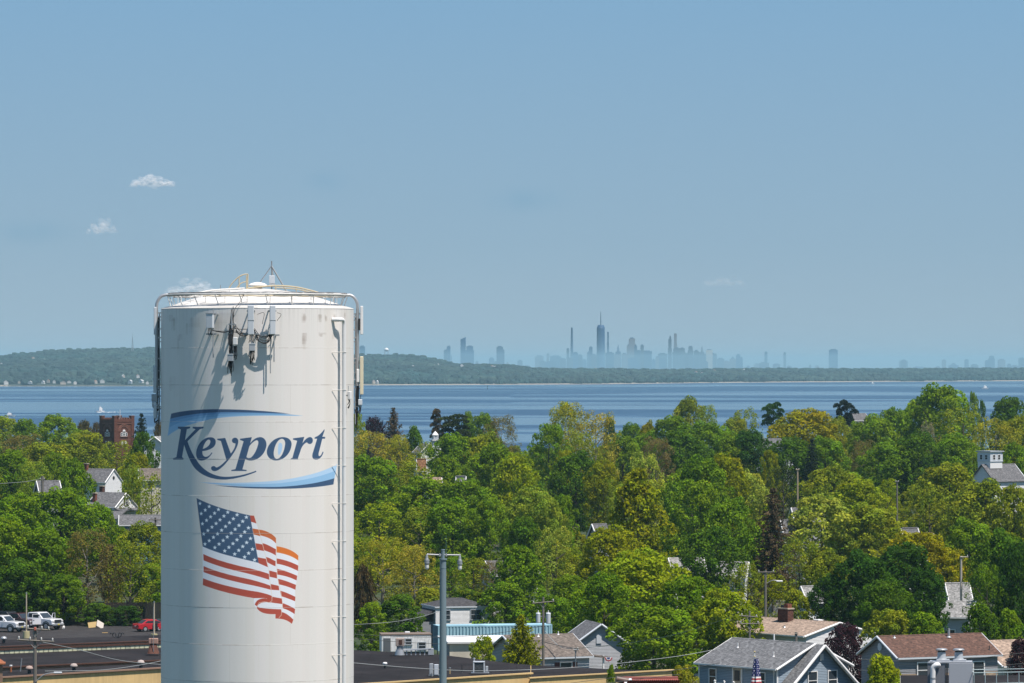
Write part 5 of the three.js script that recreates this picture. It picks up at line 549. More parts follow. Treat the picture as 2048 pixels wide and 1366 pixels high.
const yb4 = flatBuilding('flat dark roof with a rusty front edge behind the left yellow building', [flat(-60, 1340, 8.3), flat(345, 1322, 8.3), flat(345, 1294, 8.3), flat(-60, 1311, 8.3)], 8.3, C.coping, C.roofing, { edges: [[0, mat.rust, 0.3, 0.12]] });
const yb5 = flatBuilding('rear flat roof with a rusty parapet and pale panel strip by the parking lot', [flat(-60, 1298, 8.9), flat(345, 1282, 8.9), flat(345, 1270, 8.9), flat(-60, 1283, 8.9)], 8.9, C.paleGreen, C.roofing, { edges: [[0, mat.rust, 0.4, 0.1]] });
{ // the pale panel strip under the rusty parapet: panel by panel
  const a = flat(-60, 1298, 8.9), b = flat(345, 1282, 8.9), n = 42, dx = b[0] - a[0], dz = b[1] - a[1], L = Math.hypot(dx, dz), g = bx(L / n * 0.9, 0.3, 0.08, 0, 0, 0, -Math.atan2(dz, dx)); for (let i = 0; i < n; i++) { const m = part('panel', g, i % 5 === 2 ? M([0.36, 0.38, 0.28], 0.7) : C.paleGreen, yb5); m.position.set(a[0] + dx * (i + 0.5) / n - yb5.c[0], yb5.H - 0.40, a[1] + dz * (i + 0.5) / n - yb5.c[1] + 0.1); m.name = 'panel'; }
  part('fascia', bx(L, 0.2, 0.16, 0, 0, 0, -Math.atan2(dz, dx)).translate((a[0] + b[0]) / 2 - yb5.c[0], yb5.H - 0.13, (a[1] + b[1]) / 2 - yb5.c[1] + 0.14), mat.rust, yb5);
}
const lotY = 3.24; { const g = prism([flat(-260, 1290, 3.2), flat(560, 1276, 3.2), flat(560, 1246, 3.2), flat(-260, 1249, 3.2)], 3.0, lotY); struct('parking_lot', g, C.asphalt, 'structure', true); }
{ // dark board fence under the trees, panel by panel
  const d = 564, o = thing('board_fence', 'dark board fence in the shade behind the parking lot', 'fence', [0, 3.2, 0]); let x0 = X(-60, d); const x1 = X(345, d), st = 2.4, H = 2.7, pg = join(Array.from({ length: 15 }, (_, i) => bx(0.145, H * (1 + 0.01 * Math.sin(i * 7)), 0.03, -1.12 + i * 0.16, H / 2, 0))); for (let i = 0; x0 + i * st < x1; i++) { const x = x0 + i * st; part('fence_panel', pg, C.fenceWood, o).position.set(x + st / 2, 0, -d + 0.4 * Math.sin(i * 1.3)); part('post', bx(0.12, H + 0.15, 0.12, x, (H + 0.15) / 2, -d - 0.05), C.fenceWood, o); }
  const p = P(222, 1208, 570), s = house('old shed with a rusty orange roof behind the lot fence', [p.x + 1, 3.2, p.z - 1.5], R(-8), 3.4, 1.8, p.y - 3.2 - 0.7, 0.6, grain([0.36, 0.15, 0.06], 2), C.greySide, { name: 'shed', cat: 'shed' }); part('door', bx(0.9, 1.8, 0.04, 0.4, 0.95, 1.82), C.fenceWood, s);
}
// ---- vehicles
function wheel(parent, x, y, z, r, w) { const t = part('wheel', new THREE.CylinderGeometry(r, r, w, 18).rotateX(Math.PI / 2).translate(x, y, z), mat.black, parent); part('rim', new THREE.CylinderGeometry(r * 0.62, r * 0.62, w + 0.02, 14).rotateX(Math.PI / 2).translate(x, y, z), mat.galv, t); return t; }
const profileBody = (pts, w, bev = 0.06) => new THREE.ExtrudeGeometry(new THREE.Shape(pts.map(p => new THREE.Vector2(...p))), { depth: w - 2 * bev, bevelEnabled: true, bevelSize: bev, bevelThickness: bev, bevelOffset: -bev, bevelSegments: 2 }).translate(0, 0, -(w - 2 * bev) / 2);
const paintOf = c => new THREE.MeshPhysicalMaterial({ color: lin(...c), roughness: 0.35, clearcoat: 0.8, clearcoatRoughness: 0.1 });
function pickup(label, x, z, turn, paint, o = {}) {                                // nose along local +x
  const t = thing(o.name || 'pickup_truck', label, o.cat || 'truck', [x, lotY, z], turn), w = 2.0;
  part('body', profileBody([[-2.95, 0.62], [-2.95, 1.22], [-0.85, 1.22], [-0.85, 1.30], [1.35, 1.30], [2.55, 1.22], [2.8, 1.08], [2.86, 0.62], [2.5, 0.55], [-2.5, 0.55]], w), paint, t);
  part('cab', profileBody([[-0.95, 1.24], [-0.80, 1.88], [-0.5, 1.95], [0.55, 1.95], [0.72, 1.88], [1.4, 1.26]], w - 0.2, 0.08), paint, t);
  part('windscreen', slab([1.36, 1.33, 0.78], [1.36, 1.33, -0.78], [0.78, 1.86, -0.70], [0.78, 1.86, 0.70], 0.02), mat.glass, t); for (const s of [1, -1]) { part('side_window', s > 0 ? slab([-0.72, 1.36, 0.915], [1.1, 1.36, 0.915], [0.62, 1.84, 0.905], [-0.62, 1.84, 0.905], 0.02) : slab([1.1, 1.36, -0.915], [-0.72, 1.36, -0.915], [-0.62, 1.84, -0.905], [0.62, 1.84, -0.905], 0.02), mat.glass, t); part('mirror', rbx(0.14, 0.26, 0.16, 0.04, 1.05, 1.4, s * 1.12), paint, t); part('headlight', rbx(0.12, 0.2, 0.34, 0.04, 2.82, 1.0, s * 0.76), mat.porcelain, t); wheel(t, 1.95, 0.42, s * 0.9, 0.42, 0.26); wheel(t, -1.95, 0.42, s * 0.9, 0.42, 0.26); part('wheel_arch', new THREE.TorusGeometry(0.5, 0.07, 6, 16, Math.PI).translate(1.95, 0.45, s * 0.98), mat.black, t); part('wheel_arch', new THREE.TorusGeometry(0.5, 0.07, 6, 16, Math.PI).translate(-1.95, 0.45, s * 0.98), mat.black, t); }
  part('grille', bx(0.06, 0.36, 1.15, 2.87, 0.98, 0), mat.dark, t); part('bumper', rbx(0.24, 0.24, 1.9, 0.06, 2.9, 0.62, 0), mat.galv, t); part('licence_plate', bx(0.03, 0.15, 0.32, 3.03, 0.64, 0.05), M([0.62, 0.52, 0.10]), t); part('bed', bx(1.95, 0.04, 1.7, -1.92, 1.235, 0), mat.dark, t);
  if (o.doors) for (const s of [1, -1]) { const a = s > 0 ? 1.0 : 1.2, g = join([bx(1.0, 0.62, 0.08, -0.5, 0.94, 0), bx(0.06, 0.6, 0.05, -0.06, 1.5, 0, 0, 0, 0.35), bx(0.06, 0.55, 0.05, -0.98, 1.5, 0), bx(0.8, 0.05, 0.05, -0.6, 1.78, 0)]), m = part('open_door', g, paint, t); m.position.set(1.2, 0, s * 1.0); m.rotation.y = s * a; part('handle', bx(0.14, 0.04, 0.06, -0.85, 1.12, s * 0.05), mat.dark, m); }
  return t;
}
function car(label, x, z, turn, paint, name = 'parked_car') {
  const t = thing(name, label, 'car', [x, lotY, z], turn), w = 1.8;
  part('body', profileBody([[-2.25, 0.38], [-2.32, 0.72], [-2.2, 0.95], [-1.4, 0.98], [0.9, 0.94], [2.0, 0.80], [2.25, 0.62], [2.25, 0.36], [1.9, 0.26], [-1.9, 0.26]], w), paint, t); part('cabin', profileBody([[-1.75, 0.95], [-1.05, 1.38], [-0.5, 1.45], [0.1, 1.42], [0.95, 0.96]], w - 0.28, 0.1), paint, t);
  part('rear_window', slab([-1.72, 1.0, -0.62], [-1.72, 1.0, 0.62], [-1.12, 1.37, 0.55], [-1.12, 1.37, -0.55], 0.03), mat.glass, t); part('windscreen', slab([0.95, 1.0, 0.62], [0.95, 1.0, -0.62], [0.2, 1.4, -0.55], [0.2, 1.4, 0.55], 0.03), mat.glass, t);
  for (const s of [1, -1]) { part('side_window', s > 0 ? slab([-1.4, 1.02, 0.775], [0.72, 1.02, 0.775], [0.12, 1.34, 0.755], [-0.98, 1.34, 0.755], 0.02) : slab([0.72, 1.02, -0.775], [-1.4, 1.02, -0.775], [-0.98, 1.34, -0.755], [0.12, 1.34, -0.755], 0.02), mat.glass, t); part('tail_light', rbx(0.1, 0.16, 0.42, 0.03, -2.28, 0.78, s * 0.62), M([0.30, 0.01, 0.01], 0.3), t); part('headlight', rbx(0.12, 0.12, 0.36, 0.03, 2.2, 0.66, s * 0.62), mat.porcelain, t); wheel(t, 1.42, 0.33, s * 0.8, 0.33, 0.22); wheel(t, -1.42, 0.33, s * 0.8, 0.33, 0.22); part('mirror', rbx(0.1, 0.12, 0.16, 0.03, 0.7, 1.02, s * 0.95), paint, t); }
  part('licence_plate', bx(0.03, 0.12, 0.32, -2.33, 0.66, 0), M([0.6, 0.6, 0.55]), t); part('bumper', rbx(0.14, 0.2, 1.7, 0.05, -2.27, 0.42, 0), paint, t); return t;
}
{
  const lot = (px, py) => { const d = flatD(py, lotY); return [X(px, d), -d]; }, wht = paintOf([0.72, 0.73, 0.75]), blk = paintOf([0.012, 0.012, 0.015]), mar = paintOf([0.05, 0.012, 0.016]), rd = paintOf([0.45, 0.012, 0.02]);
  pickup('white pickup truck with both front doors open in the parking lot', ...lot(77, 1258), R(-34), wht, { doors: true }).scale.setScalar(1.06);
  pickup('white truck cut by the left edge, nose to the right', ...lot(3, 1263), R(-28), wht); pickup('dark maroon truck parked between two white trucks', ...lot(38, 1257.5), R(-40), mar); pickup('black truck parked farther back at the left edge', ...lot(14, 1254), R(-34), blk);
  car('red car seen from behind beside the tower left edge', ...lot(306, 1262), R(30), rd); car('black car right beside the red car', ...lot(330, 1261), R(38), blk);
  // litter and odd pieces on the lot
  const put = (name, label, cat, px, py) => { const [x, z] = lot(px, py); return thing(name, label, cat, [x, lotY, z], 0.3); };
  let o = put('plywood_sheet', 'tilted tan plywood sheets dumped at the back of the lot', 'plywood', 192, 1256); part('sheet', bx(1.1, 0.7, 0.06, -0.4, 0.4, 0, 0, -0.4, 0.1), M([0.48, 0.34, 0.14]), o); part('sheet', bx(1.0, 0.9, 0.05, 0.5, 0.42, 0.1, 0.3, -0.5, -0.5), M([0.55, 0.5, 0.44]), o);
  o = put('board', 'single tan board lying flat on the parking lot', 'board', 210, 1266); part('plank', rbx(0.7, 0.06, 0.2, 0.02, 0, 0.04, 0), M([0.5, 0.33, 0.12]), o); o = put('bag', 'small white bag on the ground right of the white pickup', 'bag', 127.5, 1258.5); part('sack', blob(4, 2, 0.3).scale(0.15, 0.24, 0.14).translate(0, 0.2, 0), mat.white, o); part('tie', lathe([[0.03, 0.42], [0.07, 0.5]], 8), mat.white, o);
}
{ // lamp posts on the lot, roof gear at the left
  const post = (px, py0, py1, d, label) => { const p = P(px, py1, d), y0 = lotY, o = thing('lamp_post', label, 'lamp post', [p.x, y0, p.z]), h = p.y - y0; part('base', cyl(0.42, 0.38, 0.8), M([0.40, 0.36, 0.2]), o); part('pole', cyl(0.1, 0.075, h), mat.tan, o); part('top_cap', cyl(0.1, 0.09, 0.12, 0, h), mat.steel, o); };
  post(53, 1276, 1187, 535, 'thin tan lamp post in front of the white pickup truck'); post(308.5, 1280, 1205, 530, 'thin pale lamp post in front of the red car');
  const roofAt = (name, label, cat, px, py, h) => { const d = flatD(py, h); return thing(name, label, cat, [X(px, d), h + 0.05, -d]); };
  let o = roofAt('vent_pipes', 'cluster of bent black vent pipes on the rear left roof', 'vent', 233, 1277, 8.95); for (const [x, s] of [[-0.35, -1], [-0.05, -1], [0.2, 1], [0.45, 1]]) part('gooseneck', tube([[x * 0.3, 0, 0], [x, 0.25, 0], [x + s * 0.05, 0.46, 0], [x + s * 0.2, 0.5, 0], [x + s * 0.26, 0.36, 0]], 0.045, 16, 7), mat.dark, o);
  const mush = (label, px, py, h, s = 1, m = mat.galv) => { const q = roofAt('roof_vent', label, 'vent', px, py, h); part('neck', cyl(0.14 * s, 0.14 * s, 0.4 * s), mat.dark, q); part('cap', lathe([[0.05 * s, 0.3 * s], [0.26 * s, 0.34 * s], [0.3 * s, 0.44 * s], [0.2 * s, 0.6 * s], [0.01, 0.64 * s]], 14), m, q); };
  mush('round metal vent on the rear roof at the left edge', 8, 1287, 8.95); mush('rounded brown vent on the front left roof near the pole', 59, 1349, 9, 1.1, M([0.36, 0.27, 0.23])); mush('rounded pale vent on the front left roof, middle', 148, 1344, 9, 1.1, M([0.38, 0.32, 0.29])); mush('rounded pale vent on the front left roof near the tower', 282, 1337, 9, 1.1, M([0.42, 0.36, 0.33]));
  o = roofAt('roof_vent', 'copper-coloured pipe vent at the bottom left', 'vent', 22, 1345, 9); part('neck', cyl(0.1, 0.1, 0.5), C.orangeTile, o); part('cap', cyl(0.13, 0.12, 0.1, 0, 0.5), mat.white, o);
  o = roofAt('chimney', 'squat brown brick chimney with a hood near the tower on the rear roof', 'chimney', 307, 1308, 8.45); part('stack', new THREE.CylinderGeometry(0.38, 0.75, 0.9, 4).rotateY(Math.PI / 4).translate(0, 0.45, 0), mat.chimneyDark, o); part('hood', rbx(0.85, 0.5, 0.7, 0.06, 0, 1.15, 0), M([0.36, 0.22, 0.17]), o); part('mast', bar([0.05, 0.2, 0.5], [0.05, 4.3, 0.5], 0.025), mat.steel, o);
  { const d = 378, p = P(4, 1323, d), q = thing('tiled_roof_turret', 'small orange-tiled turret roof at the bottom left corner', 'roof', [p.x - 0.7, 9, p.z], 0.1); part('wall', bx(1.5, p.y - 9.2, 1.5, 0, (p.y - 9.2) / 2, 0), C.coping, q); part('roof', [lathe([[1.35, p.y - 9.1], [0.05, p.y - 8.45]], 4).rotateY(Math.PI / 4)], C.orangeTile, q); part('eave', bx(2.0, 0.1, 2.0, 0, p.y - 9.13, 0), C.orangeTile, q); }
  o = roofAt('roof_vent', 'thin white mast on the front left roof beside the wooden pole', 'vent', 41, 1344, 9); part('pipe', bar([0, 0, 0], [0.12, 1.1, 0], 0.05), mat.steel, o);
  // right roof gear
  o = roofAt('roof_vent', 'mushroom vent on the dark roof right of the tower', 'vent', 770, 1337, 9.05); part('neck', cyl(0.1, 0.1, 0.3), mat.dark, o); part('cap', lathe([[0.08, 0.26], [0.2, 0.3], [0.21, 0.44], [0.12, 0.5], [0.01, 0.51]], 14), mat.white, o);
  o = roofAt('exhaust_fan', 'rusty hooded exhaust fan on the far edge of the dark roof', 'vent', 800, 1311, 9.05); part('curb', new THREE.CylinderGeometry(0.36, 0.46, 0.5, 16).translate(0, 0.25, 0), mat.galv, o); part('drum', cyl(0.3, 0.3, 0.3, 0, 0.5), mat.steel, o); part('housing', rbx(0.78, 0.72, 0.7, 0.06, 0, 1.16, 0), grain([0.36, 0.29, 0.25], 1), o); part('rust_panel', bx(0.3, 0.42, 0.02, 0.05, 1.16, 0.36), mat.rust, o);
  o = roofAt('metal_rack', 'low grey metal steps at the far edge of the dark roof', 'rack', 836, 1311, 9.05); part('deck', bx(2.4, 0.1, 0.5, 0, 0.5, 0, 0, 0, 0.05), mat.radio, o); for (let i = 0; i < 6; i++) part('post', bx(0.1, 0.5, 0.1, -1.0 + i * 0.4, 0.25, 0.1), mat.radio, o); part('block', rbx(0.5, 0.6, 0.5, 0.04, 1.15, 0.3, 0), mat.radio, o);
  o = roofAt('electrical_cabinet', 'pair of grey electrical cabinets on the dark roof beside the lamp pole', 'cabinet', 868, 1352, 9.05); part('cabinet', rbx(0.32, 0.9, 0.4, 0.03, -0.22, 0.55, 0), mat.radio, o); part('cabinet', rbx(0.36, 0.86, 0.4, 0.03, 0.2, 0.5, 0.05), mat.antenna, o); part('conduit', bar([-0.15, -0.4, 0.3], [-0.15, 0.25, 0.3], 0.06), mat.galv, o); part('base_rail', bx(0.9, 0.08, 0.4, 0, 0.04, 0), mat.steel, o);
  o = roofAt('roof_vent', 'short brown vent pipe right of the lamp pole', 'vent', 899.5, 1349, 9.05); part('pipe', cyl(0.07, 0.07, 0.5), M([0.35, 0.25, 0.12]), o); part('cap', cyl(0.1, 0.1, 0.1, 0, 0.46), mat.steel, o); o = roofAt('roof_vent', 'thin black pipe on the dark roof near the air conditioner', 'vent', 924, 1347, 9.05); part('pipe', cyl(0.04, 0.04, 0.68), mat.dark, o); part('collar', cyl(0.09, 0.05, 0.06), mat.dark, o);
  o = roofAt('air_conditioner', 'rooftop air conditioner with pale frame on the dark roof', 'air conditioner', 958, 1348, 9.05); part('coil', bx(0.8, 0.74, 0.7, 0, 0.52, 0), mat.dark, o); for (const x of [-0.44, 0.44]) part('side_panel', bx(0.1, 0.86, 0.8, x, 0.55, 0), mat.antenna, o); part('top', bx(0.98, 0.06, 0.84, 0, 0.99, 0), mat.antenna, o); part('grille_bar', Array.from({ length: 7 }, (_, i) => bx(0.8, 0.02, 0.02, 0, 0.22 + i * 0.1, 0.36)), mat.steel, o); part('base_rail', bx(1.5, 0.08, 0.8, 0.1, 0.08, 0), mat.galv, o); part('side_box', rbx(0.22, 0.44, 0.3, 0.03, 0.66, 0.4, 0), mat.radio, o); part('refrigerant_pipe', tube([[0.7, 0.3, 0.1], [0.95, 0.25, 0.15], [1.05, 0.02, 0.2]], 0.03, 10, 6), mat.dark, o); part('flue', [cyl(0.07, 0.07, 1.25, -0.42, 0, -0.35), cyl(0.11, 0.1, 0.1, -0.42, 1.2, -0.35)], mat.galv, o);
}
{ // grey-blue steel monopole with two hanging fixtures
  const d = 300, p = P(886, 1118, d), o = thing('lamp_pole', 'grey-blue steel pole with two hanging fixtures on a crossarm', 'pole', [p.x, 3.2, p.z], R(2)), m = M([0.165, 0.225, 0.255], 0.45), h = p.y - 3.2; part('pole', new THREE.CylinderGeometry(0.205, 0.29, h, 24).translate(0, h / 2, 0), m, o); part('flange', cyl(0.27, 0.27, 0.09, 0, h - 0.05), m, o); part('weld_band', cyl(0.225, 0.22, 0.05, 0, h - 0.58), m, o); part('top_tube', cyl(0.12, 0.12, 0.6, 0, h), m, o); part('cap', cyl(0.14, 0.13, 0.06, 0, h + 0.58), m, o);
  part('crossarm', [bar([-1.02, h + 0.3, 0], [-0.1, h + 0.26, 0], 0.055, 10), bar([0.1, h + 0.27, 0], [1.08, h + 0.25, 0], 0.055, 10), bx(0.09, 0.2, 0.2, -0.2, h + 0.27, 0), bx(0.09, 0.2, 0.2, 0.22, h + 0.27, 0)], mat.galv, o);
  for (const [x, y] of [[-1.05, 0.3], [1.1, 0.24]]) { const f = part('fixture', lathe([[0.02, h + y + 0.02], [0.06, h + y], [0.09, h + y - 0.2], [0.11, h + y - 0.3], [0.155, h + y - 0.34], [0.155, h + y - 0.62], [0.12, h + y - 0.66], [0.12, h + y - 0.7]], 16).translate(x, 0, 0), mat.steel, o); part('cooling_ring', [cyl(0.17, 0.17, 0.04, x, h + y - 0.4, 0), cyl(0.17, 0.17, 0.04, x, h + y - 0.54, 0)], mat.radio, f); part('dome_cover', lathe([[0.125, h + y - 0.68], [0.13, h + y - 0.86], [0.09, h + y - 0.96], [0.01, h + y - 0.98]], 16).translate(x, 0, 0), mat.white, f); part('clamp', [bar([x, h + y + 0.02, 0], [x * 0.97, h + 0.3, 0], 0.06, 8)], mat.porcelain, f); }
  part('whip_antenna', bar([0.2, h + 0.3, 0], [0.2, h + 1.55, 0], 0.016, 6), M([0.10, 0.2, 0.16]), o);
}
// ---- utility poles and wires
const insul = (x, y, z) => lathe([[0.03, y], [0.06, y + 0.06], [0.035, y + 0.1], [0.06, y + 0.15], [0.02, y + 0.2]], 8).translate(x, 0, z);
function utilPole(label, px, pyTop, d, arms, o = {}) {
  const p = P(px, pyTop, d), g = o.g ?? ground(d), h = p.y - g, t = thing('utility_pole', label, 'utility pole', [p.x, g, p.z], o.turn || 0, o.group); part('pole', new THREE.CylinderGeometry(o.r0 || 0.12, o.r1 || 0.17, h, 12).translate(0, h / 2, 0), o.m || mat.poleWood, t);
  for (const [drop, a, b, tilt] of arms) { const y = h - drop; part('crossarm', bar([a, y + (tilt || 0), 0.14], [b, y - (tilt || 0), 0.14], 0.055, 4), o.m || mat.poleWood, t); const n = o.ins ?? 4; for (let i = 0; i < n; i++) { const x = mix(a + 0.1, b - 0.1, i / (n - 1)); if (Math.abs(x) > 0.15) part('insulator', insul(x, y + 0.04 + (tilt || 0) * (1 - 2 * i / (n - 1)), 0.14), mat.porcelain, t); } part('brace', [bar([a * 0.45, y, 0.1], [0, y - 0.5, 0.1], 0.02), bar([b * 0.45, y, 0.1], [0, y - 0.5, 0.1], 0.02)], mat.steel, t); }
  return Object.assign(t, { h });
}
{
  const u = utilPole('grey wooden utility pole with two crossarms at the bottom left', 70.5, 1254, 300, [[0.14, -0.55, 1.0, 0.05], [0.88, -1.14, 1.25, 0.06]], { r0: 0.11, r1: 0.15, g: 3.2 });
  part('street_lamp_arm', tube([[0.05, u.h - 3.55, 0.1], [0.6, u.h - 3.1, 0.15], [1.1, u.h - 2.98, 0.2], [1.3, u.h - 2.96, 0.2]], 0.035, 16, 7), mat.galv, u); part('lamp_head', [rbx(0.55, 0.12, 0.24, 0.05, 1.5, u.h - 2.96, 0.2)], mat.antenna, u); part('junction', rbx(0.14, 0.2, 0.14, 0.02, 0.02, u.h - 0.1, 0.16), M([0.5, 0.12, 0.08]), u);
  const v = utilPole('weathered utility pole with crossarm carrying two grey transformers', 1086.5, 1194, 419, [[0.48, -0.98, 1.0, -0.09]], { r0: 0.1, r1: 0.15, ins: 3 });
  for (const [x, dy, s] of [[-0.46, 1.45, 1], [0.46, 1.45, 1.08]]) { const y = v.h - dy - 0.9 * s, c = part('transformer', lathe([[0.01, y], [0.19 * s, y], [0.2 * s, y + 0.06], [0.2 * s, y + 0.82 * s], [0.22 * s, y + 0.86 * s], [0.17 * s, y + 0.93 * s], [0.01, y + 0.95 * s]], 18).translate(x, 0, 0.1), mat.antenna, v); part('bushing', insul(x, y + 0.93 * s, 0.1), mat.porcelain, c); part('hanger', bx(0.3, 0.08, 0.08, x * 0.5, y + 0.6, 0.05), mat.steel, c); }
  utilPole('grey utility pole with two light crossarms behind the blue house roof', 1499, 1222, 440, [[0.5, -0.85, 0.75, 0.06], [1.2, -0.95, 0.9, 0]], { r0: 0.09, r1: 0.13, ins: 3 });
  const w = utilPole('dark utility pole with crossarm and street lamp in the right trees', 1531, 1140, 500, [[0.22, -0.85, 0.95, 0]], { ins: 3 }); part('street_lamp_arm', tube([[0, w.h - 1.5, 0], [0.8, w.h - 1.1, 0.2], [1.25, w.h - 1.15, 0.2]], 0.04, 12, 6), mat.galv, w); part('lamp_head', rbx(0.7, 0.18, 0.3, 0.06, 1.5, w.h - 1.2, 0.2), mat.white, w);
  utilPole('pale wooden pole with a small arm right of the vivid golden tree', 1922, 1112, 520, [[0.1, -0.1, 0.8, 0]], { ins: 2, m: M([0.42, 0.38, 0.32]) }); utilPole('bare wooden pole standing in the middle of the right wood', 1595, 938, 730, [[0.12, -0.3, 0.3, 0]], { ins: 2, m: M([0.34, 0.27, 0.18]), r0: 0.13 }); utilPole('second bare wooden pole farther right in the wood', 1794, 962, 720, [[0.12, -0.3, 0.3, 0]], { ins: 2, r0: 0.12 }); utilPole('thick weathered pole stub over the trees at far left', 85, 952, 690, [[0.5, -0.4, 0.4, 0]], { ins: 2, r0: 0.2, r1: 0.24 }); utilPole('tall dark pole behind the red car at the tower edge', 311, 1035, 610, [[0.3, -0.9, 0.9, 0]], { ins: 3, r0: 0.13, m: M([0.09, 0.075, 0.06]) }); utilPole('short service mast at the brown-roofed house', 1151, 1296, 424, [[0.15, -0.2, 0.3, 0]], { ins: 2, r0: 0.05, r1: 0.05, m: mat.steel }); utilPole('short wooden post behind the ridge of the blue house', 1592, 1264, 425, [[0.15, -0.15, 0.15, 0]], { ins: 2, r0: 0.12 });
  const wireOf = (label, pts, m = mat.wirePale, r = 0.022) => { const q = pts.map(([x, y, d]) => P(x, y, d)), o = thing('overhead_wire', label, 'wire', q[0]); part('wire', tube(q.map(v => v.sub(o.position)), r, 60, 5), m, o); };
  wireOf('sagging pale wire across the dark roof right of the tower', [[690, 1324, 330], [780, 1332, 335], [900, 1340, 342], [1000, 1341, 350], [1170, 1333, 358], [1350, 1313, 365], [1440, 1297, 370]]);
  wireOf('wire rising from the transformer pole to the right trees', [[1150, 1297, 424], [1250, 1287, 420], [1350, 1269, 416], [1460, 1235, 412]], M([0.05, 0.10, 0.085])); wireOf('service wire dropping from the transformer pole to the short mast', [[1090, 1262, 430], [1112, 1287, 428], [1130, 1296, 426], [1151, 1296, 424]], mat.wirePale, 0.03); wireOf('dark double wire from the pole to the short mast', [[1088, 1284, 430], [1110, 1289, 428], [1151, 1297, 424]], mat.wire, 0.03);
  wireOf('wire from the tower side rising behind the white trailer', [[690, 1250, 460], [760, 1246, 460], [830, 1236, 470], [880, 1222, 480]]); wireOf('upper dark wire crossing in front of the blue container', [[690, 1268, 430], [860, 1274, 430], [960, 1270, 430], [1088, 1252, 430]], mat.wire); wireOf('lower dark wire crossing in front of the white trailer', [[690, 1276, 430], [860, 1287, 430], [960, 1289, 430], [1088, 1280, 430]], mat.wire);
  wireOf('pale wire from the left pole to the tower', [[76, 1282, 300], [160, 1300, 320], [250, 1322, 340], [335, 1330, 350]]); wireOf('pale wire rising right over the left yellow wall', [[90, 1342, 330], [200, 1340, 340], [280, 1330, 350], [340, 1318, 360]]); wireOf('dark wire in front of the right yellow wall', [[1140, 1366, 360], [1250, 1352, 362], [1350, 1340, 365], [1440, 1326, 370]], mat.wire); wireOf('lower dark wire in front of the right yellow wall', [[1180, 1370, 358], [1280, 1358, 360], [1360, 1348, 365]], mat.wire); wireOf('wires over the far left trees', [[-10, 968, 690], [60, 962, 690], [85, 956, 690]], mat.wirePale, 0.03); wireOf('wire in front of the red-roofed house wall', [[1716, 1318, 370], [1820, 1322, 370], [1950, 1316, 370], [2060, 1304, 370]], mat.wire); wireOf('lower wire in front of the red-roofed house wall', [[1716, 1340, 365], [1820, 1344, 365], [1950, 1334, 365], [2060, 1326, 365]], mat.wire);
}
{ // rooftop heater cabinets, bottom right, on a flat roof just below the frame
  const d = 330, y0 = YY(1374, d), b = flatBuilding('flat roof below the rooftop heater cabinets at bottom right', [[X(1800, 318), -318], [X(2200, 318), -318], [X(2200, 342), -342], [X(1800, 342), -342]], y0, C.creamWall, C.roofing);
  const o = thing('rooftop_heater', 'pair of grey rooftop heater cabinets with two capped flues and a white elbow', 'heater', [X(1900, d), y0 + 0.05, -d], R(-6)), s = d / F, m1 = M([0.16, 0.17, 0.19], 0.5), m2 = M([0.40, 0.42, 0.45], 0.45), H = (1374 - 1326) * s;
  part('cabinet', rbx(36 * s, H, 1.4, 0.03, -27 * s, H / 2, 0), m1, o); part('cabinet', rbx(47 * s, H, 1.45, 0.03, 21 * s, H / 2, 0.03), m2, o); part('top_curb', [bx(84 * s, 0.1, 1.5, 2 * s, H + 0.05, 0), bx(26 * s, 0.14, 0.9, -14 * s, H + 0.15, 0), bx(26 * s, 0.14, 0.9, 19 * s, H + 0.15, 0)], m2, o); part('seam_strip', bx(0.12, H, 0.06, -6 * s, H / 2, 0.74), mat.dark, o);
  for (const x of [-17, 17]) { const f = part('flue', lathe([[0.42, H + 0.2], [0.30, H + 0.34], [0.30, H + 0.75]], 20).translate(x * s, 0, 0), mat.radio, o); part('flue_neck', cyl(0.27, 0.27, 0.16, x * s, H + 0.72, 0, 18), mat.dark, f); part('flue_cap', lathe([[0.2, H + 0.84], [0.4, H + 0.85], [0.41, H + 0.95], [0.3, H + 1.0], [0.01, H + 1.02]], 24).translate(x * s, 0, 0), mat.galv, f); }
  part('elbow_pipe', tube([[-34 * s, -0.1, 1.0], [-34 * s, H * 0.55, 1.0], [-33 * s, H * 0.82, 1.0], [-27 * s, H * 0.93, 1.0], [-23 * s, H * 0.90, 0.72]], 0.19, 40, 16), mat.white, o); part('elbow_joint', cyl(0.21, 0.21, 0.1, -34 * s, H * 0.35, 1.0, 16), mat.galv, o); part('lifting_lug', bx(0.3, 0.14, 0.1, -38 * s, H + 0.06, 0.7), mat.antenna, o);
  const r = thing('roof_railing', 'thin pale blue pipe railing at the bottom right corner', 'railing', [X(1995, d), y0 + 0.05, -d + 2], R(-2)), pm = M([0.36, 0.46, 0.47], 0.5), post = []; for (let i = 0; i < 6; i++) { part('post', bar([-1.9 + i * 0.8, 0, 0], [-1.9 + i * 0.8, 1.12, 0], 0.03), pm, r); } part('top_rail', bar([-1.9, 1.1, 0], [2.1, 1.18, 0], 0.032), pm, r); part('mid_rail', bar([-1.9, 0.3, 0], [2.1, 0.42, 0], 0.03), pm, r); part('back_rail', [bar([-1.9, 1.1, 0], [-1.9, 1.1, -3], 0.03), bar([-1.9, 1.12, -3], [2.1, 1.2, -3], 0.03)], pm, r);
}
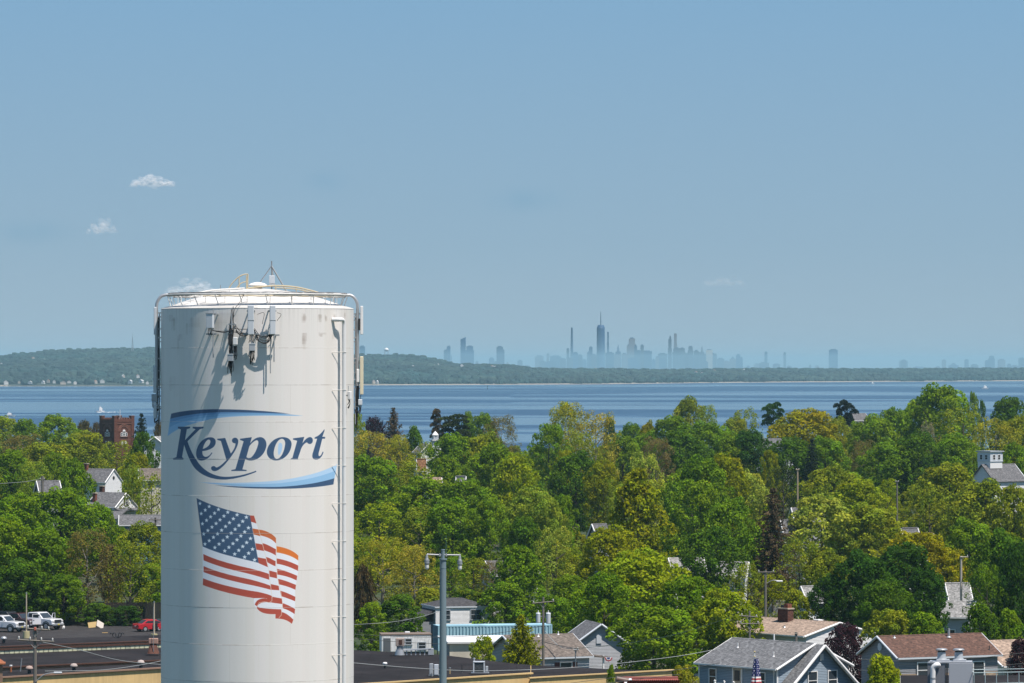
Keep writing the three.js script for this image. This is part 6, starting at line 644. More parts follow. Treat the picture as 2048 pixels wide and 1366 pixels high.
{ // furled flag on its pole, red tiled roof behind the yellow wall
  const d = 350, p = P(1509, 1304, d), g = 3.2, o = thing('flagpole', 'white flagpole with a gold ball and a furled striped flag with stars', 'flagpole', [p.x, g, p.z]), h = p.y - g; part('pole', cyl(0.05, 0.04, h), mat.white, o); part('ball', [new THREE.SphereGeometry(0.075, 12, 8).translate(0, h + 0.02, 0), cyl(0.08, 0.06, 0.07, 0, h - 0.36)], M([0.55, 0.42, 0.2], 0.35), o);
  const cv = document.createElement('canvas'); cv.width = 256; cv.height = 512; const c = cv.getContext('2d'); c.fillStyle = 'rgb(32,36,92)'; c.fillRect(0, 0, 256, 330); c.fillStyle = 'rgb(230,230,235)'; for (let y = 0; y < 8; y++) for (let x = 0; x < 8; x++) { c.beginPath(); const cx = 20 + x * 32 + (y % 2) * 16, cy = 22 + y * 40; for (let k = 0; k < 10; k++) { const a = -Math.PI / 2 + k * Math.PI / 5, r = k % 2 ? 5 : 12; k ? c.lineTo(cx + Math.cos(a) * r, cy + Math.sin(a) * r) : c.moveTo(cx + Math.cos(a) * r, cy + Math.sin(a) * r); } c.fill(); } for (let i = 0; i < 6; i++) { c.fillStyle = i % 2 ? 'rgb(170,30,40)' : 'rgb(232,230,228)'; c.fillRect(0, 330 + i * 31, 256, 31); }
  const tx = new THREE.CanvasTexture(cv); tx.colorSpace = THREE.SRGBColorSpace; tx.wrapS = THREE.RepeatWrapping; const fg = new THREE.CylinderGeometry(0.14, 0.36, 2.1, 40, 24, true), q = fg.attributes.position; for (let i = 0; i < q.count; i++) { const x = q.getX(i), z = q.getZ(i), a = Math.atan2(z, x), k = 1 + 0.22 * Math.sin(a * 5 + 0.6) + 0.1 * Math.sin(a * 9); q.setXYZ(i, x * k + 0.1, q.getY(i) + h - 1.55, z * k * 0.8); } fg.computeVertexNormals(); part('flag', fg, new THREE.MeshStandardMaterial({ map: tx, roughness: 0.8, side: THREE.DoubleSide }), o);
  const e = P(1290, 1357, 372), t = thing('tiled_roof', 'red barrel-tiled roof in front of the right yellow wall', 'roof', [e.x, 3.2, e.z], R(6)), tile = [], H = e.y - 3.2, rm = M([0.34, 0.085, 0.065], 0.7, { map: rep(texGrain, 2) }); for (let i = 0; i < 26; i++) { const g2 = new THREE.CylinderGeometry(0.085, 0.085, 2.6, 7, 1, true, 0, Math.PI).rotateY(-Math.PI / 2).rotateX(Math.PI / 2 - 0.42); part('tile_row', g2.rotateZ(0).translate(-1.6 + i * 0.165, H - 0.45, 1.0), rm, t); }
  part('deck', slab([-1.8, H - 1.02, 2.2], [2.7, H - 1.02, 2.2], [2.7, H + 0.04, -0.2], [-1.8, H + 0.04, -0.2], 0.1), rm, t); part('wall', bx(4.3, H - 1.0, 2.2, 0.45, (H - 1.0) / 2, 0.9), C.yellow, t); part('ridge_tile', new THREE.CylinderGeometry(0.13, 0.13, 4.5, 10).rotateZ(Math.PI / 2).translate(0.45, H + 0.04, -0.2), rm, t); part('barrel_end', new THREE.CylinderGeometry(0.26, 0.3, 1.0, 16).rotateZ(Math.PI / 2 - 0.2).translate(-1.9, H - 0.1, 0.2), M([0.12, 0.07, 0.055], 0.5), t); part('flashing', slab([-1.75, H - 0.42, 0.9], [-1.1, H - 0.42, 0.9], [-1.1, H + 0.1, -0.2], [-1.75, H + 0.1, -0.2], 0.05), mat.antenna, t);
}

// ---------------------------------------------------------------- trees
function leafMesh() { return { pos: [], nor: [], col: [], idx: [] }; }
function leaf(b, p, n, ax, len, wid, c) {                                          // one bent leaf spray: four corners, the middle lifted
  const s = V3().crossVectors(n, ax).normalize().multiplyScalar(wid / 2), a = ax.clone().multiplyScalar(len / 2), k = b.pos.length / 3, q = n.clone().multiplyScalar(len * 0.12);
  for (const v of [p.clone().sub(a), p.clone().add(s).add(q), p.clone().add(a), p.clone().sub(s).add(q)]) { b.pos.push(v.x, v.y, v.z); b.nor.push(n.x, n.y, n.z); b.col.push(c[0], c[1], c[2]); }
  b.idx.push(k, k + 2, k + 1, k, k + 3, k + 2);
}
function leafGeo(b) { const g = new THREE.BufferGeometry(); g.setAttribute('position', new THREE.Float32BufferAttribute(b.pos, 3)); g.setAttribute('normal', new THREE.Float32BufferAttribute(b.nor, 3)); g.setAttribute('color', new THREE.Float32BufferAttribute(b.col, 3)); g.setIndex(b.idx); return g; }
const dirIn = r => { const z = r() * 2 - 1, a = r() * Math.PI * 2, s = Math.sqrt(1 - z * z); return V3(Math.cos(a) * s, z, Math.sin(a) * s); };
// prototypes are 9 m wide and 14 m tall; b: the crown, t: the trunk and limbs
function limbs(r, n, y0, y1, spread, w = 0.24, h = 14) {
  const l = [bar([0, 0, 0], [0.1, y0, 0.05], w * 1.25, 8, w), bar([0.1, y0, 0.05], [0.2, y1, 0], w, 7, 0.06)];
  for (let i = 0; i < n; i++) { const a = i * 2.4 + r(), y = mix(y0, y1 * 0.85, i / n), s = spread * mix(0.6, 1, r()), e = V3(Math.cos(a) * s, Math.min(h, y + s * mix(0.55, 1.1, r())), Math.sin(a) * s), m = V3(0.1, y, 0).lerp(e, 0.5).add(V3(0, -0.3, 0)); l.push(bar([0.1, y, 0], m, w * 0.55, 6, w * 0.34), bar(m, e, w * 0.34, 5, 0.03)); }
  return join(l);
}
function broad(seed, o) {
  const r = rng(seed), b = leafMesh(), { lobes = 200, per = 220, size = 0.31, base = 0.16, prof = t => Math.sin(Math.PI * (0.10 + 0.86 * t)) ** 0.65, gap = 0, narrow = 1, up = 0.35, warm = 0.5 } = o, H = 14, ph = r() * 9, centers = [];
  for (let i = 0; i < lobes; i++) {
    const t = Math.pow((i + r()) / lobes, 0.85), a = i * 2.39996 + r() * 0.8, bulge = 1 + 0.20 * Math.sin(a * 2 + ph + t * 4) + 0.16 * Math.sin(a * 3 - ph + t * 7) + 0.08 * Math.sin(a * 5 + t * 13), rad = 4.5 * prof(t) * bulge * (i % 5 === 0 ? 0.45 : mix(0.62, 1.0, r()));
    const R0 = mix(0.42, 1.15, r() ** 1.3) * (o.lobe || 1), c = V3(Math.cos(a) * rad, H * mix(base, 0.955, t) - (t > 0.9 ? R0 * 0.4 : 0) + (r() - 0.5) * 0.8, Math.sin(a) * rad); centers.push([c, R0]);
  }
  for (const [c, R0] of centers) {
    if (r() < gap) continue;
    const tint = mix(0.74, 1.22, r()), hue = (r() - 0.5) * warm, out = V3(c.x, (c.y - H * 0.45) * 0.6, c.z).normalize(), n = Math.round(per * R0 * R0 / 1.7);
    for (let k = 0; k < n; k++) {
      const d = dirIn(r); if (d.dot(out) < -0.35 && r() < 0.75) { d.multiplyScalar(-1); }
      const p = V3(d.x * narrow, d.y * 0.85, d.z * narrow).multiplyScalar(R0 * mix(0.62, 1.12, Math.sqrt(r()))).add(c), nn = d.clone().multiplyScalar(0.75).addScaledVector(dirIn(r), 0.8).add(V3(0, up, 0)).normalize(), ax = dirIn(r).cross(nn).normalize();
      const v = tint * mix(0.72, 1.25, r()), len = size * mix(0.6, 1.5, r()); leaf(b, p, nn, ax, len, len * mix(0.55, 0.9, r()), [v * (1 + hue * 0.5), v, v * (1 - hue * 0.5)]);
    }
  }
  return { crown: leafGeo(b), trunk: limbs(r, 9, H * 0.22, H * 0.8, 3.2) };
}
function sparse(seed, o = {}) {                                                    // budding or nearly bare: a haze of fine twigs with few small leaves
  const r = rng(seed), b = leafMesh(), H = 14, n = o.twigs || 900, t = [limbs(r, 16, H * 0.2, H * 0.72, 3.1, 0.2)], twig = [];
  for (let i = 0; i < n; i++) {
    const q = r(), a = r() * 6.283, prof = Math.sin(Math.PI * (0.12 + 0.82 * q)) ** 0.7, rad = 4.4 * prof * Math.sqrt(r()), p = V3(Math.cos(a) * rad, H * mix(0.2, 0.95, q), Math.sin(a) * rad), d = V3(p.x * 0.22, o.droop ? -1 : 0.9, p.z * 0.22).addScaledVector(dirIn(r), 0.55).normalize(), len = mix(0.8, 2.2, r()) * (o.droop ? 1.5 : 1);
    const nn = dirIn(r).cross(d).normalize(), v = mix(0.6, 1.3, r()); leaf(b, p, nn, d, len, 0.055, [v * 0.8, v * 0.72, v * 0.9]);
    const m = o.leaves ?? 5; for (let k = 0; k < m; k++) { const pp = p.clone().addScaledVector(d, (r() - 0.5) * len).addScaledVector(dirIn(r), 0.25), L = mix(0.16, 0.36, r()), w = mix(0.8, 1.3, r()); leaf(b, pp, dirIn(r).add(V3(0, 0.5, 0)).normalize(), dirIn(r), L, L * 0.7, [w, w, w]); }
  }
  return { crown: leafGeo(b), trunk: join(t) };
}
function conifer(seed, o = {}) {                                                   // whorls of drooping sprays round one straight stem
  const r = rng(seed), b = leafMesh(), H = 14, tiers = o.tiers || 26;
  for (let i = 0; i < tiers; i++) {
    const t = i / (tiers - 1), y = H * mix(0.06, 0.985, t), Rr = (o.full ? 4.4 * Math.pow(Math.sin(Math.PI * (0.16 + 0.84 * t)), 0.8) * mix(1, 0.75, t) : 4.6 * Math.pow(1 - t, 0.62) * mix(0.8, 1.15, r()) + 0.12), nb = Math.max(4, Math.round(mix(11, 5, t)));
    for (let k = 0; k < nb; k++) {
      const a = k / nb * 6.283 + i * 1.1 + r() * 0.5, L = Rr * mix(0.62, 1.12, r()), tint = mix(0.65, 1.3, r()), droop = o.full ? -0.25 : mix(0.28, 0.1, t), s = Math.max(3, Math.round(L / 0.28));
      for (let q = 0; q < s; q++) for (let z = 0; z < (o.full ? 7 : 6); z++) { const f = (q + r()) / s, w = 0.34 * (1 - f * 0.6) + 0.12, p = V3(Math.cos(a) * L * f, y - L * f * droop + (f > 0.7 ? (f - 0.7) * L * 0.3 : 0), Math.sin(a) * L * f).add(V3((r() - 0.5) * w * 2, (r() - 0.6) * 0.5, (r() - 0.5) * w * 2)), ax = V3(Math.cos(a), -0.25 + 0.5 * (r() - 0.5), Math.sin(a)).addScaledVector(dirIn(r), 0.6).normalize(), nn = dirIn(r).add(V3(0, 0.7, 0)).cross(ax).cross(ax).multiplyScalar(-1).normalize(), v = tint * mix(0.7, 1.25, r()), len = mix(0.3, 0.62, r()); leaf(b, p, nn, ax, len, len * 0.42, [v, v, v]); }
    }
  }
  return { crown: leafGeo(b), trunk: bar([0, 0, 0], [0, H * 0.97, 0], 0.22, 7, 0.03) };
}
function padded(seed, o = {}) {                                                    // pine or cedar: flat pads of needles on long level limbs
  const r = rng(seed), b = leafMesh(), H = 14, l = [bar([0, 0, 0], [0.3, H * 0.9, 0], 0.28, 7, 0.08)], n = o.pads || 20;
  for (let i = 0; i < n; i++) {
    const t = i / (n - 1), a = i * 2.4 + r(), y = H * mix(o.low ?? 0.38, 0.94, t), rad = (o.umbrella ? mix(2.0, 3.1, r()) * (t > 0.85 ? 0.5 : 1) : mix(3.6, 0.9, t) * mix(0.6, 1, r())), c = V3(Math.cos(a) * rad, y + rad * 0.12, Math.sin(a) * rad), w = mix(1.1, 2.0, r()) * mix(1.1, 0.75, t), tint = mix(0.7, 1.2, r());
    l.push(bar([0.2, y - 0.5, 0], c, 0.1, 5, 0.04));
    for (let k = 0; k < 330; k++) { const a2 = r() * 6.283, q = Math.sqrt(r()) * w, p = V3(c.x + Math.cos(a2) * q, c.y + (1 - (q / w) ** 2) * 0.5 + (r() - 0.5) * 0.36, c.z + Math.sin(a2) * q), ax = V3(Math.cos(a2), 0.45, Math.sin(a2)).addScaledVector(dirIn(r), 0.7).normalize(), nn = dirIn(r).cross(ax).normalize(), v = tint * mix(0.7, 1.25, r()), len = mix(0.3, 0.6, r()); if (nn.y < 0) nn.multiplyScalar(-1); leaf(b, p, nn, ax, len, len * 0.45, [v, v, v]); }
  }
  return { crown: leafGeo(b), trunk: join(l) };
}
const dome2 = t => Math.sin(Math.PI * (0.2 + 0.72 * t)) ** 0.6;
const SH = {
  round: [broad(101, {}), broad(102, { lobes: 207 }), broad(103, { prof: dome2, base: 0.12 }), broad(104, { lobes: 175, lobe: 1.1, per: 234 })],
  tall: [broad(111, { lobes: 188, prof: t => Math.sin(Math.PI * (0.16 + 0.8 * t)) ** 0.8, base: 0.08, up: 0.25 }), broad(112, { lobes: 193, lobe: 0.85, prof: t => mix(0.62, 1, Math.sin(Math.PI * t)) * (t > 0.85 ? mix(1, 0.4, (t - 0.85) / 0.15) : 1), base: 0.08 })],
  pyramid: [broad(121, { lobes: 246, lobe: 0.78, per: 211, prof: t => Math.pow(1 - t, 0.72) * 1.05 + 0.05, base: 0.05 }), broad(122, { lobes: 270, lobe: 0.75, per: 211, prof: t => (t < 0.25 ? mix(0.75, 1, t / 0.25) : Math.pow((1 - t) / 0.75, 0.62)) + 0.03, base: 0.03 })],
  airy: [broad(131, { lobes: 148, lobe: 0.82, per: 187, gap: 0.05, size: 0.25 }), broad(132, { lobes: 167, lobe: 0.8, per: 172, gap: 0.1, size: 0.25, prof: dome2 })],
  flat: [broad(141, { lobes: 135, lobe: 0.95, per: 211, base: 0.45, prof: t => Math.sin(Math.PI * (0.3 + 0.55 * t)) })],
  bush: [broad(151, { lobes: 144, base: 0.02, prof: t => Math.sin(Math.PI * (0.34 + 0.62 * t)) ** 0.7, per: 204, size: 0.36 }), broad(152, { lobes: 130, base: 0.02, prof: dome2, per: 204, size: 0.38 })],
  bare: [sparse(161, { twigs: 1100, leaves: 6 }), sparse(162, { twigs: 1200, leaves: 5 })], bud: [broad(163, { lobes: 210, lobe: 0.9, per: 165, size: 0.21, gap: 0.06, up: 0.6 }), broad(164, { lobes: 220, lobe: 0.85, per: 160, size: 0.21, gap: 0.1, up: 0.6, prof: dome2 })], weep: [sparse(165, { droop: true, twigs: 1100, leaves: 3 })],
  spruce: [conifer(171), conifer(172, { tiers: 22 })], cone: [conifer(173, { full: true, tiers: 30 })], pine: [padded(181, {}), padded(182, { pads: 24, low: 0.25 })], umbrella: [padded(183, { umbrella: true, low: 0.66, pads: 16 })],
};
const LEAF = {};
for (const [k, c] of Object.entries({ bright: [0.179, 0.301, 0.0078], fresh: [0.296, 0.37, 0.0096], mid: [0.171, 0.288, 0.0096], green: [0.2, 0.309, 0.0096], dark: [0.101, 0.196, 0.0084], deep: [0.0512, 0.126, 0.009], olive: [0.274, 0.323, 0.0168], paleolive: [0.375, 0.431, 0.048], lightgreen: [0.279, 0.363, 0.028], tan: [0.399, 0.354, 0.0374], ochre: [0.346, 0.347, 0.0197], gold: [0.337, 0.318, 0.006], darkgold: [0.274, 0.304, 0.006], rust: [0.21, 0.182, 0.0389], brown: [0.215, 0.17, 0.0562], purple: [0.066, 0.0286, 0.036], sprucebrown: [0.137, 0.101, 0.054], conifer: [0.03, 0.048, 0.03], pinegreen: [0.055, 0.077, 0.0165], cream: [0.3, 0.28, 0.14] }))
  LEAF[k] = new THREE.MeshPhysicalMaterial({ color: lin(...c), roughness: 0.75, specularIntensity: 0.06, vertexColors: true, side: THREE.DoubleSide, transmission: 0.44, thickness: 0, ior: 1.35 });
const bark = grain([0.075, 0.062, 0.05], 2, 1), barkPale = grain([0.17, 0.155, 0.135], 2, 1);
const turnOf = rng(555); let pick = 0;
function tree(px, py, wpx, d, color, shape, label, o = {}) {                       // crown centre column, top row, crown width in the photograph, and how far off it stands
  const g = o.g ?? ground(d), H = Math.max(1.5, YY(py, d) - g), w = wpx / F * d * (shape === 'spruce' ? 1.5 : 1.06), list = SH[shape], m = list[(o.v ?? pick++ + color.length) % Math.min(2, list.length)];
  const t = thing(o.name || (['spruce', 'cone', 'pine', 'umbrella'].includes(shape) ? 'conifer_tree' : shape === 'bush' ? 'shrub' : 'leafy_tree'), label, o.cat || (shape === 'bush' ? 'shrub' : 'tree'), [X(px, d), g - (o.sink || 0), -d], turnOf() * 6.283);
  part('trunk', m.trunk, ['bare', 'weep', 'bud'].includes(shape) ? barkPale : bark, t); part('crown', m.crown, LEAF[color], t);
  t.scale.set(w / 9, (H + (o.sink || 0)) / 14 * 1.03, w / 9); return t;
}
const TREES = [
  // left of the tower, from the water's edge down
  [8, 832, 62, 1150, 'fresh', 'round', 'yellow-green tree at the far left edge under the motor boat'],
  [52, 838, 70, 1120, 'mid', 'tall', 'green tree against the bay just right of the left-edge boat'],
  [112, 829, 92, 1090, 'green', 'round', 'broad green tree breaking the water line left of the brick church tower'],
  [168, 842, 44, 1120, 'rust', 'bare', 'reddish budding tree against the water near the brick church tower'],
  [194, 846, 34, 1170, 'brown', 'bare', 'grey leafless tree touching the left side of the brick church tower'],
  [48, 868, 110, 1000, 'rust', 'bud', 'rust-brown budding tree in the back row at far left'],
  [283, 833, 46, 930, 'conifer', 'spruce', 'dark spruce rising right of the brick church tower'],
  [288, 864, 62, 840, 'dark', 'tall', 'dark green oval tree in front of the spruce by the church tower'],
  [318, 846, 34, 960, 'brown', 'bare', 'bare dark-limbed tree close to the left edge of the water tower'],
  [275, 905, 62, 800, 'darkgold', 'round', 'dark olive tree below the oval tree left of the water tower'],
  [166, 862, 112, 900, 'olive', 'round', 'big olive tree covering the foot of the brick church tower'],
  [232, 884, 92, 850, 'olive', 'airy', 'olive tree in front of the church tower right corner'],
  [88, 884, 120, 860, 'olive', 'round', 'olive tree below the rust-brown tree at far left'],
  [22, 900, 92, 800, 'bright', 'round', 'bright green tree at the left edge below the back row'],
  [70, 924, 80, 760, 'lightgreen', 'airy', 'light green tree left of the white-gabled far house'],
  [150, 918, 70, 740, 'bright', 'round', 'bright green tree touching the left end of the white-gabled far house'],
  [110, 905, 70, 800, 'green', 'round', 'mid green tree behind the weathered pole at far left'],
  [268, 928, 60, 720, 'lightgreen', 'airy', 'pale airy tree right of the white-gabled far house'],
  [302, 948, 88, 690, 'olive', 'airy', 'tall olive tree hiding the left edge of the water tower'],
  [36, 988, 130, 640, 'bright', 'round', 'big bright maple at the left edge above the parking lot'],
  [120, 975, 150, 650, 'bright', 'round', 'big bright maple in front of the grey-roofed house with shutters', { v: 1 }],
  [202, 1008, 64, 655, 'bright', 'round', 'small bright maple overlapping the shuttered house roof'],
  [14, 1034, 120, 566, 'green', 'round', 'green tree at the left edge over the parked truck'],
  [86, 1056, 128, 566, 'mid', 'round', 'shaded mid green tree above the white pickup truck'],
  [176, 1058, 116, 567, 'rust', 'bud', 'large brown budding tree above the lot fence', { v: 1 }],
  [196, 1206, 74, 561, 'dark', 'bush', 'dark vine-like shrub in front of the board fence below the brown budding tree', { v: 0 }],
  [252, 1212, 60, 561, 'deep', 'bush', 'low dark shrub in front of the board fence left of the red car', { v: 1 }],
  [286, 1046, 96, 600, 'olive', 'round', 'olive tree in front of the blue-walled low house', { v: 0 }],
  [238, 1052, 60, 612, 'green', 'round', 'green tree left in front of the blue-walled low house', { v: 3 }],
  [222, 1090, 60, 588, 'brown', 'bare', 'bare grey-limbed tree beside the brown budding tree'],
  [262, 1082, 100, 567, 'olive', 'airy', 'olive tree above the red car'],
  [300, 1128, 84, 570, 'green', 'bush', 'green tree right above the red car at the tower edge'],
  [44, 1120, 110, 562, 'dark', 'round', 'dark shaded tree hanging over the fence behind the white pickup'],
  [128, 1150, 84, 562, 'mid', 'round', 'mid green low tree over the fence left of the brown budding tree'],
  // behind and right of the tower
  [714, 827, 40, 1000, 'fresh', 'tall', 'bright green tree touching the right edge of the water tower at the water line'],
  [748, 836, 62, 1080, 'purple', 'bare', 'purple-brown budding tree right of the water tower against the bay'],
  [787, 821, 50, 1020, 'sprucebrown', 'spruce', 'dark pointed spruce against the bay right of the water tower', { v: 0 }],
  [742, 862, 104, 920, 'tan', 'bud', 'tan budding tree below the dark pointed spruce'],
  [796, 872, 76, 900, 'ochre', 'bud', 'ochre budding tree between the tan tree and the dark upright tree'],
  [828, 852, 46, 960, 'dark', 'tall', 'dark green upright tree left of the small white steeple'],
  [872, 821, 46, 1080, 'sprucebrown', 'pine', 'ragged dark cedar standing left of the dark olive pine at the water line', { v: 1 }],
  [908, 832, 112, 1030, 'pinegreen', 'pine', 'wide dark olive pine above the small white steeple', { v: 0 }],
  [936, 823, 32, 1120, 'green', 'tall', 'small green crown sticking out over the dark olive pine'],
  [966, 826, 58, 1090, 'mid', 'round', 'round green tree right behind the dark olive pine'],
  [1004, 831, 76, 1020, 'rust', 'bud', 'rust-brown budding tree right of the dark olive pine'],
  [850, 880, 44, 900, 'fresh', 'airy', 'thin yellow-green tree beside the small white steeple'],
  [906, 866, 92, 860, 'bright', 'round', 'bright green tree right below the small white steeple', { v: 3 }],
  [968, 868, 100, 860, 'olive', 'round', 'olive tree in the second row right of the bright green tree'],
  [742, 914, 120, 770, 'bright', 'round', 'bright green tree beside the tower at the height of the painted word'],
  [826, 924, 100, 770, 'olive', 'airy', 'thin olive tree in front of a pale house wall'],
  [894, 912, 74, 800, 'green', 'round', 'green tree with dark limbs beside the white roof glimpse'],
  [988, 890, 100, 800, 'green', 'round', 'mid green tree in the middle of the wood right of the tower'],
  [1034, 908, 96, 740, 'fresh', 'round', 'yellow-green tree with a dark hollow below its crown', { v: 2 }],
  [848, 952, 130, 700, 'green', 'round', 'green tree in the middle distance left of the lamp pole'],
  [930, 958, 130, 690, 'mid', 'round', 'green tree in the middle distance right above the lamp pole', { v: 3 }],
  [756, 1008, 130, 640, 'fresh', 'airy', 'yellow-green tree beside the tower at the height of the flag'],
  [840, 1012, 110, 640, 'olive', 'airy', 'olive tree above and left of the lamp pole'],
  [905, 1000, 120, 640, 'mid', 'round', 'mid green tree straight behind the top of the lamp pole'],
  [980, 1000, 90, 640, 'green', 'tall', 'tall green tree right of the lamp pole top'],
  [1062, 975, 104, 680, 'lightgreen', 'round', 'light green rounded tree left of the dark gold pyramid tree'],
  [1046, 1034, 90, 590, 'dark', 'tall', 'dark green tree above the transformer pole', { v: 0 }],
  [766, 1075, 120, 570, 'ochre', 'bud', 'ochre budding tree beside the tower above the white trailer'],
  [830, 1092, 100, 560, 'tan', 'bud', 'tan budding tree above the blue container end', { v: 0 }],
  [727, 1135, 52, 520, 'brown', 'weep', 'brown drooping bare tree at the right edge of the water tower'],
  [900, 1110, 90, 570, 'mid', 'airy', 'shaded green tree behind the lamp pole above the white house'],
  [945, 1118, 90, 560, 'olive', 'airy', 'olive tree above the dark-roofed white house'],
  [986, 1122, 70, 560, 'brown', 'bud', 'grey-brown twiggy tree in front of a grey roof right of the lamp pole'],
  [1036, 1090, 100, 545, 'bright', 'round', 'bright green tree just above the transformers'],
  [1010, 1168, 104, 520, 'mid', 'bush', 'wide green shrub right of the dark-roofed white house'],
  [742, 1205, 70, 505, 'green', 'bush', 'green shrub at the tower edge behind the white trailer'],
  [800, 1190, 100, 515, 'dark', 'bush', 'dark shaded shrub behind the white trailer'],
  [858, 1176, 80, 545, 'olive', 'bush', 'olive shrub at the left end of the dark-roofed white house', { v: 0 }],
  [940, 1178, 90, 560, 'mid', 'bush', 'green shrub rising behind the dark hipped roof', { v: 1 }],
  [1042, 1236, 96, 416, 'darkgold', 'cone', 'dense cone-shaped evergreen in front of the blue container'],
  [966, 1274, 52, 430, 'fresh', 'bush', 'small bright shrub in front of the white flat-roofed shed'],
  [1100, 1190, 90, 500, 'mid', 'round', 'green tree behind the transformer pole'],
  [1140, 1150, 90, 520, 'green', 'round', 'green tree between the transformer pole and the big bright tree'],
  // the middle of the wood
  [1135, 807, 96, 960, 'ochre', 'bud', 'tan-topped tree reaching over the water line left of centre'],
  [1132, 806, 60, 1000, 'fresh', 'airy', 'yellow-green crown topping the tan tree at the water line', { v: 0 }],
  [1190, 822, 96, 900, 'tan', 'bud', 'large tan budding tree left of the bay gap'],
  [1098, 848, 80, 860, 'mid', 'tall', 'green upright tree in front of the tan-topped tree', { v: 1 }],
  [1160, 866, 80, 850, 'olive', 'airy', 'olive tree below the large tan budding tree'],
  [1219, 833, 26, 1130, 'deep', 'round', 'small dark round tree at the bay gap'],
  [1262, 848, 60, 1020, 'mid', 'round', 'low green tree right of the bay gap'],
  [1296, 844, 40, 1010, 'gold', 'round', 'small golden tree at the right end of the bay gap'],
  [1246, 872, 76, 920, 'green', 'round', 'green tree in the second row under the bay gap'],
  [1312, 874, 74, 880, 'brown', 'bud', 'greyish budding tree between green ones right of the bay gap'],
  [1290, 866, 70, 930, 'mid', 'round', 'mid green tree below the small golden tree', { v: 0 }],
  [1376, 796, 66, 1100, 'olive', 'round', 'round olive tree standing high over the water line at centre right'],
  [1414, 812, 54, 1080, 'lightgreen', 'airy', 'light green tree right of the high olive tree'],
  [1346, 832, 92, 980, 'mid', 'round', 'green tree below the high olive tree', { v: 1 }],
  [1416, 846, 110, 930, 'mid', 'round', 'broad green tree right below the high olive tree', { v: 2 }],
  [1362, 862, 110, 890, 'dark', 'round', 'dark green broad tree in the middle of the wood', { v: 3 }],
  [1460, 866, 70, 900, 'green', 'round', 'green tree left of the bluish dark tree'],
  [1150, 906, 104, 760, 'dark', 'round', 'dark olive tree left of the pyramid tree', { v: 0 }],
  [1130, 902, 70, 770, 'darkgold', 'tall', 'dark gold upright crown over the dark olive tree'],
  [1206, 920, 76, 740, 'darkgold', 'round', 'dark gold rounded tree left behind the pyramid tree'],
  [1290, 904, 100, 720, 'paleolive', 'airy', 'pale olive tree peeping over the pyramid tree'],
  [1236, 960, 70, 690, 'lightgreen', 'airy', 'pale green tree left behind the pyramid tree'],
  [1275, 944, 146, 580, 'darkgold', 'pyramid', 'tall dark gold pyramid-shaped tree at the centre right of the wood', { v: 1 }],
  [1222, 1056, 130, 540, 'darkgold', 'round', 'dark gold tree at the lower left of the pyramid tree'],
  [1400, 916, 118, 680, 'mid', 'round', 'green tree right of the pyramid tree', { v: 0 }],
  [1448, 906, 90, 700, 'darkgold', 'round', 'gold-tinged tree above the pale olive one right of the pyramid tree'],
  [1388, 960, 110, 640, 'green', 'tall', 'tall green tree close right of the pyramid tree'],
  [1462, 1000, 110, 600, 'mid', 'round', 'mid green tree left of the dark brown spruce'],
  [1418, 1058, 120, 570, 'dark', 'round', 'shaded green tree in front of white house glimpses'],
  [1126, 992, 56, 660, 'bright', 'bush', 'bright vine-clad tree left of the grey roof corner'],
  [1092, 990, 76, 650, 'lightgreen', 'round', 'pale green tree left above the pale airy tree'],
  [1112, 1056, 94, 580, 'paleolive', 'airy', 'pale airy tree below the grey roof corner'],
  [1156, 1090, 80, 560, 'olive', 'airy', 'olive tree between the pale airy tree and the dark gold tree'],
  [1282, 1104, 186, 470, 'fresh', 'round', 'biggest bright yellow-green tree in the foreground', { v: 2 }],
  [1208, 1150, 120, 460, 'bright', 'round', 'bright tree in the foreground left of the biggest yellow-green one', { v: 0 }],
  [1378, 1152, 140, 455, 'bright', 'round', 'bright green tree in the foreground right of the biggest yellow-green one', { v: 3 }],
  [1448, 1176, 130, 450, 'fresh', 'round', 'yellow-green tree behind the left end of the blue house', { v: 1 }],
  [1310, 1212, 170, 440, 'green', 'round', 'shaded green lower tree in the foreground above the yellow wall', { v: 2 }],
  [1496, 1130, 90, 520, 'olive', 'airy', 'olive tree left of the tan-roofed house'],
  // right part
  [1492, 816, 66, 1100, 'olive', 'airy', 'olive tree in the back row left of the green umbrella tree'],
  [1546, 808, 52, 1150, 'deep', 'umbrella', 'dark green umbrella-like tree with a gap under its crown'],
  [1470, 834, 66, 1030, 'olive', 'round', 'brownish olive tree in the back row at centre right'],
  [1612, 818, 146, 960, 'gold', 'round', 'large golden tree in the back row at the right', { v: 3 }],
  [1560, 846, 60, 1000, 'olive', 'bud', 'budding tree left of the large golden tree'],
  [1690, 804, 50, 1130, 'conifer', 'umbrella', 'dark flat-topped pine left of the grey shore roof'],
  [1674, 836, 60, 1020, 'olive', 'round', 'olive tree under the dark flat-topped pine'],
  [1718, 846, 64, 1100, 'green', 'round', 'green tree in front of the grey shore roof beside the flat-topped pine', { v: 0 }],
  [1500, 862, 90, 900, 'deep', 'round', 'bluish dark green tree left of the large golden tree', { v: 0 }],
  [1582, 874, 96, 880, 'dark', 'round', 'dark green tree at the lower left of the large golden tree', { v: 1 }],
  [1652, 876, 90, 880, 'mid', 'round', 'mid green tree below the large golden tree', { v: 2 }],
  [1624, 884, 42, 840, 'conifer', 'spruce', 'dark spruce in front of the large golden tree'],
  [1540, 900, 46, 820, 'darkgold', 'tall', 'narrow dark gold tree left of the dark spruce'],
  [1566, 930, 56, 790, 'pinegreen', 'airy', 'dull grey-green tree below the narrow dark gold tree'],
  [1728, 880, 60, 960, 'rust', 'bud', 'rusty budding tree right of the large golden tree'],
  [1752, 832, 92, 980, 'green', 'round', 'green tree right of the grey shore roof', { v: 0 }],
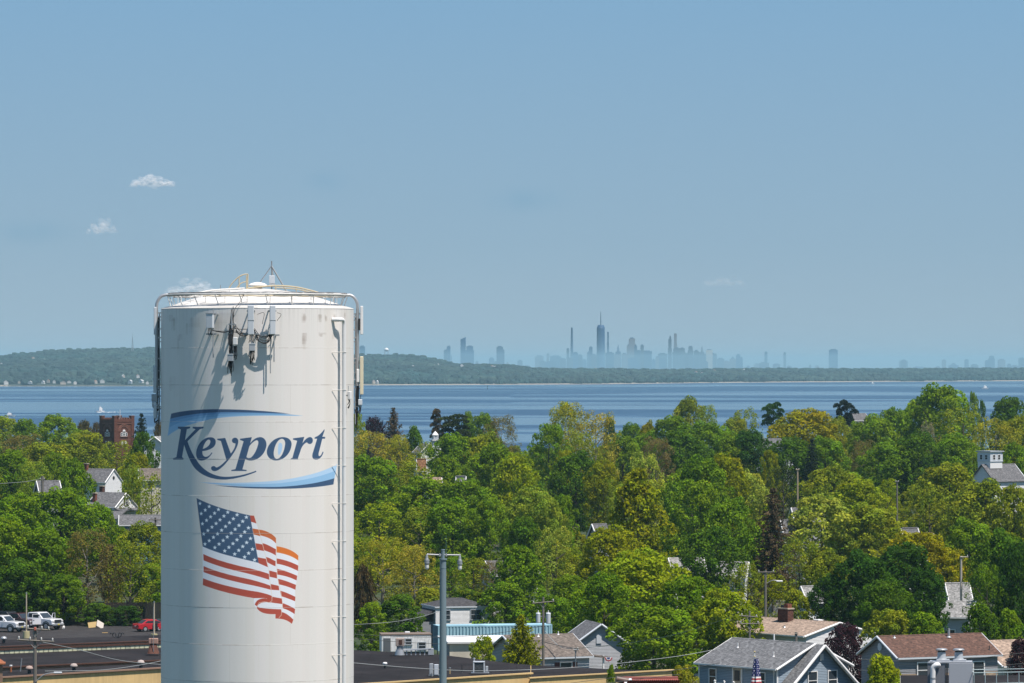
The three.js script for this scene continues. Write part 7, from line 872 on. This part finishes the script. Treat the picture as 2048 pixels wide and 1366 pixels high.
  [1790, 816, 86, 990, 'bright', 'round', 'bright tree right of the grey shore roof', { v: 1 }],
  [1776, 884, 110, 850, 'mid', 'round', 'broad mid green tree in the second row at the right', { v: 3 }],
  [1836, 868, 100, 850, 'dark', 'round', 'dark green broad tree left of the white cupola', { v: 2 }],
  [1488, 940, 90, 730, 'paleolive', 'round', 'pale olive rounded tree left of the dark brown spruce'],
  [1660, 932, 110, 740, 'olive', 'round', 'olive tree right of the wooden pole in the wood', { v: 0 }],
  [1720, 958, 112, 710, 'fresh', 'round', 'yellow-green tree left of the second wooden pole', { v: 1 }],
  [1646, 990, 150, 640, 'paleolive', 'round', 'wide pale olive tree right of the dark brown spruce', { v: 3 }],
  [1740, 1010, 130, 640, 'olive', 'round', 'broad olive tree above the dark green foreground trees', { v: 2 }],
  [1774, 960, 60, 730, 'fresh', 'airy', 'yellow-green airy tree beside the second wooden pole'],
  [1546, 984, 84, 600, 'sprucebrown', 'spruce', 'tall dark brown spruce in the right half of the wood', { v: 1 }],
  [1600, 1078, 104, 570, 'olive', 'airy', 'olive tree at the foot of the dark brown spruce'],
  [1650, 1100, 90, 570, 'olive', 'round', 'olive tree behind the dark green foreground trees'],
  [1546, 1150, 80, 520, 'darkgold', 'airy', 'dark gold airy tree around the street lamp'],
  [1590, 1180, 80, 500, 'olive', 'bush', 'olive shrub above the brick chimney'],
  [1838, 1064, 130, 560, 'gold', 'flat', 'vivid golden tree with level branches at the right'],
  [1896, 1096, 80, 560, 'gold', 'flat', 'vivid golden low branches beside the pale pole'],
  [1726, 1106, 120, 500, 'deep', 'round', 'dark green foreground tree above the plum tree', { v: 0 }],
  [1806, 1086, 140, 505, 'deep', 'round', 'dark green foreground tree under the vivid golden tree', { v: 3 }],
  [1660, 1148, 80, 500, 'deep', 'round', 'dark green foreground tree above the brick chimney', { v: 1 }],
  [1850, 1140, 90, 500, 'deep', 'round', 'dark green foreground tree left of the grey shed roof', { v: 2 }],
  [1770, 1160, 110, 490, 'dark', 'round', 'lower dark green foreground tree over the red roof'],
  [1880, 772, 128, 980, 'green', 'round', 'tallest bright green tree in the back row at the right', { v: 0 }],
  [1838, 800, 76, 1000, 'green', 'round', 'green tree leaning on the left of the tallest back-row tree'],
  [1946, 784, 24, 1080, 'green', 'tall', 'thin separate crown right of the tallest back-row tree'],
  [1964, 800, 16, 1140, 'dark', 'tall', 'very thin distant tree against the bay at the right'],
  [2020, 794, 88, 1050, 'dark', 'round', 'dark green tree in the back row at the right edge', { v: 1 }],
  [1924, 812, 110, 930, 'olive', 'airy', 'olive tree below the tallest back-row tree'],
  [1990, 836, 110, 880, 'ochre', 'bud', 'ochre budding tree above the white cupola', { v: 1 }],
  [2040, 830, 70, 900, 'olive', 'round', 'olive tree at the right edge above the cupola'],
  [1856, 842, 46, 930, 'cream', 'airy', 'pale cream blossoming tree left of the ochre budding tree'],
  [1910, 870, 100, 850, 'mid', 'round', 'mid green tree directly behind the white cupola', { v: 2 }],
  [2030, 886, 70, 840, 'bright', 'round', 'bright green tree right behind the white cupola'],
  [1896, 926, 140, 700, 'olive', 'round', 'large olive tree in front of the white cupola house', { v: 3 }],
  [1968, 962, 130, 670, 'olive', 'round', 'large olive tree below the white cupola house', { v: 0 }],
  [1858, 972, 90, 680, 'olive', 'airy', 'olive tree right of the second wooden pole'],
  [2030, 970, 90, 660, 'olive', 'round', 'olive tree at the right edge below the cupola house', { v: 1 }],
  [1940, 1040, 110, 590, 'green', 'round', 'green tree right of the vivid golden tree'],
  [2010, 1064, 116, 520, 'dark', 'round', 'dark green tree at the right edge above the plum tree', { v: 2 }],
  [2034, 1090, 80, 490, 'deep', 'round', 'darkest tree cut by the right edge'],
  [1974, 1130, 80, 490, 'mid', 'airy', 'thin green tree right of the pale pole'],
  [1780, 1222, 110, 440, 'olive', 'bush', 'olive shrub along the red roof ridge at its left'],
  [1850, 1226, 100, 440, 'mid', 'bush', 'green shrub along the middle of the red roof ridge'],
  [1960, 1208, 90, 445, 'dark', 'bush', 'dark shrub behind the right end of the red roof'],
  [2020, 1220, 70, 445, 'mid', 'bush', 'green shrub at the right edge behind the plum tree'],
  // close by
  [1690, 1246, 80, 425, 'purple', 'round', 'purple-leaved plum tree between the blue house and the red roof', { v: 1 }],
  [2042, 1276, 56, 420, 'purple', 'round', 'purple-leaved plum tree at the right edge', { v: 1 }],
  [1766, 1312, 104, 352, 'fresh', 'bush', 'bright yellow-green shrub in front of the red-roofed house', { v: 0 }],
  [1368, 1332, 56, 385, 'ochre', 'bush', 'reddish-green shrub at the left wall of the blue house', { v: 1 }],
  [1222, 1330, 24, 388, 'bright', 'bush', 'small bright shrub behind the yellow wall near the bunting'],
];
for (const a of TREES) tree(...a);
{ // low growth between the trees that nobody could count
  const r = rng(66), g = SH.bush[0].crown, N = 900, mesh = new THREE.InstancedMesh(g, LEAF.mid, N), m = new THREE.Matrix4(), c = new THREE.Color(); let k = 0;
  while (k < N) { const d = mix(640, 1330, r()), x = mix(-0.215, 0.215, r()) * d, px = x / d * F + 1024; if (d < 760 && px > 160 && px < 330) continue; const w = mix(5, 9, r()), h = mix(4, 8.5, r()); m.makeRotationY(r() * 6.28); m.scale(V3(w / 9, h / 14, w / 9)); m.setPosition(x, ground(d) - 0.3, -d); mesh.setMatrixAt(k, m); const v = mix(0.8, 1.5, r()); c.setRGB(v * mix(1, 1.6, r()), v, v); mesh.setColorAt(k, c); k++; }
  mesh.name = 'undergrowth'; mesh.userData.kind = 'stuff'; mesh.userData.label = 'low green undergrowth between the trees of the town'; mesh.castShadow = mesh.receiveShadow = true; scene.add(mesh);
}

const renderer = new THREE.WebGLRenderer({ antialias: true });
renderer.toneMapping = THREE.LinearToneMapping;
renderer.toneMappingExposure = EXPOSURE;
renderer.shadowMap.enabled = true;
renderer.setSize(1024, 683);
renderer.render(scene, camera);
